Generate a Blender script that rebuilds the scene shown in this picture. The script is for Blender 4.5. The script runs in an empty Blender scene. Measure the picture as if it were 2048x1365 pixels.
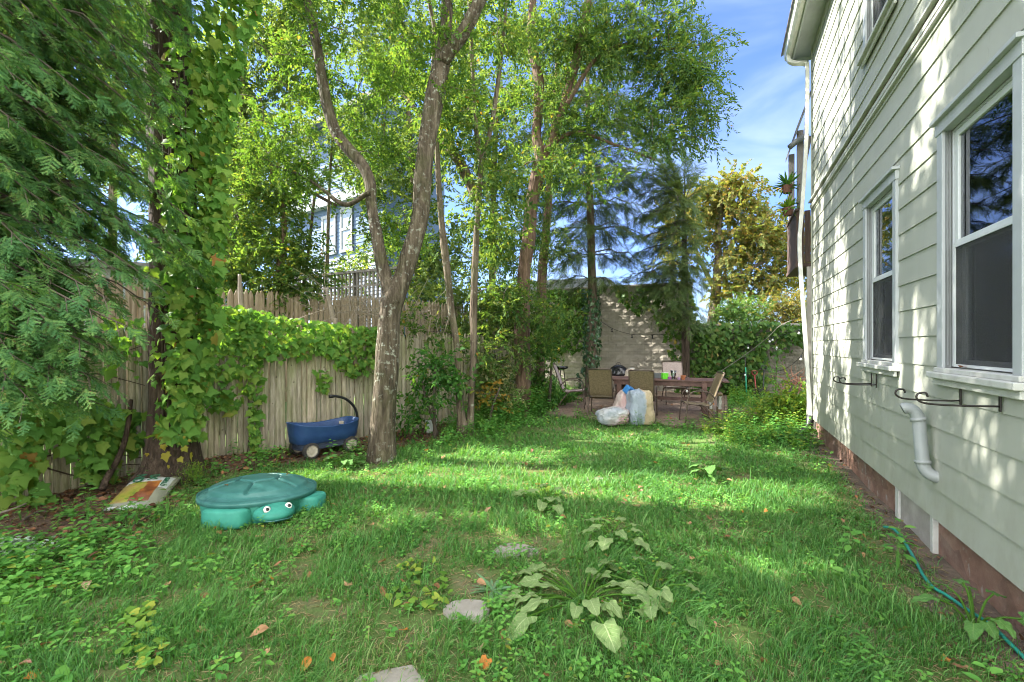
DENOISE = True
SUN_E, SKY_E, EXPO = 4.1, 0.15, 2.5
SKY_TINT = (.27, .32, .51, 1); THIN = (1.5, 1.75, 2.1, 1); FILL_SKY = (7.2, 7.2, 7.1, 1); BACK_FILL = 1.0; LEAF_GAIN = 1.55
import bpy, math, random
import numpy as np
from mathutils import Vector, Matrix, noise as mnoise
R = np.random.default_rng(7)
random.seed(7)
C = bpy.context.scene.collection
F_PX, CX, HY, EYE = 930.0, 1024.0, 690.0, 1.6
def gz(x, y):                       # the yard rises gently towards the back wall
    return 0.05*np.maximum(0, np.asarray(y, float)-8.8)
def P(px, py, d):                   # survey point from a sight line and a measured distance
    return np.array([(px-CX)*d/F_PX, d, EYE-(py-HY)*d/F_PX])
def G(px, py):                      # point on the flat lawn
    d = EYE*F_PX/(py-HY)
    return np.array([(px-CX)*d/F_PX, d, 0.0])
def nrm(a):
    a = np.asarray(a, float); return a/np.maximum(np.linalg.norm(a, axis=-1, keepdims=True), 1e-9)
SUN = nrm([-0.976*math.cos(math.radians(42)), 0.218*math.cos(math.radians(42)), math.sin(math.radians(42))])

# ---------------------------------------------------------------- materials
class NT:
    def __init__(s, name):
        s.m = bpy.data.materials.new(name); s.m.use_nodes = True; s.t = s.m.node_tree; s.t.nodes.clear()
        s.out = s.n('ShaderNodeOutputMaterial')
    def n(s, typ, attrs=None, **inp):
        nd = s.t.nodes.new(typ)
        for k, v in (attrs or {}).items(): setattr(nd, k, v)
        for k, v in inp.items():
            key = int(k[1:]) if k[0] == '_' and k[1:].isdigit() else k.replace('_', ' ')
            sk = nd.inputs[key]
            if isinstance(v, bpy.types.NodeSocket): s.t.links.new(v, sk)
            else:
                if isinstance(v, (tuple, list)) and len(v) == 3 and sk.type == 'RGBA': v = (*v, 1)
                sk.default_value = v
        return nd
    def ramp(s, fac, stops, interp='LINEAR'):
        nd = s.t.nodes.new('ShaderNodeValToRGB'); cr = nd.color_ramp; cr.interpolation = interp
        while len(cr.elements) < len(stops): cr.elements.new(0.5)
        for e, (p, c) in zip(cr.elements, stops): e.position = p; e.color = (*c, 1) if len(c) == 3 else c
        s.t.links.new(fac, nd.inputs[0]); return nd.outputs[0]
    def mix(s, fac, a, b, mode='MIX'):
        nd = s.n('ShaderNodeMix', {'data_type': 'RGBA', 'blend_type': mode})
        for sk, v in ((nd.inputs[0], fac), (nd.inputs[6], a), (nd.inputs[7], b)):
            if isinstance(v, bpy.types.NodeSocket): s.t.links.new(v, sk)
            else: sk.default_value = (*v, 1) if isinstance(v, (tuple, list)) and len(v) == 3 else v
        return nd.outputs[2]
    def math(s, op, a, b=0.0):
        nd = s.t.nodes.new('ShaderNodeMath'); nd.operation = op
        for sk, v in ((nd.inputs[0], a), (nd.inputs[1], b)):
            if isinstance(v, bpy.types.NodeSocket): s.t.links.new(v, sk)
            else: sk.default_value = v
        return nd.outputs[0]
    def pos(s, scale=(1, 1, 1), obj=True, rot=(0, 0, 0)):
        tc = s.n('ShaderNodeTexCoord')
        mp = s.n('ShaderNodeMapping', Vector=tc.outputs['Object']); mp.inputs['Scale'].default_value = scale
        mp.inputs['Rotation'].default_value = rot
        return mp.outputs[0]
    def noise(s, vec, scale, detail=4, rough=0.55):
        return s.n('ShaderNodeTexNoise', Vector=vec, Scale=scale, Detail=detail, Roughness=rough).outputs['Fac']
    def bump(s, h, strength=0.5, dist=0.01, nrm=None):
        nd = s.n('ShaderNodeBump', Strength=strength, Distance=dist, Height=h)
        if nrm: s.t.links.new(nrm, nd.inputs['Normal'])
        return nd.outputs[0]
    def done(s, shader):
        s.t.links.new(shader, s.out.inputs[0]); return s.m
    def pbr(s, col, rough=0.6, normal=None, **kw):
        nd = s.n('ShaderNodeBsdfPrincipled', Base_Color=col, Roughness=rough, **kw)
        if normal: s.t.links.new(normal, nd.inputs['Normal'])
        return nd.outputs[0]

def surf(name, stops, scale=3, rough=0.7, bump=0.3, bscale=40, stretch=(1, 1, 1), bdist=0.005, detail=6, **kw):
    t = NT(name); v = t.pos(stretch)
    f = t.noise(v, scale, detail, 0.6)
    col = t.ramp(f, stops)
    return t.done(t.pbr(col, rough, t.bump(t.noise(v, bscale, 5), bump, bdist), **kw))
def leafmat(name, stops, trans=0.45, rough=0.6, tint=(1.2, 1.12, 0.4), spec=0.12, gain=None):
    gain = LEAF_GAIN if gain is None else gain
    t = NT(name)
    a = t.n('ShaderNodeAttribute', {'attribute_name': 'rnd'}).outputs['Fac']
    stops = [(p_, tuple(min(.75, c*gain) if max(s_) < .26 else c for c in s_)) for p_, s_ in stops]
    col = t.ramp(a, stops)
    tc = t.mix(1.0, col, tint, 'MULTIPLY')
    p = t.pbr(col, rough, Specular_IOR_Level=spec)
    tr = t.n('ShaderNodeBsdfTranslucent', Color=tc).outputs[0]
    return t.done(t.n('ShaderNodeMixShader', _0=trans, _1=p, _2=tr).outputs[0])
def plain(name, col, rough=0.5, metal=0.0, var=0.12, scale=8, bump=0.1):
    lo = tuple(c*(1-var) for c in col); hi = tuple(min(1, c*(1+var)) for c in col)
    return surf(name, [(0.3, lo), (0.7, hi)], scale, rough, bump, 60, Metallic=metal)

M = {}
M['leaf_main'] = leafmat('leaf_main', [(0, (.038, .088, .022)), (.45, (.07, .14, .032)), (.85, (.112, .185, .042)), (.98, (.17, .21, .055)), (1, (.4, .2, .06))], .5)
M['leaf_mid'] = leafmat('leaf_mid', [(0, (.032, .08, .024)), (.5, (.07, .132, .036)), (.9, (.13, .185, .05)), (.985, (.19, .21, .06)), (1, (.4, .22, .04))], .52)
M['leaf_back'] = leafmat('leaf_back', [(0, (.04, .085, .028)), (.5, (.085, .14, .042)), (1, (.16, .205, .07))], .52)
M['leaf_fine'] = leafmat('leaf_fine', [(0, (.04, .095, .028)), (.5, (.065, .13, .03)), (1, (.11, .17, .04))], .45)
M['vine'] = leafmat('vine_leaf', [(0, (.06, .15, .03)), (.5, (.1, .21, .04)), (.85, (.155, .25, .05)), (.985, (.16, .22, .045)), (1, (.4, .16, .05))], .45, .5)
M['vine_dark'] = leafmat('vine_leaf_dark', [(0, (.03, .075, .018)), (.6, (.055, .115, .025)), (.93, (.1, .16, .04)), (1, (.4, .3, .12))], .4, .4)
M['ivy'] = leafmat('ivy_leaf', [(0, (.015, .045, .018)), (.7, (.03, .075, .025)), (1, (.06, .11, .04))], .2, .3, spec=.5)
M['yew'] = leafmat('yew_needle', [(0, (.026, .075, .03)), (.45, (.055, .135, .048)), (.85, (.11, .205, .062)), (.94, (.15, .23, .07)), (1, (.28, .17, .08))], .4, .55)
M['hemlock'] = leafmat('hemlock_needle', [(0, (.033, .06, .026)), (.6, (.066, .105, .04)), (1, (.13, .16, .05))], .35, .6)
M['maple'] = leafmat('maple_leaf', [(0, (.095, .15, .045)), (.35, (.16, .19, .06)), (.75, (.235, .215, .07)), (1, (.29, .19, .07))], .5, gain=1)
M['shrub'] = leafmat('shrub_leaf', [(0, (.025, .085, .02)), (.6, (.05, .13, .028)), (.95, (.09, .17, .035)), (1, (.35, .28, .05))], .42)
M['varieg'] = leafmat('variegated_leaf', [(0, (.05, .12, .03)), (.5, (.1, .17, .04)), (.7, (.4, .42, .25)), (1, (.5, .4, .15))], .4)
M['weed'] = leafmat('weed_leaf', [(0, (.045, .135, .03)), (.6, (.075, .19, .038)), (.93, (.115, .235, .05)), (1, (.3, .3, .05))], .4, gain=1.9)
M['weedy'] = leafmat('yellow_weed_leaf', [(0, (.06, .14, .02)), (.6, (.1, .19, .03)), (1, (.22, .25, .04))], .4)
M['silver'] = leafmat('silver_leaf', [(0, (.25, .36, .26)), (.6, (.42, .52, .44)), (1, (.55, .62, .55))], .25, gain=1)
M['burdock_old'] = leafmat('burdock_leaf', [(0, (.2, .28, .1)), (.5, (.29, .37, .15)), (1, (.38, .45, .21))], .3, .6, gain=1)
M['grass'] = leafmat('grass_blade', [(0, (.045, .155, .04)), (.4, (.1, .27, .062)), (.76, (.17, .36, .09)), (.88, (.3, .43, .18)), (.95, (.44, .4, .22)), (1, (.52, .44, .28))], .42, .5, spec=.3, gain=1.15)
M['dead'] = leafmat('dead_leaf', [(0, (.14, .06, .03)), (.4, (.3, .15, .075)), (.7, (.42, .25, .14)), (1, (.5, .2, .07))], .25, .7)
M['dead_pale'] = leafmat('pale_dead_leaf', [(0, (.42, .3, .19)), (1, (.55, .42, .28))], .25, .7)
M['dead_orange'] = leafmat('orange_dead_leaf', [(0, (.5, .17, .05)), (1, (.6, .24, .06))], .3, .7)
M['dead_pink'] = leafmat('pink_dead_leaf', [(0, (.5, .22, .18)), (1, (.55, .3, .25))], .3, .7)
M['litter'] = leafmat('litter_leaf', [(0, (.04, .022, .013)), (.5, (.1, .052, .03)), (.85, (.2, .105, .06)), (1, (.36, .16, .07))], .1, .8)

M['thatch'] = leafmat('thatch_straw', [(.5, (.3, .24, .13)), (.8, (.42, .35, .2)), (1, (.2, .13, .07))], .2, .8, gain=1)
def veined(name, a, b, vein, gain=1.0):
    t = NT(name); at = lambda n: t.n('ShaderNodeAttribute', {'attribute_name': n}).outputs['Fac']
    lv, lt = t.math('ABSOLUTE', at('lv')), at('lt')
    mid = t.math('LESS_THAN', lv, .045)
    fr = t.math('FRACT', t.math('SUBTRACT', t.math('MULTIPLY', lt, 7.0), t.math('MULTIPLY', lv, 2.2)))
    side = t.math('MULTIPLY', t.math('LESS_THAN', fr, .13), t.math('LESS_THAN', lv, .85))
    col = t.mix(t.math('MULTIPLY', t.noise(t.pos(), 9, 5, .6), 1.0), a, b)
    col = t.mix(at('rnd'), col, b)
    sp = t.ramp(t.noise(t.pos(), 38, 3), [(.7, (0, 0, 0)), (.74, (1, 1, 1))]); col = t.mix(t.math('MULTIPLY', sp, .5), col, (.2, .17, .06))
    vv = t.math('MAXIMUM', mid, t.math('MULTIPLY', side, .6)); col = t.mix(t.math('MULTIPLY', vv, .75), col, vein)
    h = t.math('ADD', t.math('MULTIPLY', vv, -1.0), t.noise(t.pos(), 45, 3))
    p = t.pbr(col, .5, t.bump(h, .5, .006), Specular_IOR_Level=.25); tr = t.n('ShaderNodeBsdfTranslucent', Color=t.mix(1.0, col, (1.1, 1.1, .45), 'MULTIPLY')).outputs[0]
    return t.done(t.n('ShaderNodeMixShader', _0=.32, _1=p, _2=tr).outputs[0])
M['burdock'] = veined('burdock_blade', (.1, .2, .055), (.25, .35, .135), (.42, .5, .26))
M['broadleaf'] = veined('broad_weed_blade', (.06, .17, .04), (.12, .27, .06), (.22, .36, .12))
def bark(name, a, b, c, lichen=0.0, ridge=14, moss=0.0):
    t = NT(name); v = t.pos((1, 1, 0.16)); v1 = t.pos()
    f = t.noise(v, ridge, 8, 0.65)
    col = t.ramp(f, [(0.3, a), (0.52, b), (0.72, c)])
    if lichen > 0:
        l = t.ramp(t.noise(v1, 16, 5, 0.6), [(0.60-0.05*lichen, (0, 0, 0)), (0.65, (1, 1, 1))])
        l2 = t.ramp(t.noise(v1, 2.2, 2), [(0.42, (0, 0, 0)), (0.6, (1, 1, 1))])
        col = t.mix(t.math('MULTIPLY', t.math('MULTIPLY', l, l2), .8), col, (.42, .44, .36))
    if moss > 0:
        g = t.ramp(t.noise(v1, 3, 4), [(0.5, (0, 0, 0)), (0.68, (1, 1, 1))])
        col = t.mix(t.math('MULTIPLY', g, moss), col, (.07, .085, .025))
    vor = t.n('ShaderNodeTexVoronoi', {'feature': 'DISTANCE_TO_EDGE'}, Vector=v, Scale=ridge*1.6).outputs[0]
    h = t.math('ADD', t.math('MULTIPLY', t.math('MINIMUM', vor, 0.25), 2.0), f)
    return t.done(t.pbr(col, 0.85, t.bump(h, 0.9, 0.02), Specular_IOR_Level=.2))
M['bark_main'] = bark('lichened_bark', (.03, .023, .016), (.1, .08, .056), (.2, .168, .122), 1.0, 14, .35)
M['bark_grey'] = bark('grey_bark', (.05, .038, .027), (.16, .125, .09), (.28, .235, .17), .4, 12, .5)
M['bark_red'] = bark('red_brown_bark', (.055, .036, .025), (.155, .1, .07), (.25, .17, .12), .0, 14, .2)
M['bark_dark'] = bark('dark_bark', (.02, .015, .012), (.07, .05, .036), (.13, .095, .07), .0, 18)
M['bark_con'] = bark('conifer_bark', (.06, .045, .03), (.15, .12, .085), (.24, .2, .15), .2, 16)
M['twig'] = plain('twig_bark', (.085, .066, .05), .85)
M['deadwood'] = plain('bleached_deadwood', (.3, .25, .2), .8)
M['root'] = plain('dark_vine_stem', (.07, .05, .035), .85)

def wood_picket():
    t = NT('weathered_picket'); v = t.pos((3, 3, .35)); v1 = t.pos()
    a = t.n('ShaderNodeAttribute', {'attribute_name': 'rnd'}).outputs['Fac']
    f = t.noise(v, 9, 8, .65)
    col = t.ramp(f, [(.2, (.14, .125, .1)), (.5, (.4, .365, .3)), (.75, (.66, .62, .53))])
    tone = t.ramp(a, [(0, (.68, .66, .62)), (.5, (1, .97, .92)), (1, (1.2, 1.12, 1.02))])
    col = t.mix(1.0, col, tone, 'MULTIPLY')
    g = t.ramp(t.noise(t.pos((2.5, 2.5, .7)), 1.3, 7, .65), [(.42, (0, 0, 0)), (.64, (1, 1, 1))])
    col = t.mix(t.math('MULTIPLY', g, .6), col, (.2, .225, .08))
    kn = t.ramp(t.noise(t.pos((6, 6, 3)), 3.2, 2), [(.71, (0, 0, 0)), (.75, (1, 1, 1))]); col = t.mix(t.math('MULTIPLY', kn, .7), col, (.07, .055, .04))
    return t.done(t.pbr(col, .85, t.bump(f, .5, .01), Specular_IOR_Level=.2))
M['picket'] = wood_picket()
M['picket_far'] = surf('brown_picket', [(.25, (.2, .15, .1)), (.7, (.42, .34, .25))], 8, .85, .4, 30, (3, 3, .35))

def siding(name='cream_siding'):
    t = NT(name); v = t.pos((1, 1, 1)); vg = t.pos((14, 14, .8))
    f = t.noise(v, 1.3, 5); g = t.noise(vg, 10, 6, .7)
    col = t.ramp(f, [(.3, (.36, .375, .315)), (.7, (.41, .422, .36))])
    st = t.ramp(t.noise(v, 5, 6, .7), [(.62, (0, 0, 0)), (.8, (1, 1, 1))])
    col = t.mix(t.math('MULTIPLY', st, .22), col, (.34, .35, .28))
    sp = t.n('ShaderNodeSeparateXYZ', Vector=t.n('ShaderNodeTexCoord').outputs['Object'])
    low = t.n('ShaderNodeMapRange', _0=sp.outputs[2], _1=1.1, _2=.3).outputs[0]
    col = t.mix(t.math('MULTIPLY', t.math('MULTIPLY', low, t.ramp(t.noise(t.pos((1, 1, .5)), 6, 7, .7), [(.4, (0, 0, 0)), (.7, (1, 1, 1))])), .45), col, (.25, .24, .17))
    run = t.ramp(t.noise(t.pos((7, 7, .25)), 4, 5, .6), [(.56, (0, 0, 0)), (.74, (1, 1, 1))]); col = t.mix(t.math('MULTIPLY', run, .2), col, (.3, .31, .23))
    return t.done(t.pbr(col, .6, t.bump(g, .22, .005)))
M['siding'] = siding()
M['trim'] = plain('white_trim_paint', (.42, .445, .45), .45, 0, .08, 5)
M['trim_dirty'] = surf('weathered_trim', [(.3, (.42, .42, .38)), (.6, (.54, .55, .51)), (.8, (.3, .28, .22))], 7, .6, .3, 40)
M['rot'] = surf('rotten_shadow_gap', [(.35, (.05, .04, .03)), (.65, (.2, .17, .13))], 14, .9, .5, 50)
M['vinyl'] = plain('window_vinyl', (.6, .63, .62), .35, 0, .05)
M['alu'] = plain('storm_window_track', (.23, .24, .24), .4, .6)
M['pvc'] = surf('weathered_pvc', [(.3, (.22, .25, .25)), (.7, (.3, .32, .31))], 6, .5, .1, 60)
M['gutter'] = plain('gutter_metal', (.6, .6, .56), .4, .0, .08)
M['iron'] = plain('black_iron', (.035, .03, .028), .5, .5)
def glass():
    t = NT('window_glass')
    fr = t.n('ShaderNodeFresnel', IOR=1.9).outputs[0]
    g = t.n('ShaderNodeBsdfGlossy', Roughness=.004, Color=(.92, .96, 1)).outputs[0]
    tr = t.n('ShaderNodeBsdfTransparent', Color=(.75, .8, .8)).outputs[0]
    return t.done(t.n('ShaderNodeMixShader', _0=fr, _1=tr, _2=g).outputs[0])
M['glass'] = glass()
def screen():
    t = NT('insect_screen')
    d = t.pbr((.045, .048, .05), .8); tr = t.n('ShaderNodeBsdfTransparent').outputs[0]
    return t.done(t.n('ShaderNodeMixShader', _0=.5, _1=d, _2=tr).outputs[0])
M['screen'] = screen()
M['room'] = plain('dim_room', (.035, .034, .034), .9)
M['curtain'] = plain('grey_curtain', (.1, .1, .1), .9)

def foundation():
    t = NT('painted_foundation'); v = t.pos(); vs = t.pos((1, 1, .6))
    f = t.noise(v, 4, 7, .65)
    col = t.ramp(f, [(.3, (.14, .075, .055)), (.5, (.27, .165, .125)), (.7, (.42, .3, .24))])
    vo = t.n('ShaderNodeTexVoronoi', Vector=t.pos((3.2, 3.2, 6)), Scale=1.0)
    col = t.mix(.35, col, t.mix(1.0, t.ramp(vo.outputs['Color'], [(.2, (.55, .5, .48)), (.8, (1.45, 1.3, 1.2))]), (.3, .18, .135), 'MULTIPLY'))
    p = t.ramp(t.noise(vs, 7, 8, .7), [(.57, (0, 0, 0)), (.63, (1, 1, 1))])
    col = t.mix(t.math('MULTIPLY', p, .75), col, (.42, .38, .34))
    d = t.ramp(t.noise(v, 2, 3), [(.55, (0, 0, 0)), (.8, (1, 1, 1))])
    col = t.mix(t.math('MULTIPLY', d, .5), col, (.1, .075, .06))
    return t.done(t.pbr(col, .85, t.bump(t.noise(v, 22, 9, .75), 1.0, .03)))
M['foundation'] = foundation()
M['concrete'] = surf('grey_concrete', [(.3, (.27, .25, .22)), (.7, (.42, .4, .36))], 5, .9, .5, 40)
def block():
    t = NT('rough_concrete_block'); v = t.pos((1, 1, 1), rot=(math.radians(90), 0, 0))
    br = t.n('ShaderNodeTexBrick', Vector=v, Scale=1.0, Color1=(.38, .34, .28), Color2=(.32, .29, .24), Mortar=(.25, .23, .195))
    br.inputs['Brick Width'].default_value = .42; br.inputs['Row Height'].default_value = .2
    br.inputs['Mortar Size'].default_value = .012; br.inputs['Mortar Smooth'].default_value = .6
    v2 = t.pos(); f = t.noise(v2, 3, 6)
    col = t.mix(.6, br.outputs[0], t.ramp(f, [(.3, (.2, .185, .155)), (.75, (.45, .41, .34))]))
    h = t.math('ADD', t.math('MULTIPLY', br.outputs[1], -.7), t.noise(v2, 12, 2, .5))
    return t.done(t.pbr(col, .9, t.bump(h, .5, .02), Specular_IOR_Level=.15))
M['block'] = block()
M['block_old'] = surf('mossy_dark_block', [(.3, (.1, .09, .07)), (.6, (.2, .18, .14)), (.8, (.1, .115, .06))], 4, .9, .8, 18, bdist=.03)
M['pot_dark'] = plain('dull_clay', (.14, .06, .04), .8)
M['soil'] = surf('dark_soil', [(.3, (.06, .045, .033)), (.7, (.17, .125, .085))], 6, .95, .8, 35, bdist=.02)
M['mulch'] = surf('leafy_mulch', [(.25, (.05, .034, .024)), (.55, (.14, .085, .055)), (.8, (.25, .15, .09))], 14, .95, 1.0, 45, bdist=.02)
def lawn_soil():
    t = NT('lawn_earth'); v = t.pos()
    f = t.noise(v, 2.2, 6); g = t.noise(v, 70, 8, .75)
    a = t.ramp(g, [(.3, (.06, .11, .03)), (.7, (.14, .2, .06))])
    b = t.ramp(g, [(.3, (.11, .1, .055)), (.7, (.24, .21, .12))])
    col = t.mix(t.ramp(f, [(.5, (0, 0, 0)), (.68, (1, 1, 1))]), a, b)
    return t.done(t.pbr(col, .95, t.bump(g, .8, .02), Specular_IOR_Level=.1))
M['lawn'] = lawn_soil()
def paver():
    t = NT('brick_paver'); v = t.pos()
    br = t.n('ShaderNodeTexBrick', Vector=v, Scale=1.0, Color1=(.24, .155, .11), Color2=(.17, .12, .09), Mortar=(.05, .04, .03))
    br.inputs['Brick Width'].default_value = .21; br.inputs['Row Height'].default_value = .11; br.inputs['Mortar Size'].default_value = .008
    f = t.noise(v, 5, 6)
    col = t.mix(.5, br.outputs[0], t.ramp(f, [(.3, (.11, .08, .058)), (.7, (.32, .235, .17))]))
    return t.done(t.pbr(col, .9, t.bump(t.math('ADD', t.math('MULTIPLY', br.outputs[1], -1), t.math('MULTIPLY', f, .4)), .8, .01)))
M['paver'] = paver()
M['stone'] = surf('flagstone', [(.3, (.2, .18, .15)), (.6, (.3, .275, .24)), (.8, (.17, .17, .11))], 5, .85, .5, 30, bdist=.008)
M['shell'] = surf('dark_green_plastic', [(.25, (.034, .125, .115)), (.45, (.047, .165, .15)), (.62, (.06, .19, .175)), (.8, (.09, .2, .19))], 7, .36, .12, 120, detail=9, Specular_IOR_Level=.3)
M['turtle'] = surf('bright_green_plastic', [(.25, (.03, .19, .14)), (.45, (.04, .25, .19)), (.62, (.055, .3, .23)), (.8, (.12, .35, .28))], 6, .6, .08, 120, Specular_IOR_Level=.3)
M['white'] = plain('eye_white', (.62, .62, .58), .4)
M['black'] = plain('black_plastic', (.012, .012, .013), .4)
M['blue'] = surf('blue_plastic', [(.3, (.018, .05, .155)), (.65, (.03, .08, .21)), (.8, (.06, .11, .23))], 4, .42, .08, 120)
M['blue_dark'] = surf('dusty_dark_blue_plastic', [(.3, (.03, .045, .085)), (.7, (.06, .075, .115))], 5, .6, .1, 90)
M['rubber'] = plain('dark_tyre', (.04, .037, .035), .8)
M['rim'] = plain('beige_wheel', (.5, .45, .36), .6)
M['tan_mesh'] = surf('tan_sling', [(.35, (.13, .1, .052)), (.65, (.2, .155, .085))], 30, .8, .4, 200)
M['mauve_mesh'] = surf('mauve_sling', [(.35, (.34, .27, .24)), (.65, (.42, .34, .31))], 30, .8, .4, 200)
M['chair_metal'] = plain('brown_chair_metal', (.12, .09, .07), .45, .4)
M['table_wood'] = surf('red_brown_stained_wood', [(.3, (.085, .042, .032)), (.7, (.18, .1, .08))], 6, .6, .3, 30, (1, 6, 1))
M['bench_wood'] = surf('old_wood', [(.3, (.2, .14, .085)), (.7, (.34, .25, .16))], 6, .8, .3, 30, (1, 6, 1))
M['deck_wood'] = surf('dark_red_deck_board', [(.3, (.05, .032, .026)), (.7, (.13, .08, .062))], 8, .8, .4, 30, (6, 6, .5))
M['bag_cream'] = None
def bag(name, c1, c2, c3, sc=3, split=False):
    t = NT(name); v = t.pos()
    f = t.noise(v, sc, 2, .4)
    if split: f = t.math('ADD', t.math('MULTIPLY', t.n('ShaderNodeSeparateXYZ', Vector=v).outputs[0], 2.2), t.math('ADD', t.math('MULTIPLY', t.noise(v, 4, 3), .5), .2))
    col = t.ramp(f, [(.36 if not split else .42, c1), (.5, c2), (.64 if not split else .54, c3)])
    p = t.pbr(col, .35, t.bump(t.noise(v, 10, 4, .55), .9, .04), Specular_IOR_Level=.5)
    tr = t.n('ShaderNodeBsdfTranslucent', Color=col).outputs[0]
    return t.done(t.n('ShaderNodeMixShader', _0=.25, _1=p, _2=tr).outputs[0])
M['bag_cream'] = bag('cream_plastic_bag', (.4, .47, .56), (.5, .53, .55), (.6, .49, .32), split=True)
M['bag_pink'] = bag('pink_tinged_plastic_bag', (.6, .4, .38), (.62, .52, .48), (.62, .58, .55))
M['bag_white'] = bag('white_plastic_bag', (.45, .5, .56), (.6, .6, .6), (.62, .42, .42))
M['crate'] = plain('blue_crate', (.04, .2, .5), .5)
M['lime'] = plain('lime_plastic', (.16, .72, .04), .4)
M['clear'] = None
def clear():
    t = NT('drinking_glass')
    fr = t.n('ShaderNodeFresnel', IOR=1.5).outputs[0]
    return t.done(t.n('ShaderNodeMixShader', _0=t.math('ADD', fr, .12), _1=t.n('ShaderNodeBsdfTransparent', Color=(.8, .86, .85)).outputs[0], _2=t.n('ShaderNodeBsdfGlossy', Roughness=.05).outputs[0]).outputs[0])
M['clear'] = clear()
M['terracotta'] = plain('terracotta', (.4, .14, .06), .8)
M['purple'] = plain('purple_plastic', (.32, .1, .34), .5)
M['greybox'] = plain('grey_tin', (.12, .13, .13), .5)
M['enamel'] = plain('black_enamel', (.012, .012, .014), .15)
M['canvas'] = surf('beige_canvas', [(.3, (.4, .33, .26)), (.7, (.52, .45, .37))], 5, .9, .4, 25)
M['bucket'] = surf('white_bucket', [(.3, (.55, .6, .58)), (.7, (.66, .7, .68))], 5, .5)
M['hose'] = plain('teal_hose', (.02, .23, .17), .45)
M['rope'] = plain('grey_rope', (.22, .2, .17), .9)
M['bulb'] = plain('frosted_bulb', (.7, .7, .66), .25)
M['green_handle'] = plain('green_handle', (.02, .32, .16), .4)
M['red_handle'] = plain('red_handle', (.3, .04, .035), .5)
M['bluewall'] = surf('blue_shingle', [(.3, (.085, .14, .25)), (.7, (.115, .18, .3))], 5, .8, .3, 20, (1, 1, 6))
M['whiteclap'] = surf('white_clapboard', [(.3, (.22, .27, .35)), (.7, (.27, .32, .4))], 3, .7)
M['greyrail'] = plain('grey_rail_wood', (.2, .18, .17), .8)
M['roof'] = surf('grey_shingle_roof', [(.3, (.12, .12, .125)), (.7, (.2, .2, .2))], 9, .9, .5, 30)
M['whitewall'] = plain('white_garage_paint', (.3, .33, .36), .7)
M['winglass'] = plain('far_window_glass', (.28, .34, .4), .1)
# ---------------------------------------------------------------- mesh helpers
def tagged(o, label=None, cat=None, group=None, kind=None):
    if label: o['label'] = label
    if cat: o['category'] = cat
    if group: o['group'] = group
    if kind: o['kind'] = kind
    return o
def thing(name, label, cat, loc=(0, 0, 0), rz=0, group=None):
    o = bpy.data.objects.new(name, None); C.objects.link(o); o.empty_display_size = .1
    o.location = tuple(float(a) for a in loc); o.rotation_euler = (0, 0, rz)
    return tagged(o, label, cat, group)
def link(name, me, mat, parent=None, loc=None, bevel=0, smooth=False):
    for m in (mat if isinstance(mat, list) else [mat]): me.materials.append(m)
    o = bpy.data.objects.new(name, me); C.objects.link(o)
    if parent is not None: o.parent = parent
    if loc is not None: o.location = tuple(float(a) for a in loc)
    if smooth: me.polygons.foreach_set('use_smooth', np.ones(len(me.polygons), bool))
    if bevel:
        b = o.modifiers.new('Bevel', 'BEVEL'); b.width = bevel; b.segments = 2; b.limit_method = 'ANGLE'
    return o
def copy_thing(src, loc, rz, label=None):
    r = src.copy(); C.objects.link(r); r.location = tuple(loc); r.rotation_euler = (0, 0, rz)
    if label: r['label'] = label
    for ch in list(src.children):
        c = ch.copy(); C.objects.link(c); c.parent = r
        for g in list(ch.children):
            d = g.copy(); C.objects.link(d); d.parent = c
    return r
def big(name, V, T, rnd, mat, parent=None, loc=None, smooth=False, extra=None):
    """one mesh from triangles (numpy)"""
    V = np.asarray(V, np.float32).reshape(-1, 3); T = np.asarray(T, np.int32).reshape(-1, 3)
    me = bpy.data.meshes.new(name)
    me.vertices.add(len(V)); me.vertices.foreach_set('co', V.ravel())
    me.loops.add(T.size); me.loops.foreach_set('vertex_index', T.ravel())
    me.polygons.add(len(T)); me.polygons.foreach_set('loop_start', np.arange(0, T.size, 3, dtype=np.int32))
    me.update(calc_edges=True)
    at = me.attributes.new('rnd', 'FLOAT', 'POINT'); at.data.foreach_set('value', np.asarray(rnd, np.float32).ravel())
    for nm, va in (extra or {}).items(): at = me.attributes.new(nm, 'FLOAT', 'POINT'); at.data.foreach_set('value', np.asarray(va, np.float32).ravel())
    return link(name, me, mat, parent, loc, smooth=smooth)
def stamp(tpl, pos, X, Y, Z, scale, rnd=None):
    """copies of a template (verts, tris, rnd) with local axes X,Y,Z at pos"""
    tv, tt, tr = tpl; n = len(pos); k = len(tv)
    B = np.stack([X, Y, Z], 1)*np.asarray(scale, float).reshape(-1, 1, 1)
    V = np.einsum('vj,njk->nvk', tv, B)+np.asarray(pos)[:, None, :]
    T = (tt[None]+(np.arange(n)*k)[:, None, None]).reshape(-1, 3)
    if rnd is None: rnd = R.random(n)
    r = (tr[None, :]*.75+rnd[:, None]*.55) % 1.0 if tr.max() > 0 else np.repeat(rnd[:, None], k, 1)
    return V.reshape(-1, 3), T, r.ravel()
def join(parts):
    Vs, Ts, Rs, o = [], [], [], 0
    for V, T, r in parts:
        Vs.append(V); Ts.append(T+o); Rs.append(r); o += len(V)
    return np.concatenate(Vs), np.concatenate(Ts), np.concatenate(Rs)
def frame(d, up):
    """orthonormal axes with X along d and Z near up"""
    X = nrm(d); Y = nrm(np.cross(up, X)); Z = np.cross(X, Y); return X, Y, Z
def rand_dirs(n): return nrm(R.normal(size=(n, 3)))

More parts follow.
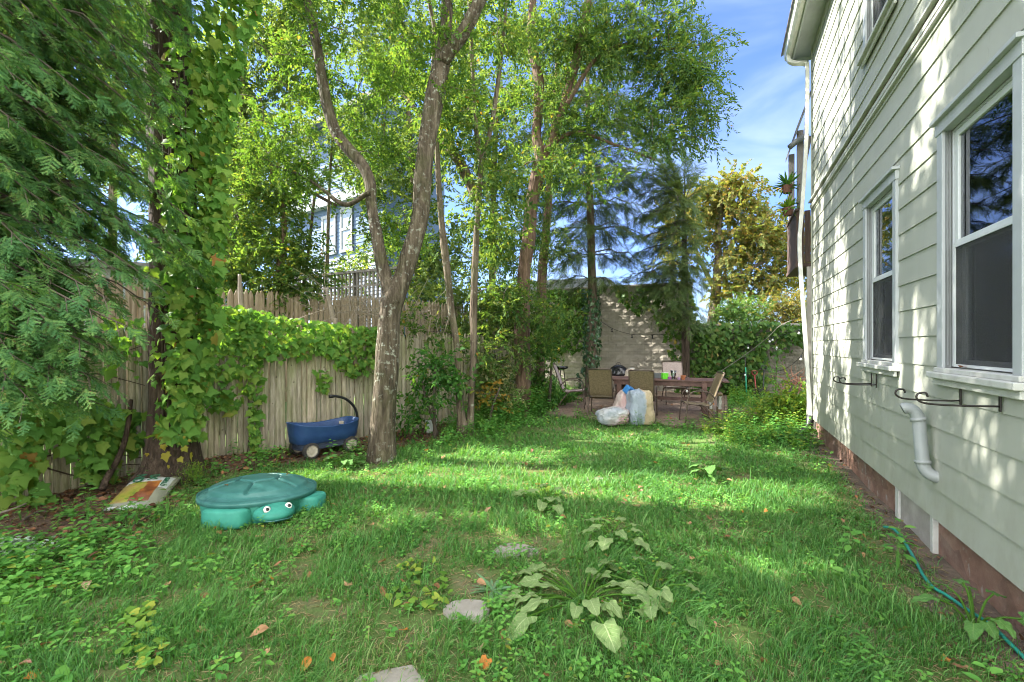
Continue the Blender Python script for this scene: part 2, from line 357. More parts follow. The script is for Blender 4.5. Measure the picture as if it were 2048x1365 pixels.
class MB:
    def __init__(s): s.v = []; s.f = []; s.mi = []; s.r = []
    def add(s, V, F, mi=0, rnd=0.0):
        o = len(s.v); s.v += [tuple(float(c) for c in p) for p in V]; s.f += [tuple(i+o for i in f) for f in F]
        s.mi += [mi]*len(F); s.r += [rnd]*len(V); return s
    def box(s, c, size, rot=None, mi=0, rnd=0.0):
        x, y, z = [a/2 for a in size]
        V = np.array([(-x, -y, -z), (x, -y, -z), (x, y, -z), (-x, y, -z), (-x, -y, z), (x, -y, z), (x, y, z), (-x, y, z)])
        if rot is not None: V = V@np.array(rot).T
        return s.add(V+np.array(c), [(0, 3, 2, 1), (4, 5, 6, 7), (0, 1, 5, 4), (1, 2, 6, 5), (2, 3, 7, 6), (3, 0, 4, 7)], mi, rnd)
    def beam(s, p, q, w, h, mi=0, up=(0, 0, 1), rnd=0.0):
        p = np.array(p, float); q = np.array(q, float); d = q-p; L = np.linalg.norm(d)
        X, Y, Z = frame(d, np.array(up, float)); return s.box((p+q)/2, (L, w, h), np.stack([X, Y, Z], 1), mi, rnd)
    def tube(s, pts, r, n=8, mi=0, cap=True, wob=0.0, flat=None):
        pts = np.asarray(pts, float); m = len(pts); r = np.broadcast_to(np.asarray(r, float), (m,))
        t = np.gradient(pts, axis=0) if m > 2 else np.repeat((pts[1]-pts[0])[None], m, 0); t = nrm(t)
        ref = np.array([0, 0, 1.]) if abs(t[0][2]) < .9 else np.array([1., 0, 0])
        a = nrm(np.cross(t[0], ref)); V = []
        th = np.arange(n)*2*math.pi/n
        for i in range(m):
            a = nrm(a-t[i]*np.dot(a, t[i])); b = np.cross(t[i], a)
            for k in range(n):
                rr = r[i]
                q = pts[i]+rr*(math.cos(th[k])*a+math.sin(th[k])*b)
                if wob:
                    w = mnoise.noise(Vector((q[0]*9, q[1]*9, q[2]*1.6)))*.6+mnoise.noise(Vector((q[0]*3, q[1]*3, q[2]*1.2)))+.5*mnoise.noise(Vector((q[0]*26, q[1]*26, q[2]*5)))
                    q = pts[i]+rr*(1+wob*w)*(math.cos(th[k])*a+math.sin(th[k])*b)
                V.append(q)
        F = [(i*n+k, i*n+(k+1) % n, (i+1)*n+(k+1) % n, (i+1)*n+k) for i in range(m-1) for k in range(n)]
        if cap: F += [tuple(range(n-1, -1, -1)), tuple((m-1)*n+k for k in range(n))]
        return s.add(V, F, mi)
    def lathe(s, prof, n=24, c=(0, 0, 0), rot=None, mi=0, cap=True):
        V = [(r*math.cos(2*math.pi*k/n), r*math.sin(2*math.pi*k/n), z) for r, z in prof for k in range(n)]
        V = np.array(V)
        if rot is not None: V = V@np.array(rot).T
        m = len(prof)
        F = [(i*n+k, i*n+(k+1) % n, (i+1)*n+(k+1) % n, (i+1)*n+k) for i in range(m-1) for k in range(n)]
        if cap and prof[0][0] > 1e-4: F.append(tuple(range(n-1, -1, -1)))
        if cap and prof[-1][0] > 1e-4: F.append(tuple((m-1)*n+k for k in range(n)))
        return s.add(V+np.array(c), F, mi)
    def prism(s, poly, z0, z1, mi=0, mp=None):
        n = len(poly); V = [(x, y, z) for z in (z0, z1) for x, y in poly]
        if mp: V = [mp(*p) for p in V]
        F = [tuple(range(n-1, -1, -1)), tuple(range(n, 2*n))]+[(i, (i+1) % n, n+(i+1) % n, n+i) for i in range(n)]
        return s.add(V, F, mi)
    def grid(s, A, mi=0, closed=False):
        A = np.asarray(A); m, n = A.shape[:2]
        return s.add(A.reshape(-1, 3), [(i*n+j, i*n+(j+1) % n, (i+1)*n+(j+1) % n, (i+1)*n+j) for i in range(m-1) for j in range(n if closed else n-1)], mi)
    def build(s, name, mat, parent=None, loc=None, bevel=0, smooth=False):
        me = bpy.data.meshes.new(name); me.from_pydata(s.v, [], s.f); me.update()
        if any(s.mi): me.polygons.foreach_set('material_index', s.mi)
        if any(s.r):
            at = me.attributes.new('rnd', 'FLOAT', 'POINT'); at.data.foreach_set('value', np.array(s.r, np.float32))
        return link(name, me, mat, parent, loc, bevel, smooth)
def spline(pts, n):
    """Catmull-Rom through rows (x,y,z,...) -> n samples"""
    p = np.asarray(pts, float); p = np.vstack([2*p[0]-p[1], p, 2*p[-1]-p[-2]]); m = len(p)-3
    out = []
    for u in np.linspace(0, m-1e-6, n):
        i = int(u); t = u-i; a, b, c, d = p[i:i+4]
        out.append(.5*((2*b)+(-a+c)*t+(2*a-5*b+4*c-d)*t*t+(-a+3*b-3*c+d)*t**3))
    return np.array(out)
def rotz(a): c, s = math.cos(a), math.sin(a); return np.array([[c, -s, 0], [s, c, 0], [0, 0, 1.]])
def rotx(a): c, s = math.cos(a), math.sin(a); return np.array([[1, 0, 0], [0, c, -s], [0, s, c]])
def roty(a): c, s = math.cos(a), math.sin(a); return np.array([[c, 0, s], [0, 1, 0], [-s, 0, c]])
def vnoise(x, y, sc, seed=0):
    g = np.random.default_rng(seed).random((64, 64)); x = np.asarray(x)*sc+100; y = np.asarray(y)*sc+100
    i = np.floor(x).astype(int); j = np.floor(y).astype(int); fx = x-i; fy = y-j
    fx = fx*fx*(3-2*fx); fy = fy*fy*(3-2*fy); a = lambda p, q: g[(i+p) % 64, (j+q) % 64]
    return (a(0, 0)*(1-fx)+a(1, 0)*fx)*(1-fy)+(a(0, 1)*(1-fx)+a(1, 1)*fx)*fy

# ---------------------------------------------------------------- foliage templates
def leaf4(L, W, fold=.18, curl=.12):       # folded diamond
    return np.array([(0, 0, 0), (.42*L, W/2, fold*W), (L, 0, -curl*L), (.42*L, -W/2, fold*W)]), np.array([(0, 3, 2), (0, 2, 1)])
def leaf_oval(L, W):
    s = [(0, 0), (.18, .3), (.42, .5), (.72, .36), (1, 0)]
    V = [(0, 0, 0)]+[(x*L, y*W, .12*W-.15*L*x*x) for x, y in s[1:4]]+[(L, 0, -.15*L)]+[(x*L, -y*W, .12*W-.15*L*x*x) for x, y in s[3:0:-1]]+[(.45*L, 0, -.03*L)]
    n = 8; return np.array(V), np.array([(8, i, (i+1) % n) for i in range(n)])
def leaf_lobed(L=1.0):                      # three-lobed creeper leaf, width about L
    o = [(0, .06), (-.1, .22), (.02, .44), (.2, .38), (.42, .52), (.5, .3), (.62, .22), (1.0, 0)]
    up = [(x*L, y*L, -.14*L*x*x-.12*L*y*y*4*.4) for x, y in o]; dn = [(x, -y, z) for x, y, z in up[-2::-1]]
    V = np.array([(.28*L, 0, .05*L)]+up+dn); n = len(V)-1
    return V, np.array([(0, 1+i, 1+(i+1) % n) for i in range(n)])
def leaf_heart(L=1.0, wav=0.0):
    o = [(0, 0), (-.1, .12), (-.12, .26), (-.02, .4), (.18, .47), (.4, .42), (.62, .3), (.82, .15), (1, 0)]
    up = [(x*L, y*L, (-.22*x*x-.25*y*y+wav*math.sin(i*2.4)*.06)*L) for i, (x, y) in enumerate(o)]
    dn = [(x, -y, z-wav*.03*L) for x, y, z in up[-2:0:-1]]
    V = np.array([(.3*L, 0, -.05*L)]+up+dn); n = len(V)-1
    return V, np.array([(0, 1+i, 1+(i+1) % n) for i in range(n)])
def twig(nl, L, lL, lW, seed, droop=.15, spread=.9):
    g = np.random.default_rng(seed); Vs, Ts, Rs, o = [], [], [], 0
    for i in range(nl):
        t = (i+.6)/nl; p = np.array([t*L, 0, -droop*L*t*t]); side = 1 if i % 2 else -1
        a = side*spread*(1-.45*t)+g.normal()*.25
        d = np.array([math.cos(a), math.sin(a), -.25+g.normal()*.3]); up = nrm(np.array([g.normal()*.45, g.normal()*.45, 1]))
        X, Y, Z = frame(d, up); sc = .65+.5*g.random()
        v, f = leaf4(lL*sc, lW*sc); Vs.append(v@np.stack([X, Y, Z])+p); Ts.append(f+o); Rs.append(np.full(len(v), g.random())); o += len(v)
    st = np.array([(0, .003, 0), (0, -.003, 0), (L, 0, -droop*L)]); Vs.append(st); Ts.append(np.array([(0, 1, 2)])+o); Rs.append(np.full(3, .2))
    return np.concatenate(Vs), np.concatenate(Ts), np.concatenate(Rs)
def spray(L, nside, sideL, nl, nw, step, seed):     # flat conifer spray, triangles as needles
    g = np.random.default_rng(seed); V, r = [], []
    def row(p0, p1):
        ln = np.linalg.norm(p1-p0); d = (p1-p0)/ln; n = max(2, int(ln/step)); side = np.array([-d[1], d[0], 0]); side /= max(np.linalg.norm(side), 1e-6)
        tone = g.random()*.5
        for i in range(n):
            p = p0+d*ln*(i+.5)/n
            for s in (1, -1):
                k = nl*(.75+.4*g.random())*(1 if i < n-3 else .7); q = p+(d*.55+side*s*.8)*k+np.array([0, 0, g.normal()*.12*nl])
                w = d*nw*.5
                V.extend([p-w, p+w, q]); r.extend([tone+.4*g.random()]*3)
    def drop(x): return np.array([0, 0, -.35*x*x/L])
    pts = [np.array([L*i/4, 0, 0])+drop(L*i/4) for i in range(5)]
    for a, b in zip(pts, pts[1:]): row(a, b)
    for i in range(nside):
        t = .1+.85*i/nside; s = 1 if i % 2 else -1; p = np.array([t*L, 0, 0])+drop(t*L); l = sideL*(1.1-.75*t)*(.8+.4*g.random())
        a = s*(.85+.2*g.normal()*.5); row(p, p+np.array([math.cos(a), math.sin(a), -.18+g.normal()*.1])*l)
    V = np.array(V); return V, np.arange(len(V)).reshape(-1, 3), np.array(r)

# ---------------------------------------------------------------- trees
HW0 = np.array([1.61, 0, 0]); U = np.array([.4116, .9114, 0]); NRM = np.array([-.9114, .4116, 0])   # house wall: foot, along, outward
LIT = []      # openings in the canopy: lawn spots (x, y, rx, ry, share) and house wall spots (s, z, rs, rz, share) kept sunny
LITW = []
def sun_cull(p):
    """crown gaps: True where a twig stays"""
    keep = np.ones(len(p), bool); t = p[:, 2]/SUN[2]; g = p-SUN*t[:, None]
    inside = ((g-HW0)@NRM) > 0
    for x, y, rx, ry, pr in LIT:
        m = inside & (((g[:, 0]-x)/rx)**2+((g[:, 1]-y)/ry)**2 < 1) & (R.random(len(p)) < pr); keep &= ~m
    den = SUN@NRM; tw = ((p-HW0)@NRM)/den; q = p-SUN*tw[:, None]; s = (q-HW0)@U; hit = (tw > 0) & (q[:, 2] > 0)
    for a, z, rs, rz, pr in LITW:
        m = hit & (((s-a)/rs)**2+((q[:, 2]-z)/rz)**2 < 1) & (R.random(len(p)) < pr); keep &= ~m
    gd = nrm(np.array([GB_[0]-GA_[0], GB_[1]-GA_[1], 0])); gn = np.array([gd[1], -gd[0], 0]); tg = ((p-np.array([*GA_, 0]))@gn)/(SUN@gn); q = p-SUN*tg[:, None]; s = (q-np.array([*GA_, 0]))@gd
    m = (tg > .6) & (s > 1.4) & (s < 4.6) & (q[:, 2] > .3) & (q[:, 2] < 3) & (R.random(len(p)) < .8); keep &= ~m
    return keep
GA_, GB_ = (-.2, 15.3), (5.1, 13.16)
def stems_px(rows, d0, d1=None):
    """rows (px, py, width px) -> (x, y, z, radius) with the distance going from d0 to d1"""
    n = len(rows); d1 = d1 or d0
    return [(*P(r[0], r[1], d0+(d1-d0)*i/(n-1)), .5*r[2]*(d0+(d1-d0)*i/(n-1))/F_PX) for i, r in enumerate(rows)]
def blob(px, py, d, rx, ry, rd, n): return (P(px, py, d), np.array([rx*d/F_PX, rd, ry*d/F_PX]), n)
def tree(name, label, cat, stems, blobs, leaf, bk, tpl, per=9, tsc=1.0, wob=.07, group=None, cull=True, spread=.35, flare=1.0, seg=18, extra=None):
    base = np.array(stems[0][0][:3]); base[2] = float(gz(base[0], base[1]))
    root = thing(name, label, cat, base, group=group)
    mb = MB(); skel = []
    for j, st in enumerate(stems):
        st = np.array(st, float); L = np.sum(np.linalg.norm(np.diff(st[:, :3], axis=0), axis=1)); sp = spline(st, max(8, int(L/.09)))
        if j == 0 and flare > 1:
            h = sp[:, 2]-sp[0, 2]; sp[:, 3] *= 1+(flare-1)*np.exp(-np.maximum(h, 0)/.22)
            sp[0, 2] -= .1
        sp[:, 3] = np.maximum(sp[:, 3], .004)
        mb.tube(sp[:, :3]-base, sp[:, 3], seg if sp[0, 3] > .05 else 8, wob=wob); skel.append(sp[:: 3, :4])
    mb.build('trunk', bk, root, smooth=True)
    if not blobs: return root
    skel = np.concatenate(skel); SP = skel[:, :3].copy()
    cs = []
    for c, r, n in blobs:
        q = rand_dirs(n)*(R.random((n, 1))**.45); cs.append(c+q*r)
    cs = np.concatenate(cs); br = MB(); tp, td = [], []
    dist = np.array([np.min(np.linalg.norm(SP-c, axis=1)) for c in cs])
    for i in np.argsort(dist):
        c = cs[i]; dv = SP-c; cost = np.linalg.norm(dv, axis=1)+.5*np.maximum(dv[:, 2], 0)
        q = SP[np.argmin(cost)]; L = np.linalg.norm(c-q)
        if L < .03: continue
        m = 5; tt = np.linspace(0, 1, m)[:, None]; path = q+(c-q)*tt+np.array([0, 0, 1])*(.14*L*np.sin(tt*math.pi))+R.normal(size=(m, 3))*.025*L*np.sin(tt*math.pi)
        r0 = min(.03, .005+.006*L); br.tube(path-base, np.linspace(r0, .0035, m), 4, cap=False)
        SP = np.vstack([SP, path[2:]])
        k = max(3, int(per*2.6*(.6+.8*R.random()))); t = .25+.75*R.random(k)
        pp = q+(c-q)*t[:, None]+R.normal(size=(k, 3))*spread*np.array([1, 1, .8])*.5
        tp.append(pp); td.append(nrm((c-q)/L*.6+R.normal(size=(k, 3))*.7+np.array([0, 0, -.1])))
    tp = np.concatenate(tp); td = np.concatenate(td)
    if cull:
        k = sun_cull(tp); tp, td = tp[k], td[k]
    cell = np.floor(tp/.4).astype(int); cnt = {}
    for c in map(tuple, cell): cnt[c] = cnt.get(c, 0)+1
    k = np.array([sum(cnt.get((a+i, b+j, c+l), 0) for i in (-1, 0, 1) for j in (-1, 0, 1) for l in (-1, 0, 1)) >= 9 for a, b, c in cell]) if len(tp) else np.ones(0, bool)
    if k.any(): tp, td = tp[k], td[k]     # no lone sprigs in mid-air
    br.build('branches', M['twig'], root, smooth=True)
    parts = []; which = R.integers(0, len(tpl), len(tp))
    up = nrm(R.normal(size=(len(tp), 3))*.45+np.array([0, 0, 1])); X, Y, Z = frame(td, up); sc = tsc*(.75+.5*R.random(len(tp)))
    for w in range(len(tpl)):
        k = which == w
        if k.any(): parts.append(stamp(tpl[w], tp[k]-base, X[k], Y[k], Z[k], sc[k]))
    V, T, r = join(parts)
    big('crown', V, T, r, leaf, root)
    return root
def conifer(name, label, cat, stems, boughs, leaf, bk, tpl, tsc=1.0, lat=.16, latL=.5, wob=.05, t0_=.12, group=None, droop=.35, kstep=.06, keep_view=False):
    base = np.array(stems[0][0][:3]); base[2] = float(gz(base[0], base[1]))
    root = thing(name, label, cat, base, group=group); mb = MB(); br = MB()
    for st in stems:
        st = np.array(st, float); L = np.sum(np.linalg.norm(np.diff(st[:, :3], axis=0), axis=1)); sp = spline(st, max(8, int(L/.1)))
        mb.tube(sp[:, :3]-base, np.maximum(sp[:, 3], .01), 16, wob=wob)
    mb.build('trunk', bk, root, smooth=True)
    pos, dr, sc = [], [], []
    for a, b in boughs:
        a = np.array(a); b = np.array(b); L = np.linalg.norm(b-a); m = 8; tt = np.linspace(0, 1, m)[:, None]
        path = a+(b-a)*tt+np.array([0, 0, 1])*(.16*L*np.sin(tt*math.pi)); path[1:-1] += R.normal(size=(m-2, 3))*.02*L
        br.tube(path-base, np.linspace(.008+.009*L, .003, m), 5, cap=False)
        n = max(3, int(L/lat)); dirv = nrm(b-a); side = nrm(np.cross(dirv, [0, 0, 1]))
        for i in range(n):
            t = t0_+(1-t0_)*(i+R.random()*.6)/n; j = min(int(t*(m-1)), m-2); p = path[j]+(path[j+1]-path[j])*(t*(m-1)-j)
            s = 1 if i % 2 else -1; ll = latL*(1.15-.75*t)*(.7+.6*R.random())
            d = nrm(dirv*.7+side*s*.8+np.array([0, 0, -droop*.6+R.normal()*.15])); e = p+d*ll+np.array([0, 0, -droop*ll*.5])
            br.tube(np.array([p, (p+e)/2+np.array([0, 0, .03*ll]), e])-base, [.005, .0035, .002], 3, cap=False)
            k = max(2, int(ll/kstep))
            for q in range(k):
                u = (q+.4)/k; pos.append(p+(e-p)*u+R.normal(size=3)*.02); dr.append(nrm(d+side*(-1 if q % 2 else 1)*.5+R.normal(size=3)*.25+np.array([0, 0, -droop*.5]))); sc.append((.7+.5*R.random())*(1.05-.3*t))
        pos.append(path[-1]); dr.append(nrm(dirv+np.array([0, 0, -droop]))); sc.append(1.)
    br.build('branches', M['twig'], root, smooth=True)
    pos = np.array(pos); dr = np.array(dr); sc = np.array(sc)*tsc
    k = sun_cull(pos)
    if keep_view: k |= (R.random(len(pos)) < .62) & (np.abs(pos[:, 0]/np.maximum(pos[:, 1], .1)) < 1.13) & (pos[:, 1] > .5) & ((pos[:, 2]-EYE)/np.maximum(pos[:, 1], .1) < .78)
    pos, dr, sc = pos[k], dr[k], sc[k]
    up = nrm(R.normal(size=pos.shape)*.25+np.array([0, 0, 1])); X, Y, Z = frame(dr, up); which = R.integers(0, len(tpl), len(pos))
    V, T, r = join([stamp(tpl[w], pos[which == w]-base, X[which == w], Y[which == w], Z[which == w], sc[which == w], R.random((which == w).sum())*.9) for w in range(len(tpl)) if (which == w).any()])
    big('crown', V, T, r, leaf, root)
    return root
LOBED = (*leaf_lobed(1.0), np.zeros(15)); LOBED = (LOBED[0], LOBED[1], np.zeros(len(LOBED[0])))
OVAL = (*leaf_oval(1.0, .55), np.zeros(9))
HEART = (*leaf_heart(1.0), np.zeros(17)); HEART = (HEART[0], HEART[1], np.zeros(len(HEART[0])))
def clad(pos, normal, size, tpl=LOBED, tilt=.45, down=1.0, outset=.04):
    """leaves laid like shingles on a surface: tips down, faces outwards"""
    pos = np.asarray(pos); n = len(pos); normal = np.broadcast_to(normal, (n, 3))
    Z = nrm(normal+R.normal(size=(n, 3))*tilt+np.array([0, 0, .35])); d = nrm(np.array([0, 0, -down])+R.normal(size=(n, 3))*.55+normal*.35)
    X, Y, Z = frame(d, Z); p = pos+normal*(outset*R.random((n, 1)))
    return stamp(tpl, p, X, Y, Z, size*(.4+1.0*R.random(n)**1.15))
for px_, py_, rx_, ry_, pr_ in ((1250, 1025, 1.6, .33, .82), (1500, 1050, .9, .3, .75), (1050, 1015, 1.0, .25, .75), (1650, 960, .6, .5, .8), (1000, 965, 1.5, .42, .9), (1350, 965, 1.3, .5, .9), (1500, 1010, .7, .35, .85), (900, 935, .9, .3, .8), (1650, 1000, .5, .4, .8), (1350, 1300, .35, .14, .8), (1480, 1320, .3, .12, .8), (1230, 880, .7, .4, .6), (1130, 870, .5, .3, .6), (1000, 1180, .25, .12, .6), (1200, 1160, .3, .15, .7)):
    g_ = G(px_, py_); LIT.append((g_[0], g_[1], rx_, ry_, pr_))
_r = random.Random(5)
for k in range(115):
    s_ = _r.uniform(4.9, 9.0) if k < 75 else _r.uniform(2, 4.9); LITW.append((s_, _r.uniform(.4, 6.4), _r.uniform(.06, .17)*(1.3 if s_ < 4.9 else 1), _r.uniform(.3, .9), 1.0))

for k in range(110):
    g_ = G(_r.uniform(650, 1650), _r.uniform(880, 1330)); LIT.append((g_[0], g_[1], _r.uniform(.1, .4), _r.uniform(.06, .2), 1.0))

for px_, py_, rx_, ry_ in ((1750, 1080, .3, .3), (1650, 1150, .35, .22), (1500, 1120, .35, .2), (1880, 1250, .2, .25), (1400, 1330, .3, .14), (1560, 1340, .25, .14), (1250, 1130, .3, .16), (1600, 1050, .5, .25), (1120, 1110, .35, .16), (900, 1010, .5, .22), (1100, 1180, .3, .14), (1330, 1240, .2, .12)):
    g_ = G(px_, py_); LIT.append((g_[0], g_[1], rx_, ry_, 1.0))
# ---------------------------------------------------------------- camera, light, sky
sc = bpy.context.scene
cam = bpy.data.cameras.new('Camera'); co = bpy.data.objects.new('Camera', cam); C.objects.link(co)
co.location = (0, 0, EYE); co.rotation_euler = (math.radians(90), 0, 0)
cam.sensor_width = 36; cam.lens = F_PX/2048*36; cam.shift_y = (HY-682.5)/2048; cam.clip_end = 900; cam.clip_start = .05
sc.camera = co
sl = bpy.data.lights.new('Sun', 'SUN'); sl.energy = SUN_E; sl.angle = math.radians(.5); sl.color = (1, .95, .86)
so = bpy.data.objects.new('Sun', sl); C.objects.link(so); so.rotation_euler = Vector(SUN).to_track_quat('Z', 'Y').to_euler()
w = bpy.data.worlds.new('World'); sc.world = w; w.use_nodes = True; nt = w.node_tree
bg = nt.nodes['Background']; sky = nt.nodes.new('ShaderNodeTexSky'); sky.sky_type = 'NISHITA'; sky.sun_disc = False
sky.sun_elevation = math.radians(42); sky.sun_rotation = math.atan2(SUN[0], SUN[1]); sky.air_density = 1.0; sky.dust_density = .6; sky.ozone_density = 1.2
L = nt.links.new
def wn(t, **kw):
    n = nt.nodes.new(t)
    for k, v in kw.items(): setattr(n, k, v)
    return n
def wmath(op, a, b, c=None):
    n = wn('ShaderNodeMath', operation=op)
    for i, v in enumerate((a, b, c)):
        if v is None: continue
        if isinstance(v, bpy.types.NodeSocket): L(v, n.inputs[i])
        else: n.inputs[i].default_value = v
    return n.outputs[0]
def wmix(fac, a, b, mode='MIX'):
    n = wn('ShaderNodeMix', data_type='RGBA', blend_type=mode)
    for i, v in ((0, fac), (6, a), (7, b)):
        if isinstance(v, bpy.types.NodeSocket): L(v, n.inputs[i])
        else: n.inputs[i].default_value = v
    return n.outputs[2]
def wstep(x, lo, hi):
    n = wn('ShaderNodeMapRange', interpolation_type='SMOOTHSTEP'); L(x, n.inputs[0]); n.inputs[1].default_value = lo; n.inputs[2].default_value = hi; return n.outputs[0]
tc = wn('ShaderNodeTexCoord'); sep = wn('ShaderNodeSeparateXYZ'); L(tc.outputs['Generated'], sep.inputs[0])
mp = wn('ShaderNodeMapping'); mp.inputs['Scale'].default_value = (1.2, 1.2, 4); L(tc.outputs['Generated'], mp.inputs[0])
nz = wn('ShaderNodeTexNoise'); nz.inputs['Scale'].default_value = 2.2; nz.inputs['Detail'].default_value = 7; nz.inputs['Distortion'].default_value = .6; L(mp.outputs[0], nz.inputs[0])
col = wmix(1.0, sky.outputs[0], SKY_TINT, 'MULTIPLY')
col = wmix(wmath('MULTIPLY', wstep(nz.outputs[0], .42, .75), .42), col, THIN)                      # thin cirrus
high = wmath('MAXIMUM', wmath('MULTIPLY', wstep(sep.outputs[2], .66, .95), .4), wmath('MULTIPLY', wstep(wmath('MULTIPLY', sep.outputs[1], -1), -.15, .4), BACK_FILL))
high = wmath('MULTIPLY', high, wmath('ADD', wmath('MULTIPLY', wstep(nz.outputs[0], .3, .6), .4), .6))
col = wmix(high, col, FILL_SKY)                                                                       # white fill light added to the unseen sky overhead and behind
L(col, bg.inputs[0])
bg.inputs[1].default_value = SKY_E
sc.view_settings.view_transform = 'Standard'; sc.view_settings.look = 'None'; sc.view_settings.exposure = EXPO; sc.view_settings.gamma = 1
sc.cycles.max_bounces = 8; sc.cycles.diffuse_bounces = 4; sc.cycles.transparent_max_bounces = 12; sc.cycles.transmission_bounces = 6
sc.cycles.use_denoising = DENOISE; sc.cycles.pixel_filter_type = 'BLACKMAN_HARRIS'; sc.cycles.filter_width = 1.0; sc.cycles.use_adaptive_sampling = False; sc.cycles.denoising_prefilter = 'FAST'; sc.cycles.sample_clamp_indirect = 6

# ---------------------------------------------------------------- ground
def gh(x, y): return gz(x, y)+.05*(vnoise(x, y, .8, 3)-.5)+.025*(vnoise(x, y, 3, 4)-.5)
FENCE = [(-7.5, -1.0), (-5.5, 3.8), (-4.5, 6.2), (-3.75, 7.0), (-1.83, 8.75), (-.6, 9.95), (.55, 11.2), (1.05, 14.3)]
def fence_dist(x, y):      # distance from the fence line, positive on the yard side
    x = np.asarray(x, float); best = np.full(x.shape, 1e9); sgn = np.zeros(x.shape)
    for (ax, ay), (bx, by) in zip(FENCE, FENCE[1:]):
        dx, dy = bx-ax, by-ay; L2 = dx*dx+dy*dy
        t = np.clip(((x-ax)*dx+(y-ay)*dy)/L2, 0, 1); d = np.hypot(x-ax-t*dx, y-ay-t*dy)
        s = np.where((x-ax)*dy-(y-ay)*dx > 0, 1, -1); m = d < best
        sgn = np.where(m, s, sgn); best = np.where(m, d, best)
    return best*sgn
def wall_dist(x, y): return (np.asarray(x)-HW0[0])*NRM[0]+np.asarray(y)*NRM[1]
def sheet(name, xs, ys, mat, dz, keep=None):
    X, Y = np.meshgrid(xs, ys); Z = gh(X, Y)+dz
    A = np.stack([X, Y, Z], -1); m, n = X.shape; F = []
    xc, yc = (X[:-1, :-1]+X[1:, 1:])/2, (Y[:-1, :-1]+Y[1:, 1:])/2; k = np.ones(xc.shape, bool) if keep is None else keep(xc, yc)
    for i in range(m-1):
        for j in range(n-1):
            if k[i, j]: F.append((i*n+j, i*n+j+1, (i+1)*n+j+1, (i+1)*n+j))
    b = MB(); b.v = [tuple(p) for p in A.reshape(-1, 3)]; b.f = F; b.mi = [0]*len(F); b.r = [0.0]*len(b.v)
    return tagged(b.build(name, mat, smooth=True), kind='structure')
fx = np.concatenate([[-500, -150, -60, -25, -15], np.arange(-10, 10.01, .2), [15, 25, 60, 150, 500]])
fy = np.concatenate([[-300, -60, -20, -6], np.arange(-2, 16.01, .2), [20, 30, 60, 150, 500]])
sheet('lawn_ground', fx, fy, M['lawn'], 0)
def bed_edge(x, y): return .95+.55*vnoise(x, y, .9, 9)-np.clip((np.asarray(y)-5)*.1, 0, .35)+np.clip((5.3-np.asarray(y))*.6, 0, 1.15)
sheet('mulch_bed', np.arange(-6.6, .01, .07), np.arange(1.5, 10, .07), M['mulch'], .008,
      lambda x, y: (fence_dist(x, y) < bed_edge(x, y)+.12*(vnoise(x, y, 6, 11)-.5)) & (fence_dist(x, y) > -.1) & (y < 9.6-.0*x))
sheet('soil_strip', np.arange(-.5, 5.8, .06), np.arange(-1, 8.6, .06), M['soil'], .008,
      lambda x, y: (wall_dist(x, y) < .12+.22*(vnoise(x, y, 2.5, 12))+.1*(vnoise(x, y, 9, 13)-.5)) & (wall_dist(x, y) > -.25))
PC = np.array([3.95, 8.62])      # patio corner
def in_patio(x, y):
    a = (np.asarray(x)-PC[0])*U[0]+(np.asarray(y)-PC[1])*U[1]; b = (np.asarray(x)-PC[0])*NRM[0]+(np.asarray(y)-PC[1])*NRM[1]
    return a, b
pa = MB(); ts = np.linspace(0, 5.6, 15); bs = np.linspace(0, 3.6, 12)
A = np.array([[(*(PC+U[:2]*a+NRM[:2]*b), float(gz(0, PC[1]+U[1]*a+NRM[1]*b))+.03) for b in bs] for a in ts])
patio = pa.grid(A).build('patio', M['paver']); patio['kind'] = 'structure'
ed = MB()
for a0, a1, b0, b1 in ((0, 5.6, -.07, -.005), (-.07, -.005, -.07, 3.6)):
    p = [PC+U[:2]*a+NRM[:2]*b for a, b in ((a0, b0), (a1, b0), (a1, b1), (a0, b1))]
    z = [float(gz(0, q[1]))+.035 for q in p]; V = [(*q, zz-.15) for q, zz in zip(p, z)]+[(*q, zz) for q, zz in zip(p, z)]
    ed.add(V, [(0, 3, 2, 1), (4, 5, 6, 7), (0, 1, 5, 4), (1, 2, 6, 5), (2, 3, 7, 6), (3, 0, 4, 7)])
e = ed.build('patio_edging', M['paver'], patio, bevel=.005)

# ---------------------------------------------------------------- the cream house
S_END = 9.03
WR = np.stack([U, NRM, np.array([0, 0, 1.])], 1)
def Wp(s, o, z): return HW0+U*s+NRM*o+np.array([0, 0, z])
house = thing('house', 'cream two-storey house with lap siding and white double-hung windows', 'house', tuple(HW0))
def wb(mb, s0, s1, o0, o1, z0, z1, mi=0):
    return mb.box(WR@np.array([(s0+s1)/2, (o0+o1)/2, (z0+z1)/2]), (s1-s0, o1-o0, z1-z0), WR, mi)
WINS = [(2.66, 3.725, 1.36, 3.22), (4.61, 5.685, 1.36, 3.2), (2.66, 3.725, 4.74, 6.45), (4.61, 5.685, 4.74, 6.45), (.3, 1.35, 1.36, 3.2)]
sd = MB(); core = MB(); S0 = -4.0
zs = []
z = .295
while z < 4.02: zs.append((z, min(z+.229, 4.03))); z += .229
z = 4.14
while z < 6.8: zs.append((z, min(z+.229, 6.86))); z += .229
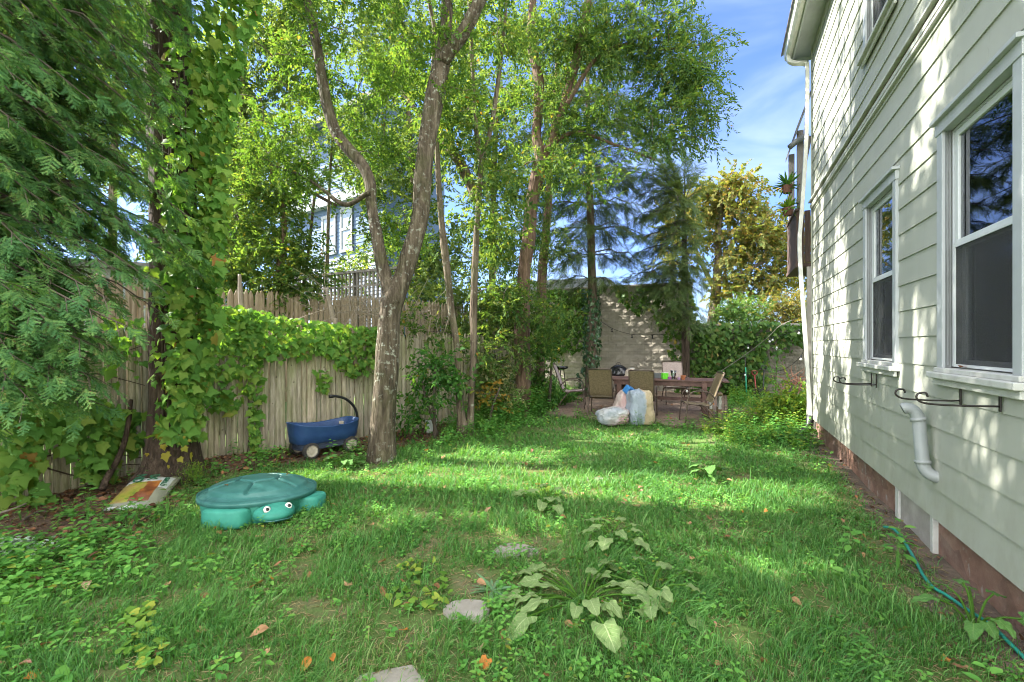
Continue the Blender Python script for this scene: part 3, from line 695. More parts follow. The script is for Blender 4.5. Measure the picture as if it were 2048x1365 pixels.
for ci, (zb, zt) in enumerate(zs):
    lift = .035 if zb > 4 and zb < 4.3 else 0
    cuts = sorted({zb, zt}|{zc for w_ in WINS for zc in (w_[2], w_[3]) if zb < zc < zt})
    for a, b in zip(cuts, cuts[1:]):
        segs = [(S0, S_END)]
        for w_ in WINS:
            if w_[2] < (a+b)/2 < w_[3]:
                segs = [q for s0, s1 in segs for q in ((s0, min(s1, w_[0])), (max(s0, w_[1]), s1)) if q[1]-q[0] > .01]
        o_at = lambda zz: .017-.011*(zz-zb)/(zt-zb)
        joints = [S0-1+((ci*1.37) % 2.44)+2.44*k for k in range(8)]
        for s0, s1 in segs:
            js = [s0]+[j for j in joints if s0+.15 < j < s1-.15]+[s1]
            for j0, j1 in zip(js, js[1:]):
                V = [WR@np.array(q) for q in ((j0, -.02, a), (j1-.002, -.02, a), (j1-.002, o_at(a), a), (j0, o_at(a), a), (j0, -.02, b), (j1-.002, -.02, b), (j1-.002, o_at(b), b), (j0, o_at(b), b))]
                sd.add(V, [(0, 3, 2, 1), (4, 5, 6, 7), (0, 1, 5, 4), (1, 2, 6, 5), (2, 3, 7, 6), (3, 0, 4, 7)])
sd.build('siding', M['siding'], house)
def side_pieces(z0, z1):
    segs = [(S0, S_END)]
    for w_ in WINS:
        if w_[2] < (z0+z1)/2 < w_[3]: segs = [q for s0, s1 in segs for q in ((s0, min(s1, w_[0])), (max(s0, w_[1]), s1)) if q[1]-q[0] > .01]
    return segs
for z0, z1 in ((.31, 1.36), (1.36, 3.2), (3.2, 3.22), (3.22, 4.74), (4.74, 6.45), (6.45, 6.9)):
    for s0, s1 in side_pieces(z0, z1): wb(core, s0+.003, s1-.003, -.14, -.021, z0, z1)
wb(core, S_END-.13, S_END-.004, -7, -.141, .3, 6.9)
core.build('wall', M['siding'], house)
rm = MB(); wb(rm, S0, S_END-.2, -1.5, -1.4, .3, 6.9); rm.build('inner_wall', M['room'], house)
# belt between the storeys
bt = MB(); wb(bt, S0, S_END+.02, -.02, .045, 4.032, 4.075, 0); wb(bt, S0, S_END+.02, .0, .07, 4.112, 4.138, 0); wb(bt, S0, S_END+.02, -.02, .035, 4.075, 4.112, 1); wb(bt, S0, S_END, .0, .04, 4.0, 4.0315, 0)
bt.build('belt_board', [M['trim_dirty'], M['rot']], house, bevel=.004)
fo = MB(); wb(fo, S0, S_END-.04, -.3, -.035, -.3, .33); fo.build('foundation', M['foundation'], house)
cp = MB(); wb(cp, 3.97, 4.64, -.04, -.012, -.2, .32); cp.build('foundation_patch', M['concrete'], house, bevel=.004)
ws = MB(); wb(ws, 4.66, 4.75, -.04, .0, -.2, .31); ws.build('foundation_strip', M['trim_dirty'], house, bevel=.004); ws = MB(); wb(ws, 3.90, 3.955, -.04, .0, -.2, .31); ws.build('foundation_strip', M['trim_dirty'], house, bevel=.004)
cb = MB(); wb(cb, S_END-.0, S_END+.02, -.09, .028, .29, 6.86); cb.build('corner_board', M['siding'], house)
# eave
ev = MB(); wb(ev, S0, S_END+.28, -.5, .27, 6.87, 6.9); wb(ev, S0, S_END+.28, .27, .3, 6.8, 7.02); wb(ev, S_END+.28, S_END+.3, -6.5, .3, 6.8, 7.02)
ev.build('eave', M['trim'], house, bevel=.004)
gu = MB(); gp = [(.302, 6.84), (.37, 6.83), (.41, 6.87), (.42, 6.93), (.425, 6.98), (.435, 6.985), (.435, 6.995), (.415, 6.99), (.302, 6.98)]
gu.prism(gp, S0, S_END+.25, mp=lambda o, z, s: WR@np.array([s, o, z])); gu.build('gutter', M['gutter'], house, smooth=False)
rf = MB(); V = [WR@np.array(q) for q in ((S0, .46, 7.0), (S_END+.34, .46, 7.0), (S_END+.34, -3.6, 9.3), (S0, -3.6, 9.3), (S0, .46, 7.04), (S_END+.34, .46, 7.04), (S_END+.34, -3.6, 9.36), (S0, -3.6, 9.36))]
rf.add(V, [(0, 3, 2, 1), (4, 5, 6, 7), (0, 1, 5, 4), (1, 2, 6, 5), (2, 3, 7, 6), (3, 0, 4, 7)]); rf.build('roof', M['roof'], house)
dp = [(9.08, .37, 6.86), (9.08, .36, 6.74), (9.06, .26, 6.66), (9.02, .12, 6.6), (9.0, .09, 6.45), (8.98, .11, 5.2), (8.97, .17, 4.1), (8.97, .21, 3.5), (8.97, .2, 3.0), (8.97, .14, 2.0), (8.97, .05, .35)]
ds = MB(); pts = [WR@np.array(p) for p in dp]
def ribbon(mb, pts, w, h):
    for p, q in zip(pts, pts[1:]): mb.beam(p, np.array(q)+nrm(np.array(q)-np.array(p))*.012, w, h, up=tuple(NRM))
ribbon(ds, spline(pts, 40), .075, .06); ds.build('downspout', M['gutter'], house, bevel=.006)
bo = MB(); bo.tube([WR@np.array(p) for p in ((8.97, .05, .36), (8.97, .06, .2), (8.9, .12, .1), (8.75, .25, .06))], .06, 14); bo.build('drain_boot', M['black'], house, smooth=True)
def window(s0, s1, z0, z1):
    cw = .09; fr = MB()
    wb(fr, s0, s0+cw, -.02, .034, z0+.075, z1-.1); wb(fr, s1-cw, s1, -.02, .034, z0+.075, z1-.1); wb(fr, s0-.015, s1+.015, -.02, .04, z1-.1, z1-.015); wb(fr, s0-.03, s1+.03, -.02, .07, z1-.015, z1+.012)
    a, b, c, d = s0+cw, s1-cw, z0+.085, z1-.1
    wb(fr, a, a+.02, -.13, -.021, c, d); wb(fr, b-.02, b, -.13, -.021, c, d); wb(fr, a+.02, b-.02, -.13, -.021, d-.02, d)
    f = fr.build('window', M['trim'], house, bevel=.003)
    si = MB(); wb(si, s0-.04, s1+.04, -.02, .085, z0, z0+.042); wb(si, s0-.01, s1+.01, -.12, .05, z0+.042, z0+.075); wb(si, s0-.02, s1+.02, .028, .05, z0-.05, z0)
    si.build('sill', M['trim_dirty'], f, bevel=.006)
    for e0, e1 in ((a+.001, a+.012), (b-.012, b-.001)):
        tr = MB(); wb(tr, e0, e1, -.01, -.002, c-.01, d); wb(tr, e0, e1, .008, .016, c-.01, d); wb(tr, e0+.003, e1-.003, -.003, .009, c-.01, c+.01); tr.build('storm_track', M['alu'], f)
    m = (c+d)/2+.02
    for nm, o, zz0, zz1 in (('upper_sash', -.045, m-.02, d-.02), ('lower_sash', -.085, c-.0, m+.02)):
        sa = MB(); w_ = .055; i0, i1 = a+.021, b-.021
        wb(sa, i0, i0+w_, o-.017, o+.017, zz0, zz1); wb(sa, i1-w_, i1, o-.017, o+.017, zz0, zz1); wb(sa, i0+w_, i1-w_, o-.017, o+.017, zz0, zz0+.05); wb(sa, i0+w_, i1-w_, o-.017, o+.017, zz1-.045, zz1)
        sa.build(nm, M['vinyl'], f, bevel=.003)
        gl = MB(); wb(gl, i0+w_, i1-w_, o-.002, o+.002, zz0+.05, zz1-.045); gl.build('pane', M['glass'], f)
    sf = MB(); i0, i1 = a+.021, b-.021
    for q in ((i0, i0+.02, c, m), (i1-.02, i1, c, m), (i0+.02, i1-.02, c, c+.02), (i0+.02, i1-.02, m-.02, m)): wb(sf, q[0], q[1], -.035, -.023, q[2], q[3])
    sf.build('screen_frame', M['vinyl'], f)
    so_ = MB(); wb(so_, i0+.02, i1-.02, -.0295, -.0285, c+.02, m-.02); so_.build('insect_screen', M['screen'], f)
    cu = MB(); A = []
    for k in range(33):
        s = a+(b-a)*k/32*.42; A.append([WR@np.array([s, -.22+.02*math.sin(k*1.7), zz]) for zz in (c-.05, d)])
    cu.grid(np.array(A)); cu.build('curtain', M['curtain'], f, smooth=True)
for w_ in WINS: window(*w_)
# overflow pipe
vp = MB(); s = 3.83
sp_ = spline([WR@np.array(p) for p in ((s+.05, .19, 1.1), (s+.045, .16, 1.11), (s+.04, .12, 1.09), (s+.035, .095, 1.02), (s+.02, .09, .9), (s, .085, .75), (s-.01, .075, .67), (s-.03, .04, .625), (s-.05, -.02, .61))], 30)
vp.tube(sp_, .043, 20); i = 9; vp.tube(sp_[10:12], .051, 20); vp.tube(sp_[19:21], .051, 20)
vp.build('vent_pipe', M['pvc'], house, smooth=True)
mo = MB(); mo.tube([sp_[0]+nrm(sp_[0]-sp_[1])*.001, sp_[0]+nrm(sp_[0]-sp_[1])*.002], .036, 20); mo.build('pipe_mouth', M['black'], house)
# porch at the far end
def Bx(mb, s0, s1, o0, o1, z0, z1): return wb(mb, s0, s1, o0, o1, z0, z1)
dk = MB()
for k in range(13):
    s = 9.3+k*.1; Bx(dk, s, s+.092, .19, .22, 3.1, 4.05)
for k in range(26): Bx(dk, 9.27, 9.3, -2.4+k*.1, -2.308+k*.1, 3.1, 4.05)
Bx(dk, 9.25, 10.6, -2.4, .24, 3.02, 3.09); Bx(dk, 9.25, 10.6, .17, .24, 4.06, 4.1)
dk.build('porch_balustrade', M['deck_wood'], house)
for q_ in ((9.32, 9.42, .1, .2, 4.1, 5.55), (10.5, 10.6, .1, .2, 4.1, 5.55)): pp = MB(); Bx(pp, *q_); pp.build('porch_post', M['greyrail'], house)
br_ = MB(); br_.beam(WR@np.array([9.3, .2, 4.2]), WR@np.array([9.3, .0, 5.4]), .06, .05); br_.build('porch_brace', M['greyrail'], house)
pr = MB(); V = [WR@np.array(q) for q in ((9.2, .24, 5.45), (10.7, .24, 5.45), (10.7, -.3, 7.0), (9.2, -.3, 7.0), (9.2, .24, 5.53), (10.7, .24, 5.53), (10.7, -.3, 7.08), (9.2, -.3, 7.08))]
pr.add(V, [(0, 3, 2, 1), (4, 5, 6, 7), (0, 1, 5, 4), (1, 2, 6, 5), (2, 3, 7, 6), (3, 0, 4, 7)]); pr.build('porch_roof', M['roof'], house)
pg = MB(); pg.tube([WR@np.array(q) for q in ((9.25, .05, 5.42), (9.22, .22, 5.32), (9.2, .34, 5.22))], .05, 12); pg.build('porch_gutter_spout', M['greybox'], house, smooth=True)
ep = MB(); Bx(ep, 9.1, 9.16, -.8, .08, .1, 3.0); ep.build('porch_panel', M['concrete'], house)
# plant hangers and a leaf on the sill
def hanger(s, z, reach, label):
    t = thing('plant_hanger', label, 'plant hanger', Wp(s, .026, z), math.atan2(NRM[1], NRM[0]), 'iron plant hangers under the windows')
    m = MB(); m.box((.004, 0, -.02), (.008, .02, .14)); m.build('mounting_bar', M['iron'], t, bevel=.002)
    a = MB(); pts = [(.0, 0, -.06), (reach*.5, 0, -.065), (reach-.03, 0, -.06), (reach+.015, 0, -.035), (reach+.01, 0, -.003), (reach-.025, 0, .003), (reach-.035, 0, -.02)]
    a.tube(spline(pts, 26), .006, 8); a.build('hook_arm', M['iron'], t, smooth=True); return t
hanger(5.37, 1.25, .32, 'black scrolled plant hanger under far window, nearer the downspout')
hanger(5.2, 1.25, .30, 'black scrolled plant hanger under far window, nearer the vent pipe')
hanger(3.36, 1.29, .33, 'black scrolled plant hanger above the vent pipe')
hanger(2.88, 1.31, .36, 'black scrolled plant hanger with large curl under the near window sill')
# ---------------------------------------------------------------- fences and things beyond
def stockade(root, line, h, mat, w=.075, seg=2.4, base=0.0, lean=.01, jit=.02, step=0):
    """a run of pointed half-round pickets in panels"""
    for (ax, ay), (bx, by) in zip(line, line[1:]):
        a = np.array([ax, ay]); b = np.array([bx, by]); Lr = np.linalg.norm(b-a); d = (b-a)/Lr; nn = np.array([d[1], -d[0]])   # towards the yard
        npan = max(1, round(Lr/seg))
        for k in range(npan):
            t0, t1 = Lr*k/npan, Lr*(k+1)/npan; mb = MB(); x = t0+.01; z0 = 0
            dh = random.uniform(-.03, .03)
            while x < t1-.02:
                ww = w*random.uniform(.85, 1.12); c = a+d*(x+ww/2); zt = base+h+dh+random.uniform(-jit, jit); tl = random.uniform(-lean, lean); of = random.uniform(0, .012)
                zb = base+float(gz(*c))-.05; prof = [(-ww/2, 0), (-ww*.34, .017), (0, .023), (ww*.34, .017), (ww/2, 0)]; V = []
                for zz, sh in ((zb, 1), (zt-.09, 1), (zt-.03, .5), (zt, .1)):
                    for px_, o in prof:
                        q = c+d*(px_*sh+tl*(zz-zb))+nn*(o*(.5+.5*sh)+of); V.append((q[0]-ax0, q[1]-ay0, zz))
                F = [(i*5+j, i*5+j+1, (i+1)*5+j+1, (i+1)*5+j) for i in range(3) for j in range(4)]+[(5*i, 5*i+5, 5*i+9, 5*i+4) for i in range(3)]+[(15, 16, 17, 18, 19)]
                mb.add(V, F, 0, .05+.95*random.random()); x += ww+random.uniform(.001, .006)
            mb.build('picket_panel', mat, root)
            ra = MB()
            for zz in (.35, h*.5, h-.35):
                p = a+d*t0-nn*.03; q = a+d*t1-nn*.03; ra.beam((p[0]-ax0, p[1]-ay0, base+zz+float(gz(*p))), (q[0]-ax0, q[1]-ay0, base+zz+float(gz(*q))), .04, .07)
            ra.build('rail', mat, root)
            po = MB(); p = a+d*t0-nn*.09; po.box((p[0]-ax0, p[1]-ay0, base+h/2+float(gz(*p))), (.09, .09, h-.1)); po.build('post', mat, root, bevel=.005)
ax0, ay0 = FENCE[2]
f1 = thing('picket_fence', 'weathered grey stockade fence with mossy pointed pickets behind the blue wagon', 'fence', (ax0, ay0, 0))
stockade(f1, FENCE[:7], 1.8, M['picket'])
# the neighbour's taller fence
def offset(line, o):
    out = []
    for i, p in enumerate(line):
        a = np.array(line[max(i-1, 0)]); b = np.array(line[min(i+1, len(line)-1)]); d = (b-a)/np.linalg.norm(b-a); out.append((p[0]-d[1]*o, p[1]+d[0]*o))
    return out
FB = [(-8.3, -.5), (-6.7, 4.6), (-5.3, 7.2), (-1.3, 11.2), (.2, 13.2)]
ax0, ay0 = FB[2]
f2 = thing('picket_fence', 'taller brown stockade fence standing on higher ground behind the mossy fence', 'fence', (ax0, ay0, 0))
stockade(f2, FB, 1.95, M['picket_far'], .085, base=.62)
# garage wall of rough block, lower ivy wall
def wall_frame(x0, y0, x1, y1):
    d = np.array([x1-x0, y1-y0]); L = np.linalg.norm(d); return L, math.atan2(d[1], d[0])
def block_wall(name, label, cat, x0, y0, x1, y1, th, z0, z1, cap=True):
    L, a = wall_frame(x0, y0, x1, y1); t = thing(name, label, cat, (x0, y0, 0), a)
    # every block face is bulged a little so that grazing light picks it out
    b = MB(); nx = int(L/.42)+1
    nz = int((z1-z0)/.2)
    for j in range(nz):
        for i in range(-1, nx):
            xa = i*.42+(.21 if j % 2 else 0); xb = xa+.412; xa, xb = max(xa, 0), min(xb, L)
            if xb-xa < .05: continue
            za = z0+j*.2; zb = min(za+.193, z1); g = random.uniform(.004, .022); n1, n2 = 5, 4; A = []
            for v in range(n2):
                row = []
                for u in range(n1):
                    e = 0 if u in (0, n1-1) or v in (0, n2-1) else g+random.uniform(-.007, .009)
                    row.append((xa+(xb-xa)*u/(n1-1), -e-(0 if e else 0), za+(zb-za)*v/(n2-1)))
                A.append(row)
            b.grid(np.array(A))
    b.build('block_face', M['block'], t)
    c = MB(); c.box((L/2, th/2+.005, (z0+z1)/2), (L, th, z1-z0)); c.build('block_core', M['block'], t)
    if cap:
        k = MB(); k.box((L/2, th/2-.01, z1+.03), (L+.04, th+.08, .06)); k.build('coping', M['concrete'], t, bevel=.01)
    return t
GA = (-.2, 15.3); GB = (5.1, 13.16); GC = (10.2, 12.3)
gar = block_wall('garage', 'flat-roofed garage with tall rough concrete block wall behind the patio table', 'garage', *GA, *GB, .25, .1, 3.32)
L, a = wall_frame(*GA, *GB)
sm = MB(); sm.box((L/2, 3.2, 1.7), (L-.1, 5.9, 3.2)); sm.build('garage_body', M['concrete'], gar)
fm = MB(); fm.box((1.9, 1.5, 3.55), (2.6, 2, .36)); fm.build('roof_hatch', M['whitewall'], gar, bevel=.02)
_bk = M['block']; M['block'] = M['block_old']
low = block_wall('garden_wall', 'low concrete block wall draped in creeper between garage and house', 'wall', GB[0]+.01, GB[1], *GC, .25, .1, 2.12)
M['block'] = _bk
# blue neighbour house
BH0 = np.array([-9.9, 20.25]); bd = np.array([.808, -.59]); bn = np.array([-.59, -.808])
bh = thing('house', 'blue shingled house with white lower clapboards beyond the fences', 'house', (*BH0, 0), math.atan2(bd[1], bd[0]))
def bb(mb, x0, x1, y0, y1, z0, z1): return mb.box(((x0+x1)/2, (y0+y1)/2, (z0+z1)/2), (x1-x0, y1-y0, z1-z0))
b = MB()
for k in range(28): 
    z = 4.95+k*.14
    if z < 7: b.add([(0, -.02-.0, z), (6.7, -.02, z), (6.7, -.005, z+.14), (0, -.005, z+.14)], [(0, 1, 2, 3)]); b.add([(0, 0, z), (6.7, 0, z), (6.7, -.02, z), (0, -.02, z)], [(0, 1, 2, 3)])
for k in range(20):
    z = 7.5+k*.14; b.add([(2.4, -.02, z), (6.7, -.02, z), (6.7, -.005, z+.14), (2.4, -.005, z+.14)], [(0, 1, 2, 3)]); b.add([(2.4, 0, z), (6.7, 0, z), (6.7, -.02, z), (2.4, -.02, z)], [(0, 1, 2, 3)])
b.build('shingle_wall', M['bluewall'], bh)
b = MB()
for z0, z1, x0, x1 in ((1.2, 4.93, 0, 6.7), (7.5, 10.2, 0, 2.4)):
    z = z0
    while z < z1: b.add([(x0, -.035, z), (x1, -.035, z), (x1, -.008, z+.13), (x0, -.008, z+.13)], [(0, 1, 2, 3)]); b.add([(x0, 0, z), (x1, 0, z), (x1, -.035, z), (x0, -.035, z)], [(0, 1, 2, 3)]); z += .13
b.build('clapboard_wall', M['whiteclap'], bh)
b = MB(); bb(b, 0, 6.7, .01, 3, 0, 10.2); b.build('house_body', M['bluewall'], bh)
b = MB(); bb(b, -.25, 6.9, -.3, -.04, 6.95, 7.12); bb(b, -.1, 6.8, -.12, -.04, 7.12, 7.42); bb(b, -.12, .04, -.06, .1, 1, 10.2); b.build('cornice', M['whitewall'], bh)
for x0, z0, ww, hh in ((3.05, 5.2, .75, 1.35), (4.3, 5.2, .55, 1.5), (.75, 7.85, .62, 1.3), (1.55, 7.85, .62, 1.3)):
    b = MB(); 
    for q in ((x0-.1, x0, z0, z0+hh), (x0+ww, x0+ww+.1, z0, z0+hh), (x0-.12, x0+ww+.12, z0+hh, z0+hh+.12), (x0-.14, x0+ww+.14, z0-.1, z0), (x0, x0+ww, z0+hh*.48, z0+hh*.54)): bb(b, q[0], q[1], -.08, -.03, q[2], q[3])
    f = b.build('window', M['whitewall'], bh); g = MB(); bb(g, x0, x0+ww, -.05, -.04, z0, z0+hh); g.build('pane', M['winglass'], f)
b = MB(); V = [(-.5, -.6, 10.1), (7.1, -.6, 10.1), (7.1, 3, 12.5), (-.5, 3, 12.5), (-.5, -.6, 10.25), (7.1, -.6, 10.25), (7.1, 3, 12.7), (-.5, 3, 12.7)]
b.add(V, [(0, 3, 2, 1), (4, 5, 6, 7), (0, 1, 5, 4), (1, 2, 6, 5), (2, 3, 7, 6), (3, 0, 4, 7)]); b.build('roof', M['roof'], bh)
# raised deck with balustrade in front of it
dk0 = P(608, 545, 13.2); dk1 = P(760, 560, 11.9); dk = thing('deck', 'raised grey wooden deck with baluster railing behind the tall fence', 'deck', (dk0[0], dk0[1], 0), math.atan2(dk1[1]-dk0[1], dk1[0]-dk0[0]))
Ld = np.linalg.norm((dk1-dk0)[:2])
b = MB(); bb(b, -2.5, Ld+.6, 0, 2.2, 2.45, 2.6); b.build('deck_floor', M['greyrail'], dk)
b = MB(); bb(b, -2.5, Ld+.6, -.03, .06, 3.5, 3.56); bb(b, -2.5, Ld+.6, -.01, .04, 2.75, 2.82); bb(b, -2.5, Ld+.6, -.01, .04, 3.12, 3.17); b.build('hand_rail', M['greyrail'], dk)
b = MB()
for k in range(int((Ld+3)/.14)): bb(b, -2.45+k*.14, -2.405+k*.14, -.012, .03, 2.62, 3.49)
b.build('balusters', M['greyrail'], dk)
for k in range(5):
    b = MB(); x = -2.4+k*(Ld+2.9)/4; bb(b, x-.06, x+.06, .05, .17, .2, 3.55); b.build('deck_post', M['greyrail'], dk, bevel=.005)
# white garage beyond the fence at the far left
wg = thing('garage', 'white garage beyond the fence seen through the yew boughs', 'garage', (-13.5, 7.6, 0), .42)
b = MB(); bb(b, 0, 7.2, 0, 5, 0, 3.2); b.build('garage_wall', M['whitewall'], wg); b = MB(); bb(b, -.3, 7.5, -.3, 5.3, 3.2, 3.34); b.build('roof', M['roof'], wg)
b = MB()
for k in range(14): bb(b, .02, 7.18, -.02, -.001, .4+k*.2, .41+k*.2)
b.build('board_groove', M['greyrail'], wg)
# clothes line post, snags
cpz = P(597, 640, 9.6); b0 = np.array([cpz[0], cpz[1], 0]); t = thing('clothesline_post', 'leaning thin dark wooden post with slanted crossbar behind the fence', 'post', b0)
top = P(629, 392, 9.6); b = MB(); b.tube(np.array([(0, 0, 0), cpz-b0, (cpz+top)/2-b0+.02, top-b0]), [.035, .035, .032, .03], 8); b.build('upright', M['root'], t, smooth=True)
b = MB(); b.beam(P(587, 366, 9.6)-b0, P(673, 412, 9.6)-b0, .06, .06); b.build('crossbar', M['root'], t, bevel=.006)
def snag(rows, d, label):
    st = np.array(stems_px(rows, d)); b0 = np.array([st[0, 0], st[0, 1], 0]); b = MB(); pts = np.vstack([[st[0, 0], st[0, 1], 0, st[0, 3]], st]); sp = spline(pts, 24); b.tube(sp[:, :3]-b0, sp[:, 3], 10, wob=.15)
    o = b.build('dead_sapling', M['deadwood'], None, loc=b0, smooth=True); tagged(o, label, 'dead sapling')
snag([(483, 640, 9), (481, 600, 9), (480, 575, 8), (479, 549, 6)], 7.6, 'short bleached dead sapling standing upright above the creeper')
snag([(671, 660, 11), (667, 640, 10), (662, 615, 9), (655, 592, 7)], 8.2, 'leaning bleached broken sapling with a knot beside the lichened tree')

# ---------------------------------------------------------------- trees
TW = [twig(9, .27, .088, .046, s) for s in (1, 2, 3, 4)]
TWS = [twig(11, .26, .066, .036, s) for s in (5, 6, 7)]
TWL = [twig(7, .3, .11, .055, s) for s in (8, 9, 10)]
TWD = [twig(10, .3, .092, .036, s, droop=.5, spread=.7) for s in (11, 12, 13)]
# the lichened two-stemmed tree
trunk = [(762, 922, 50), (764, 880, 50), (768, 820, 48), (773, 750, 46), (775, 695, 45), (780, 630, 42), (790, 590, 45), (806, 555, 36), (819, 510, 36), (834, 460, 34), (843, 415, 35), (845, 366, 37), (850, 312, 34), (862, 234, 37), (873, 176, 37), (885, 120, 33), (892, 60, 24), (894, 0, 22), (897, -110, 19), (915, -260, 14), (925, -420, 7)]
left = [(790, 610, 30), (778, 575, 30), (764, 531, 28), (752, 465, 26), (746, 432, 24), (742, 399, 24), (740, 366, 25), (726, 333, 26), (698, 300, 26), (675, 270, 25), (656, 220, 24), (645, 165, 23), (634, 92, 21), (618, 18, 19), (598, -60, 16), (570, -200, 12), (545, -330, 6)]
rb = [(885, 125, 26), (905, 95, 28), (930, 60, 27), (958, 5, 26), (985, -60, 22), (1020, -180, 15), (1040, -300, 7)]
ll = [(738, 385, 10), (690, 410, 9), (640, 375, 7), (600, 350, 5), (540, 330, 3)]
tree('tree', 'lichen-spotted two-stemmed tree beside the blue wagon', 'tree',
     [stems_px(trunk, 6.5, 6.9), [(a_, b_, c_, r_*.88) for a_, b_, c_, r_ in stems_px(left, 6.55, 7.0)], stems_px(rb, 6.75, 6.4), stems_px(ll, 6.6, 7.3)],
     [blob(640, 90, 7.0, 150, 110, .9, 26), blob(540, 240, 7.4, 80, 110, .8, 16), blob(750, 240, 7.6, 70, 130, .7, 16), blob(800, 60, 7.4, 90, 80, .9, 14), blob(930, 110, 6.9, 70, 90, .6, 10),
      blob(640, -170, 7.0, 260, 150, 1.4, 60), blob(930, -170, 6.8, 200, 150, 1.3, 45), blob(780, -420, 6.9, 300, 170, 1.6, 60), blob(800, 470, 7.6, 50, 60, .4, 8), blob(640, 345, 7.4, 70, 40, .5, 7)],
     M['leaf_main'], M['bark_main'], TWS, per=10, wob=.085, flare=1.25)
# slim pair
a2 = [(926, 870, 26), (922, 830, 16), (919, 793, 14), (915, 730, 12.5), (913, 690, 11), (909, 660, 13), (904, 630, 13), (897, 564, 14), (889, 498, 14.5), (882, 432, 12), (877, 366, 11), (874, 300, 10), (870, 235, 9), (866, 150, 9), (868, 60, 8), (858, 0, 8), (845, -120, 7), (830, -250, 4)]
b2 = [(936, 872, 24), (941, 830, 15), (943, 780, 13), (947, 711, 14), (947, 640, 15), (948, 597, 14), (950, 531, 13), (954, 450, 11), (958, 390, 11), (961, 332, 11), (952, 260, 9), (948, 200, 8), (943, 98, 7), (938, 0, 7), (934, -120, 5), (930, -260, 3)]
c2 = [(961, 330, 9), (973, 293, 9), (983, 250, 9), (989, 215, 9), (997, 156, 8), (1004, 100, 7), (1010, 40, 6), (1013, -30, 6), (1020, -200, 4)]
d2 = [(950, 400, 16), (940, 368, 20), (919, 324, 20), (900, 300, 19), (883, 283, 17), (868, 262, 12), (840, 230, 9), (800, 180, 6)]
tree('tree', 'slim tree with two straight trunks rising from one base by the white bucket', 'tree',
     [stems_px(a2, 8.2, 8.0), stems_px(b2, 8.27, 8.6), stems_px(c2, 8.5, 8.4), stems_px(d2, 8.9, 9.6)],
     [blob(990, 470, 9.3, 60, 70, .5, 9), blob(1000, 590, 9.3, 45, 90, .4, 9), blob(940, 300, 8.6, 90, 100, .8, 18), blob(890, 200, 8.8, 70, 110, .8, 12), blob(990, 90, 8.6, 90, 110, .9, 18),
      blob(1010, 400, 8.4, 60, 60, .6, 10), blob(940, -150, 8.4, 150, 170, 1.2, 34), blob(965, 690, 8.9, 40, 50, .3, 4), blob(840, 620, 8.8, 30, 60, .3, 4), blob(1190, 350, 7.9, 60, 40, .4, 7)],
     M['leaf_mid'], M['bark_grey'], TW, per=9, flare=1.2, wob=.08)
# red-brown forked tree
t3 = [(1046, 842, 34), (1046, 815, 31), (1047, 773, 31), (1045, 711, 32), (1044, 650, 31), (1046, 590, 28), (1048, 546, 26), (1058, 473, 27), (1062, 418, 26), (1070, 375, 27), (1079, 335, 30), (1082, 308, 28), (1073, 273, 19), (1078, 195, 20), (1076, 150, 20), (1061, 78, 18), (1066, 0, 14), (1070, -120, 11), (1062, -280, 6)]
t3b = [(1083, 320, 24), (1102, 289, 21), (1114, 254, 20), (1130, 207, 20), (1141, 156, 20), (1157, 109, 19), (1167, 59, 18), (1177, 0, 17), (1196, -90, 13), (1215, -240, 7)]
t3c = [(1130, 215, 10), (1190, 120, 8), (1250, 90, 6), (1320, 100, 4), (1400, 90, 2.5)]
t3d = [(1090, 300, 9), (1150, 265, 8), (1230, 290, 6), (1310, 320, 4)]
tree('tree', 'red-brown forked tree leaning over the lawn edge by the shrubs', 'tree',
     [stems_px(t3, 9.9, 10.0), stems_px(t3b, 9.95, 9.5), stems_px(t3c, 9.7, 9.2), stems_px(t3d, 9.8, 9.3)],
     [blob(1140, 60, 9.7, 100, 90, .9, 26), blob(1230, 80, 9.4, 100, 90, .9, 26), blob(1330, 95, 9.2, 85, 85, .8, 22), blob(1400, 130, 9.1, 60, 60, .6, 12), blob(1310, 230, 9.2, 90, 70, .7, 20), blob(1395, 225, 9.0, 50, 110, .5, 14), blob(1060, 140, 9.9, 80, 110, .9, 18),
      blob(1170, 230, 9.5, 90, 60, .7, 15), blob(1070, 440, 10.6, 70, 90, .5, 12), blob(1070, 600, 10.6, 70, 80, .5, 12), blob(1020, 620, 9.5, 22, 60, .2, 4), blob(1110, 330, 9.6, 70, 50, .6, 10), blob(1140, -160, 9.6, 220, 150, 1.5, 50), blob(1330, -70, 9.2, 110, 70, .8, 18), blob(1060, 690, 9.5, 30, 40, .2, 4), blob(1110, 630, 9.6, 35, 50, .3, 6)],
     M['leaf_mid'], M['bark_red'], TWD, per=9, flare=1.25, wob=.06)
t4 = [(1081, 780, 22), (1080, 720, 20), (1081, 640, 20), (1085, 540, 19), (1091, 473, 17), (1097, 400, 15), (1100, 330, 13), (1108, 240, 10), (1115, 100, 7)]
tree('tree', 'straight brown trunk close behind the red-brown forked tree', 'tree', [stems_px(t4, 11.8)], [blob(1120, 200, 11.8, 90, 120, .9, 18), blob(1010, 480, 11.8, 50, 80, .6, 10), blob(1120, 500, 11.6, 45, 60, .5, 8)], M['leaf_back'], M['bark_red'], TW, per=8)
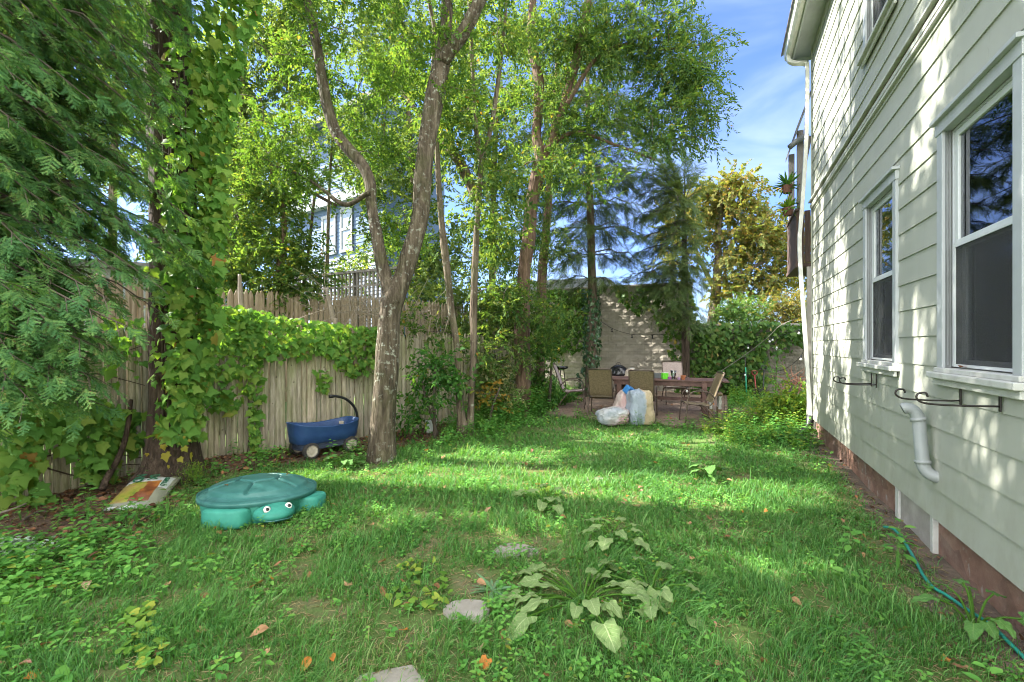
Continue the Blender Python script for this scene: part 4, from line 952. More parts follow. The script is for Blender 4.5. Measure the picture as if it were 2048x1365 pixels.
# sapling behind the fence
s5 = [(555, 650, 10), (554, 625, 11), (556, 570, 16), (562, 520, 15), (566, 498, 12), (569, 465, 11), (566, 420, 10), (556, 392, 9), (545, 345, 8), (527, 300, 7), (491, 245, 5), (462, 190, 3)]
tree('tree', 'young red-stemmed sapling with bright leaves between the two fences', 'tree', [stems_px(s5, 8.6, 9.0)],
     [blob(570, 480, 8.7, 60, 50, .6, 12), blob(500, 420, 8.8, 70, 70, .7, 16), blob(560, 590, 8.6, 95, 40, .5, 14), blob(490, 290, 9, 60, 80, .7, 14), blob(610, 530, 8.6, 50, 22, .4, 5), blob(450, 540, 8.6, 50, 45, .5, 10), blob(570, 400, 8.9, 50, 50, .5, 8)], M['leaf_mid'], M['bark_red'], TW, per=9, flare=1)
# trees beyond the fence
def far_tree(label, rows, d, blobs, leaf=M['leaf_back'], bk=M['bark_grey'], tpl=TW, per=10, ts=1.5):
    tree('tree', label, 'tree', [stems_px(rows, d)], blobs, leaf, bk, tpl, per=per, tsc=ts, spread=.6, seg=10, flare=1)
far_tree('tall bright tree beyond the fences above the deck', [(830, 700, 14), (835, 500, 12), (825, 350, 11), (815, 200, 8), (805, 50, 5), (800, -150, 3)], 13.5,
         [blob(800, 330, 13.5, 90, 130, 1.2, 26), blob(850, 130, 13.5, 110, 120, 1.3, 26), blob(760, 60, 13.8, 110, 110, 1.3, 26), blob(850, 520, 13.2, 70, 70, .8, 14), blob(880, 600, 12.6, 60, 50, .6, 10)])
far_tree('loose young tree screening the blue house beyond the deck', [(650, 700, 8), (655, 500, 7), (660, 350, 5), (670, 220, 3)], 14.5,
         [blob(640, 250, 14.5, 110, 60, .8, 16), blob(730, 300, 14.5, 50, 45, .6, 7), blob(740, 500, 13.5, 30, 60, .5, 5), blob(700, 560, 13.2, 50, 25, .4, 4)], per=7)
far_tree('tall bright tree beyond the fences behind the ivy-clad trunk', [(470, 700, 14), (472, 500, 13), (478, 300, 11), (490, 100, 8), (500, -100, 4)], 12,
         [blob(470, 350, 12, 110, 120, 1.2, 24), blob(480, 500, 11.6, 80, 60, .8, 14), blob(520, 130, 12, 120, 120, 1.3, 26), blob(420, 160, 12.4, 110, 110, 1.3, 26), blob(580, 30, 12, 100, 90, 1, 14), blob(400, 470, 11.6, 90, 60, .8, 12)])
far_tree('broad tree beyond the fences behind the slim pair of trunks', [(985, 700, 16), (985, 500, 14), (990, 300, 11), (1000, 100, 7), (1000, -80, 4)], 15.5,
         [blob(980, 350, 15.5, 80, 130, 1.3, 18), blob(1030, 200, 15.5, 110, 120, 1.4, 20), blob(920, 180, 15.8, 80, 120, 1.3, 16), blob(930, 480, 15, 60, 70, .8, 10), blob(1000, 40, 15.5, 120, 90, 1.3, 16)])
far_tree('pale green tree at the far left above the white garage', [(220, 700, 18), (225, 450, 15), (230, 250, 12), (240, 60, 7)], 11,
         [blob(230, 250, 11, 160, 160, 1.3, 26), blob(60, 330, 11.5, 160, 150, 1.3, 22), blob(150, 60, 11.5, 240, 140, 1.5, 26)])
# yellow maple beyond the low wall
m7 = [(1424, 700, 22), (1426, 640, 21), (1432, 585, 19), (1436, 530, 15), (1437, 480, 11), (1440, 430, 8), (1445, 380, 4)]
m7b = [(1436, 540, 11), (1470, 480, 8), (1500, 430, 5)]; m7c = [(1432, 585, 10), (1400, 520, 8), (1380, 470, 5), (1360, 440, 3)]
m7d = [(1434, 560, 10), (1490, 545, 8), (1560, 500, 5)]
tree('maple_tree', 'maple turning yellow beyond the low ivy wall', 'tree', [stems_px(m7, 19), stems_px(m7b, 19, 18.6), stems_px(m7c, 19, 19.4), stems_px(m7d, 19, 18.4)],
     [blob(1450, 400, 19, 85, 50, 1.4, 40), blob(1380, 440, 19.2, 70, 55, 1.3, 30), blob(1520, 450, 18.8, 70, 70, 1.4, 38), blob(1440, 500, 19, 110, 50, 1.4, 34), blob(1560, 540, 18.6, 60, 60, 1.2, 26), blob(1480, 570, 18.6, 110, 40, 1.2, 28), blob(1350, 500, 19.4, 50, 50, 1, 14), blob(1600, 480, 19, 60, 80, 1.2, 18), blob(1500, 385, 19, 50, 35, 1.0, 10)],
     M['maple'], M['bark_grey'], [twig(10, .36, .12, .1, s, droop=.3) for s in (21, 22, 23)], per=3.9, tsc=1.15, spread=.6, flare=1, seg=10)
for lab, px, d, rx, ry, n, lf in (('round green bush peeping over the low wall beside the drainpipe', 1570, 17, 55, 40, 26, 'maple'), ('leafy green bush over the low wall under the maple', 1480, 16.6, 60, 26, 16, 'vine_dark')):
    tree('bush', lab, 'bush', [stems_px([(px, 760, 10), (px, 700, 8), (px+3, 650, 5)], d)], [blob(px, 628, d, rx, ry, 1.0, n), blob(px, 680, d, rx, 30, .8, n//2)], M[lf], M['twig'], TW, per=11, tsc=1.1, flare=1, spread=.5, cull=False)

# ---------------------------------------------------------------- conifers
HEM = [spray(.30, 12, .12, .017, .0075, .008, s) for s in (31, 32, 33)]
YEW = [spray(.21, 9, .10, .023, .0085, .0072, s) for s in (41, 42, 43, 44, 45)]
c5 = [(1180, 815, 26), (1181, 760, 22), (1183, 680, 20), (1185, 600, 18), (1183, 520, 16), (1181, 437, 15), (1178, 340, 13), (1176, 240, 10), (1175, 130, 7), (1175, 30, 3)]
bo5 = []
for py, n, ln in ((560, 4, 1.2), (510, 5, 1.6), (460, 6, 1.8), (410, 6, 1.9), (360, 6, 1.9), (310, 6, 1.8), (260, 6, 1.7), (205, 5, 1.5), (150, 5, 1.2), (90, 5, .9)):
    a0 = P(1180, py, 12.6); off = random.random()*6
    for k in range(n):
        an = off+k*2*math.pi/n+random.uniform(-.3, .3); l = ln*random.uniform(.75, 1.2)
        bo5.append((a0, a0+np.array([math.cos(an)*l, math.sin(an)*l*.8, -.25*l+random.uniform(-.1, .1)])))
conifer('conifer_tree', 'thin spruce-like conifer with ivy round its lower trunk beside the patio', 'tree', [stems_px(c5, 12.6)], bo5, M['hemlock'], M['bark_con'], HEM, tsc=1.3, lat=.15, latL=.55, droop=.18)
c6 = [(1371, 830, 18), (1371, 760, 16), (1371, 690, 15), (1370, 600, 13), (1369, 500, 11), (1368, 440, 7), (1368, 400, 3)]
bo6 = []
for px_, py_, dd in ((1260, 400, 12.4), (1250, 460, 12.2), (1245, 530, 12.4), (1290, 560, 11.8), (1300, 610, 11.9), (1275, 340, 12.6), (1320, 640, 12), (1340, 480, 11.7), (1310, 430, 11.8), (1280, 450, 12), (1260, 500, 12), (1330, 520, 11.8), (1350, 470, 12), (1290, 380, 12.2), (1320, 580, 11.9), (1280, 600, 12.1), (1400, 560, 12), (1390, 470, 12.2), (1390, 590, 12), (1405, 640, 12.2), (1400, 500, 12.4), (1395, 430, 12.6), (1330, 370, 12.8), (1415, 380, 12.8), (1370, 330, 12.7), (1340, 560, 11.8), (1300, 500, 12.8), (1385, 540, 11.7), (1230, 580, 12.4), (1310, 300, 12.9), (1368, 330, 12.8), (1350, 350, 12.9), (1390, 360, 12.7), (1290, 320, 12.7), (1260, 360, 12.5), (1350, 600, 11.6), (1380, 660, 12.0), (1345, 420, 11.6)):
    e = P(px_, py_, dd); s_ = P(1370, max(min(py_-20, 640)-10, 405), 12.8); bo6.append((s_, e))
conifer('conifer_tree', 'dark blue-green hemlock with drooping boughs over the patio table', 'tree', [stems_px(c6, 12.8)], bo6, M['hemlock'], M['bark_dark'], HEM, tsc=1.3, lat=.135, latL=.5, droop=.18)
# the yew at the left, boughs sweeping in front of the fence
yt = [(-4.9, 2.9, 0, .26), (-4.92, 2.95, 1, .24), (-4.95, 3.0, 2.5, .2), (-5.0, 3.05, 4.5, .14), (-5.0, 3.1, 6.5, .08), (-5.0, 3.1, 8.3, .03)]
yb = []
for px_, py_, dd in ((60, 20, 3.4), (150, 60, 3.7), (240, 20, 4.2), (310, 40, 4.6), (360, 60, 5.0), (330, 10, 5.0), (250, 120, 4.1), (290, 150, 4.7), (360, 200, 4.9), (100, 150, 3.4), (180, 200, 3.7), (290, 230, 4.2), (300, 290, 4.6), (60, 270, 3.2), (150, 320, 3.5), (250, 340, 3.9), (270, 370, 4.3), (370, 430, 4.8), (80, 400, 3.3), (180, 430, 3.6), (280, 470, 4.0), (310, 500, 4.3), (400, 520, 4.8), (60, 500, 3.1),
                       (150, 590, 3.2), (220, 600, 3.3), (255, 655, 3.25), (180, 690, 3.1), (90, 640, 2.9), (110, 740, 3.0), (190, 765, 3.15), (30, 720, 2.8), (60, 800, 2.9), (20, 580, 2.8), (320, 575, 4.0), (400, -40, 5.0), (300, -60, 4.3), (120, -80, 3.7), (30, 160, 3.0), (20, 340, 3.0), (230, 540, 3.6)):
    for rep in range(4 if px_ < 320 and py_ < 450 else 3):
        e = P(px_+min(rep, 2)*random.uniform(-90, 15), py_+min(rep, 1)*random.uniform(-60, 60), dd+min(rep, 2)*random.uniform(0, .5)); s_ = np.array([-4.9, 2.95, min(max(e[2]+.45, .9), 7.5)])+R.normal(size=3)*.05; yb.append((s_, e))
for k in range(26):
    an = random.uniform(-1.2, 2.6); z_ = random.uniform(4.6, 7.8); l = random.uniform(1.5, 2.8)*(1.2-.08*z_); yb.append((np.array([-4.95, 3.05, z_]), np.array([-4.95+math.cos(an)*l, 3.05+math.sin(an)*l, z_-.3*l])))
conifer('yew_tree', 'dark yew with feathery boughs sweeping in front of the fence at the left', 'tree', [yt], yb, M['yew'], M['bark_dark'], YEW, tsc=.9, lat=.1, latL=.44, t0_=.32, droop=.45, kstep=.04, keep_view=True)
# big ivy-clad trunk
i8 = [(340, 965, 112), (344, 930, 96), (347, 880, 86), (348, 780, 80), (347, 640, 78), (346, 480, 77), (345, 366, 78), (341, 220, 80), (337, 100, 80), (335, 0, 78), (332, -150, 72), (330, -320, 55), (330, -480, 44), (332, -700, 30), (335, -950, 14)]
IT = stems_px(i8, 5.5, 5.75)
tree('tree', 'massive dark trunk clothed in creeper behind the soil bag', 'tree', [IT, stems_px([(331, -200, 40), (400, -330, 30), (480, -520, 14)], 5.7, 6.2), stems_px([(331, -250, 40), (260, -400, 26), (160, -560, 12)], 5.7, 5.2)],
     [blob(300, -330, 5.9, 420, 170, 1.6, 80), blob(330, -620, 5.9, 480, 220, 1.8, 110), blob(620, -480, 6.2, 220, 180, 1.4, 45), blob(300, -980, 6.0, 440, 260, 1.8, 110), (np.array([-4.3, 4.3, 8.2]), np.array([2.1, 1.3, 1.9]), 170), (np.array([-2.2, 3.9, 6.6]), np.array([1.2, .9, .9]), 45)], M['leaf_mid'], M['bark_dark'], TWL, per=9, tsc=1.2, wob=.09, flare=1.25, seg=26)  # last two crown clusters added out of view to shade the near wall

nb = [(-9.2, 4.7, 0, .25), (-9.2, 4.7, 2, .2), (-9.1, 4.6, 5, .12), (-9.0, 4.6, 8.5, .04)]  # unseen tree, added to keep sun off the left bed
tree('tree', 'unseen leafy tree beyond the left fence added to shade the bed', 'tree', [nb], [(np.array([-9.0, 4.6, 5.2]), np.array([2.2, 2.0, 2.2]), 150), (np.array([-8.2, 3.0, 4.2]), np.array([1.5, 1.4, 1.6]), 60), (np.array([-9.5, 4.6, 7.6]), np.array([1.8, 1.7, 1.5]), 60)], M['leaf_back'], M['bark_grey'], TWL, per=8, tsc=1.4, flare=1, spread=.5, seg=10)
# ---------------------------------------------------------------- creepers
def line_hit(px, line):
    """distance along the sight line px to a ground polyline"""
    px = np.atleast_1d(np.asarray(px, float)); k = (px-CX)/F_PX; best = np.full(px.shape, np.nan)
    for (ax, ay), (bx, by) in zip(line, line[1:]):
        den = (bx-ax)-k*(by-ay); t = (k*ay-ax)/np.where(abs(den) < 1e-9, 1e-9, den); y = ay+t*(by-ay)
        ok = (t >= -.001) & (t <= 1.001) & (y > .5); best = np.where(ok & ~(best < y), y, best)
    return best
def px_points(n, poly, dens=None):
    """random pixels inside a polygon"""
    poly = np.array(poly, float); out = []
    while len(out) < n:
        q = poly.min(0)+R.random((n*2, 2))*(poly.max(0)-poly.min(0)); ins = np.zeros(len(q), bool); j = len(poly)-1
        for i in range(len(poly)):
            a, b = poly[i], poly[j]
            with np.errstate(divide='ignore', invalid='ignore'):
                c = ((a[1] > q[:, 1]) != (b[1] > q[:, 1])) & (q[:, 0] < (b[0]-a[0])*(q[:, 1]-a[1])/(b[1]-a[1])+a[0])
            ins ^= c; j = i
        q = q[ins]
        if dens is not None: q = q[R.random(len(q)) < dens(q[:, 0], q[:, 1])]
        out += list(q)
    return np.array(out[:n])
def pxd(q, d): return np.stack([(q[:, 0]-CX)*d/F_PX, d, EYE-(q[:, 1]-HY)*d/F_PX], 1)
CAMN = np.array([0, -1., 0])
def creeper(name, label, cat, pts, normals, size, mat, stems=None, base=None, tpl=LOBED, tilt=.45, outset=.05, stem_r=.006, big_mat=None):
    base = np.array(base if base is not None else [*pts[:, :2].mean(0), 0]); t = thing(name, label, cat, base)
    V, T, r = clad(pts-base, normals, size, tpl, tilt, 1.0, outset); big('foliage', V, T, r, mat, t, smooth=False)
    if stems:
        b = MB()
        for s in stems: s = np.array(s); b.tube(spline(s-base, max(6, len(s)*4)), np.linspace(stem_r, stem_r*.4, max(6, len(s)*4)), 5, cap=False)
        b.build('stem', M['root'], t, smooth=True)
    return t
# on the massive trunk
n = 2500; py = R.random(n)**.85*1000-110; 
rt = np.interp(py, [-110, 0, 100, 200, 300, 500, 600, 700, 800, 870], [545, 515, 482, 462, 448, 440, 432, 424, 400, 390]); lf = np.interp(py, [-110, 300, 600, 870], [300, 305, 300, 312])
u = R.random(n)**.6; px = lf+(rt-lf)*u; ctr = np.interp(py, [-110, 900], [334, 347]); rad = 40; w_ = np.clip((px-ctr)/rad, -1, 1)
d = 5.55-.24*np.sqrt(1-w_**2)-.1*R.random(n)+np.where(px > ctr+rad, .25*R.random(n)-.1, 0)
pts = pxd(np.stack([px, py], 1), d); nor = nrm(np.stack([w_*.9+np.where(px > ctr+rad, .3, 0), -np.sqrt(1-.8*w_**2), .15+0*w_], 1))
keep = (py < 880) & ((px > ctr+2) | (R.random(n) < .42)); pts, nor = pts[keep], nor[keep]
stm = [[P(335+12*i+random.uniform(-5, 5), 900-(y*100), 5.55-.3*math.sqrt(max(.05, 1-((i-.8)*.3)**2))) for y in range(0, 11)] for i in range(-1, 4)]
creeper('climbing_vine', 'large-leaved creeper climbing the massive trunk and bulging to its right', 'vine', pts, nor, .118, M['vine'], stm, tilt=.5, outset=.12, stem_r=.012)
# a few turning leaves low on that trunk
q = np.array([(332, 888), (350, 870), (372, 872), (378, 880), (362, 915), (318, 868), (372, 893), (340, 930), (385, 905), (335, 905), (300, 905), (325, 840)]); pts = pxd(q, np.full(len(q), 5.17))
creeper('climbing_vine', 'sparse yellow and red creeper leaves at the foot of the massive trunk', 'vine', pts, CAMN, .09, leafmat('turning_leaf', [(0, (.3, .3, .05)), (.6, (.35, .28, .05)), (1, (.5, .14, .08))], .4), None, tilt=.4)
# along the fence top
def top_dens(x, y): return np.clip(1.15-np.maximum(0, y-np.interp(x, [440, 560, 640, 700, 760], [690, 700, 690, 740, 715]))/22, 0, 1)
q = px_points(1250, [(440, 612), (520, 622), (600, 640), (690, 650), (765, 655), (768, 760), (700, 775), (560, 730), (440, 740)], top_dens)
q2 = px_points(230, [(478, 640), (522, 640), (524, 800), (516, 900), (498, 900), (496, 780)]); q3 = px_points(260, [(395, 640), (500, 640), (498, 780), (470, 830), (400, 820)])
q4 = px_points(40, [(625, 740), (665, 745), (655, 790), (640, 785)]); q = np.vstack([q, q2, q3, q4]); d = line_hit(q[:, 0], FENCE)
pts = pxd(q, d-.05-.12*R.random(len(d))); nf = nrm(np.array([.62, -.78, .2]))
stm = [[P(495+4*math.sin(y), 905-y*40, float(line_hit(495, FENCE)[0])-.03) for y in range(8)], [P(500+k*30, 660+8*math.sin(k*2), float(line_hit(500+k*30, FENCE)[0])-.05) for k in range(9)]]
creeper('climbing_vine', 'bright creeper hanging over the fence top behind the blue wagon', 'vine', pts, nf, .1, M['vine'], stm, tilt=.45, outset=.08)
# low on the fence at the left
q = np.vstack([px_points(420, [(0, 800), (120, 770), (215, 800), (285, 830), (275, 905), (200, 930), (110, 900), (0, 1000)]), px_points(60, [(150, 930), (215, 900), (220, 960), (165, 955)]), px_points(45, [(0, 960), (60, 950), (130, 1010), (60, 1030)]), px_points(40, [(195, 640), (275, 640), (285, 740), (230, 800)])])
d = line_hit(q[:, 0], FENCE); pts = pxd(q, d-.05-.2*R.random(len(d)))
stm = [[P(20+k*45, y0+12*math.sin(k*1.3+y0), float(line_hit(20+k*45, FENCE)[0])-.03) for k in range(7)] for y0 in (905, 940, 700, 760)]
creeper('climbing_vine', 'green creeper spread low over the fence left of the massive trunk', 'vine', pts, nrm(np.array([.85, -.5, .2])), .125, M['vine'], stm, tilt=.45, outset=.1, stem_r=.01)
# on the garage wall and the low wall
gy = lambda px: line_hit(px, [GA, GB]); ly = lambda px: line_hit(px, [GB, GC])
q = np.vstack([px_points(800, [(1085, 578), (1180, 580), (1180, 640), (1150, 670), (1130, 700), (1085, 720)], lambda x, y: np.clip(1.3-vnoise(x, y, .02, 5)*.9, .1, 1)), px_points(140, [(1150, 600), (1182, 600), (1176, 690), (1140, 710)])])
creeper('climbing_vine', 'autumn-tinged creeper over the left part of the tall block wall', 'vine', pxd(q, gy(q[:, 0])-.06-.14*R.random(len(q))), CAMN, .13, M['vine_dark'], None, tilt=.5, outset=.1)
q = np.vstack([px_points(520, [(1228, 576), (1345, 576), (1385, 590), (1385, 640), (1330, 640), (1300, 620), (1270, 630), (1240, 605)], lambda x, y: np.clip(1.25-vnoise(x, y, .03, 6)*.9, .1, 1)), px_points(480, [(1305, 630), (1392, 600), (1392, 790), (1350, 790), (1338, 730), (1335, 690), (1320, 660)])])
stm = [[P(1240+k*14, 600+35*math.sin(k*.35)+k*3, 13.9) for k in range(9)], [P(1300+k*4.5, 620+k*14, 13.6) for k in range(12)], [P(1262+k*14, 625-6*math.sin(k), 13.75) for k in range(6)]]
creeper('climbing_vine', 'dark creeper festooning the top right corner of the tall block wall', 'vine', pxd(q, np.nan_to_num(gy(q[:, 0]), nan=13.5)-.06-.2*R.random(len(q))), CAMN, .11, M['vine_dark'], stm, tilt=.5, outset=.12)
def ld(x, y): return np.where(x < 1530, 1.0, np.where(y < 690, .8, .06))*np.clip(1.2-.7*vnoise(x, y, .04, 8), .2, 1)
q = px_points(2300, [(1386, 640), (1450, 646), (1520, 642), (1612, 648), (1612, 690), (1560, 720), (1540, 770), (1480, 800), (1386, 800)], ld)
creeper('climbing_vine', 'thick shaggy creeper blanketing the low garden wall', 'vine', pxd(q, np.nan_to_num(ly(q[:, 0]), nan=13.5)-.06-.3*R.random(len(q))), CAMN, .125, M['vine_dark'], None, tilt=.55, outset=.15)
# ivy on the thin conifer
n = 850; zz = .2+R.random(n)*2.9; an = R.random(n)*2*math.pi; b0 = P(1181, 760, 12.6); rr = .17+.05*R.random(n)+.1*(zz < .8); px0 = np.interp(zz, [0, 1, 2, 3.2], [P(1181, 790, 12.6)[0], P(1182, 734, 12.6)[0], P(1184, 660, 12.6)[0], P(1184, 590, 12.6)[0]])
pts = np.stack([px0+rr*np.cos(an), 12.6+rr*np.sin(an), zz], 1); nor = np.stack([np.cos(an), np.sin(an), 0*an], 1)
creeper('ivy', 'dark glossy ivy wrapping the lower trunk of the thin conifer', 'ivy', pts, nor, .085, M['ivy'], None, tilt=.4)
# fallen thick stem beside the trunk, sticks
def stick(rows, r, label, mat='root', z=.03, name='fallen_branch'):
    p = np.array([[*G(x, y)[:2], z_] for x, y, z_ in rows]); b0 = p.mean(0)*np.array([1, 1, 0]); b = MB(); sp = spline(p-b0, 20); b.tube(sp, np.linspace(r, r*.6, 20), 8, wob=.15)
    tagged(b.build(name, M[mat], None, loc=b0, smooth=True), label, 'branch')
b = MB(); sp = spline(np.array([P(203, 980, 5.0), P(215, 955, 5.1), P(235, 920, 5.25), P(247, 890, 5.35), P(256, 850, 5.4), P(262, 800, 5.5)]), 30); b0 = np.array([*sp[0, :2], 0]); b.tube(sp-b0, np.linspace(.035, .022, 30), 10, wob=.2)
tagged(b.build('vine_stem', M['bark_dark'], None, loc=b0, smooth=True), 'thick bare dark vine stem rising beside the massive trunk', 'vine stem')
stick([(0, 1033, .03), (25, 1027, .04), (52, 1018, .05)], .012, 'straight pale stick lying by the fence foot', 'deadwood')
stick([(45, 1048, .03), (75, 1035, .05), (95, 1030, .03)], .012, 'short bent brown stick on the leaf litter', 'twig')
stick([(205, 1075, .03), (235, 1066, .04), (260, 1060, .03)], .008, 'thin brown stick among the weeds below the soil bag', 'twig')
stick([(265, 1060, .03), (300, 1043, .05), (320, 1036, .03)], .007, 'slender dark stick beneath the soil bag', 'root')
# ---------------------------------------------------------------- turtle sandbox
ts_ = thing('sandbox', 'green plastic turtle sandbox with dark green shell lid', 'sandbox', (-2.46, 4.52, .0), math.radians(-47))
ts_.scale = (.9, .9, 1.0); ts_.rotation_euler = (math.radians(-2.5), math.radians(-3), math.radians(-47))
b = MB(); nA = 64; prof = [(.47, -.03), (.505, .03), (.52, .1), (.535, .165), (.44, .17)]
A = np.array([[(r*math.cos(t)*1.0, r*math.sin(t)*1.03, z) for t in np.arange(nA)*2*math.pi/nA] for r, z in prof]); b.grid(A, closed=True); b.build('tub', M['turtle'], ts_, smooth=True)
def hexd(x, y): 
    a = np.abs(np.array([x*math.cos(k*math.pi/3)+y*math.sin(k*math.pi/3) for k in range(3)])); return a.max(0)
nr, na = 70, 216; rr = np.linspace(0, 1, nr); th = np.arange(na)*2*math.pi/na; RR, TH = np.meshgrid(rr, th, indexing='ij'); X = RR*np.cos(TH); Y = RR*np.sin(TH)
Z = .215+.105*(1-RR**2.4); h = hexd(X, Y); g = np.exp(-((h-.34)/.023)**2)*(RR < .84)
for k in range(6):
    a = math.pi/6+k*math.pi/3; al = X*math.cos(a)+Y*math.sin(a); pe = -X*math.sin(a)+Y*math.cos(a); g = np.maximum(g, np.exp(-(pe/.023)**2)*(al > .36)*(RR < .84))
Z = Z-.036*g-.03/(1+np.exp(-(RR-.85)/.008)); nt_ = np.abs(((TH*12/math.pi) % 2)-1); Z -= .008*np.exp(-((nt_-0)/.06)**2)*(RR > .88)
Z[-1] -= .012; L_ = np.stack([X*.55, Y*.56, Z], -1); skirt = np.stack([X[-1]*.56, Y[-1]*.57, .205+0*X[-1]], -1); sk2 = np.stack([X[-1]*.565, Y[-1]*.575, .15+0*X[-1]], -1); sk3 = np.stack([X[-1]*.52, Y[-1]*.53, .148+0*X[-1]], -1)
b = MB(); b.grid(np.concatenate([L_[1:], skirt[None], sk2[None], sk3[None]]), closed=True); b.add([(0, 0, float(Z[0, 0]))]+[tuple(L_[1, k]) for k in range(na)], [(0, 1+k, 1+(k+1) % na) for k in range(na)])
b.build('shell_lid', M['shell'], ts_, smooth=True)
def flipper(a, r0, r1, wid, h):
    o = []; n = 22
    for k in range(n):
        t = 2*math.pi*k/n; c, s = math.cos(t), math.sin(t); x = (r0+r1)/2+(r1-r0)/2*math.copysign(abs(c)**.6, c); y = wid*.5*math.copysign(abs(s)**.7, s); o.append((x*math.cos(a)-y*math.sin(a), x*math.sin(a)+y*math.cos(a)))
    b = MB(); b.prism(o, -.02, h); f = b.build('flipper', M['turtle'], ts_, bevel=.03); f.data.polygons.foreach_set('use_smooth', np.ones(len(f.data.polygons), bool)); return f
flipper(math.radians(-48), .3, .635, .46, .145); flipper(math.radians(50), .3, .69, .34, .14); flipper(math.radians(140), .3, .6, .3, .13); flipper(math.radians(-140), .3, .6, .3, .13)
b = MB(); A = []
for i in range(17):
    ph = -math.pi/2+math.pi*i/16; row = []
    for k in range(32):
        t = 2*math.pi*k/32; x = math.cos(ph)*math.cos(t); y = math.cos(ph)*math.sin(t); z = math.sin(ph); wd = .19*(1-.18*max(x, 0)); row.append((.55+.2*x, wd*y, .075+.088*z*(1-.25*max(x, 0))))
    A.append(row)
b.grid(np.array(A), closed=True); hd = b.build('head', M['turtle'], ts_, smooth=True)
for s in (1, -1):
    n_ = nrm(np.array([.62, s*.42, .62])); c = np.array([.645, s*.098, .134]); X_, Y_, Z_ = frame(np.array([0, 1., 0]), n_); rot = np.stack([X_, Y_, Z_], 1)
    b = MB(); b.lathe([(.034, -.012), (.033, .002), (.026, .008), (.0, .011)], 20, c, rot); e = b.build('eye', M['white'], hd, smooth=True)
    b = MB(); b.lathe([(.02, .0), (.019, .0105), (.0, .014)], 16, c+n_*.001+np.array([0, 0, -.004]), rot); b.build('pupil', M['black'], hd, smooth=True)
b = MB(); b.tube(spline(np.array([(.69, -.125, .048), (.732, -.075, .044), (.75, 0, .048), (.732, .075, .044), (.69, .125, .048)]), 16), .005, 6); b.build('mouth_groove', M['shell'], hd)
# ---------------------------------------------------------------- wagon
wg_ = thing('wagon', 'blue plastic toy wagon with beige wheels parked at the fence', 'wagon', (-2.78, 6.88, 0), math.radians(50))
def plan(a, bb_, e, n=48): return [(a*math.copysign(abs(math.cos(t))**e, math.cos(t)), bb_*math.copysign(abs(math.sin(t))**e, math.sin(t))) for t in np.arange(n)*2*math.pi/n]
def rimz(x): return .425+.05*(abs(x)/.5)**2+(.025 if x < 0 else 0)*(abs(x)/.5)
b = MB(); rings = []
for a, bb_, f in ((.445, .205, 0), (.472, .225, .05), (.487, .243, .5), (.5, .26, .96), (.505, .265, 1.0), (.495, .255, 1.02), (.48, .24, .985), (.455, .22, .5), (.43, .2, .12)):
    rings.append([(x, y, .2+(rimz(x)-.2)*f) for x, y in plan(a, bb_, .55)])
b.grid(np.array(rings), closed=True); b.add(rings[-1], [tuple(range(48))]); b.build('body', M['blue'], wg_, smooth=True)
b = MB(); rings = [[(x, y, z) for x, y in plan(a, bb_, .5)] for a, bb_, z in ((.38, .15, .1), (.425, .19, .115), (.43, .195, .13), (.42, .19, .134), (.425, .192, .15), (.435, .2, .154), (.425, .195, .158), (.43, .198, .178), (.44, .205, .182), (.43, .2, .186), (.44, .205, .205))]
b.grid(np.array(rings), closed=True); b.add(rings[0], [tuple(range(47, -1, -1))]); b.build('chassis', M['blue_dark'], wg_, smooth=False)
b = MB(); b.box((.0, 0, .27), (.03, .4, .16)); b.build('seat_divider', M['blue'], wg_, bevel=.01)
for p, rr in (((-.23, .225, .38), .3), ((.36, .15, .39), -.9)):
    b = MB(); b.box(p, (.07, .012, .045), rotz(rr)); b.build('sticker', M['rim'], wg_)
for x in (-.3, .31):
    for s in (1, -1):
        rot = rotx(math.radians(90)); b = MB(); c = (x, s*.2, .11)
        b.lathe([(.075, -.035), (.108, -.034), (.115, -.025), (.115, .025), (.108, .034), (.075, .035), (.075, -.035)], 28, c, rot, cap=False); wl = b.build('wheel', M['rubber'], wg_, smooth=False)
        b = MB(); b.lathe([(.0, -.028), (.02, -.03), (.02, -.024), (.045, -.02), (.07, -.03), (.08, -.037), (.082, .037), (.07, .03), (.045, .02), (.02, .024), (.02, .03), (0, .028)], 28, c, rot)
        for k in range(8): b.box(np.array(c)+np.array([.055*math.cos(k*.785), s*.026, .055*math.sin(k*.785)]), (.03, .012, .012), roty(-k*.785))
        b.build('rim', M['rim'], wl)
b = MB(); hp = spline(np.array([(.47, 0, .2), (.53, 0, .3), (.55, 0, .45), (.5, 0, .62), (.36, 0, .76), (.2, 0, .82), (.08, 0, .83)]), 26); b.tube(hp, [.02]*22+[.022, .026, .028, .024], 10); b.build('handle', M['black'], wg_, smooth=True)
# bucket
bk = G(862, 866); t = thing('bucket', 'white plastic bucket with wire handle at the fence foot', 'bucket', bk)
b = MB(); b.lathe([(.0, .0), (.085, 0), (.105, .2), (.112, .2), (.112, .22), (.1, .22), (.082, .012), (0, .012)], 28); b.build('pail', M['bucket'], t, smooth=False)
b = MB(); b.tube(spline(np.array([(-.113, 0, .2), (-.1, -.08, .24), (0, -.12, .26), (.1, -.08, .24), (.113, 0, .2)]), 16), .003, 5); b.build('handle', M['iron'], t)
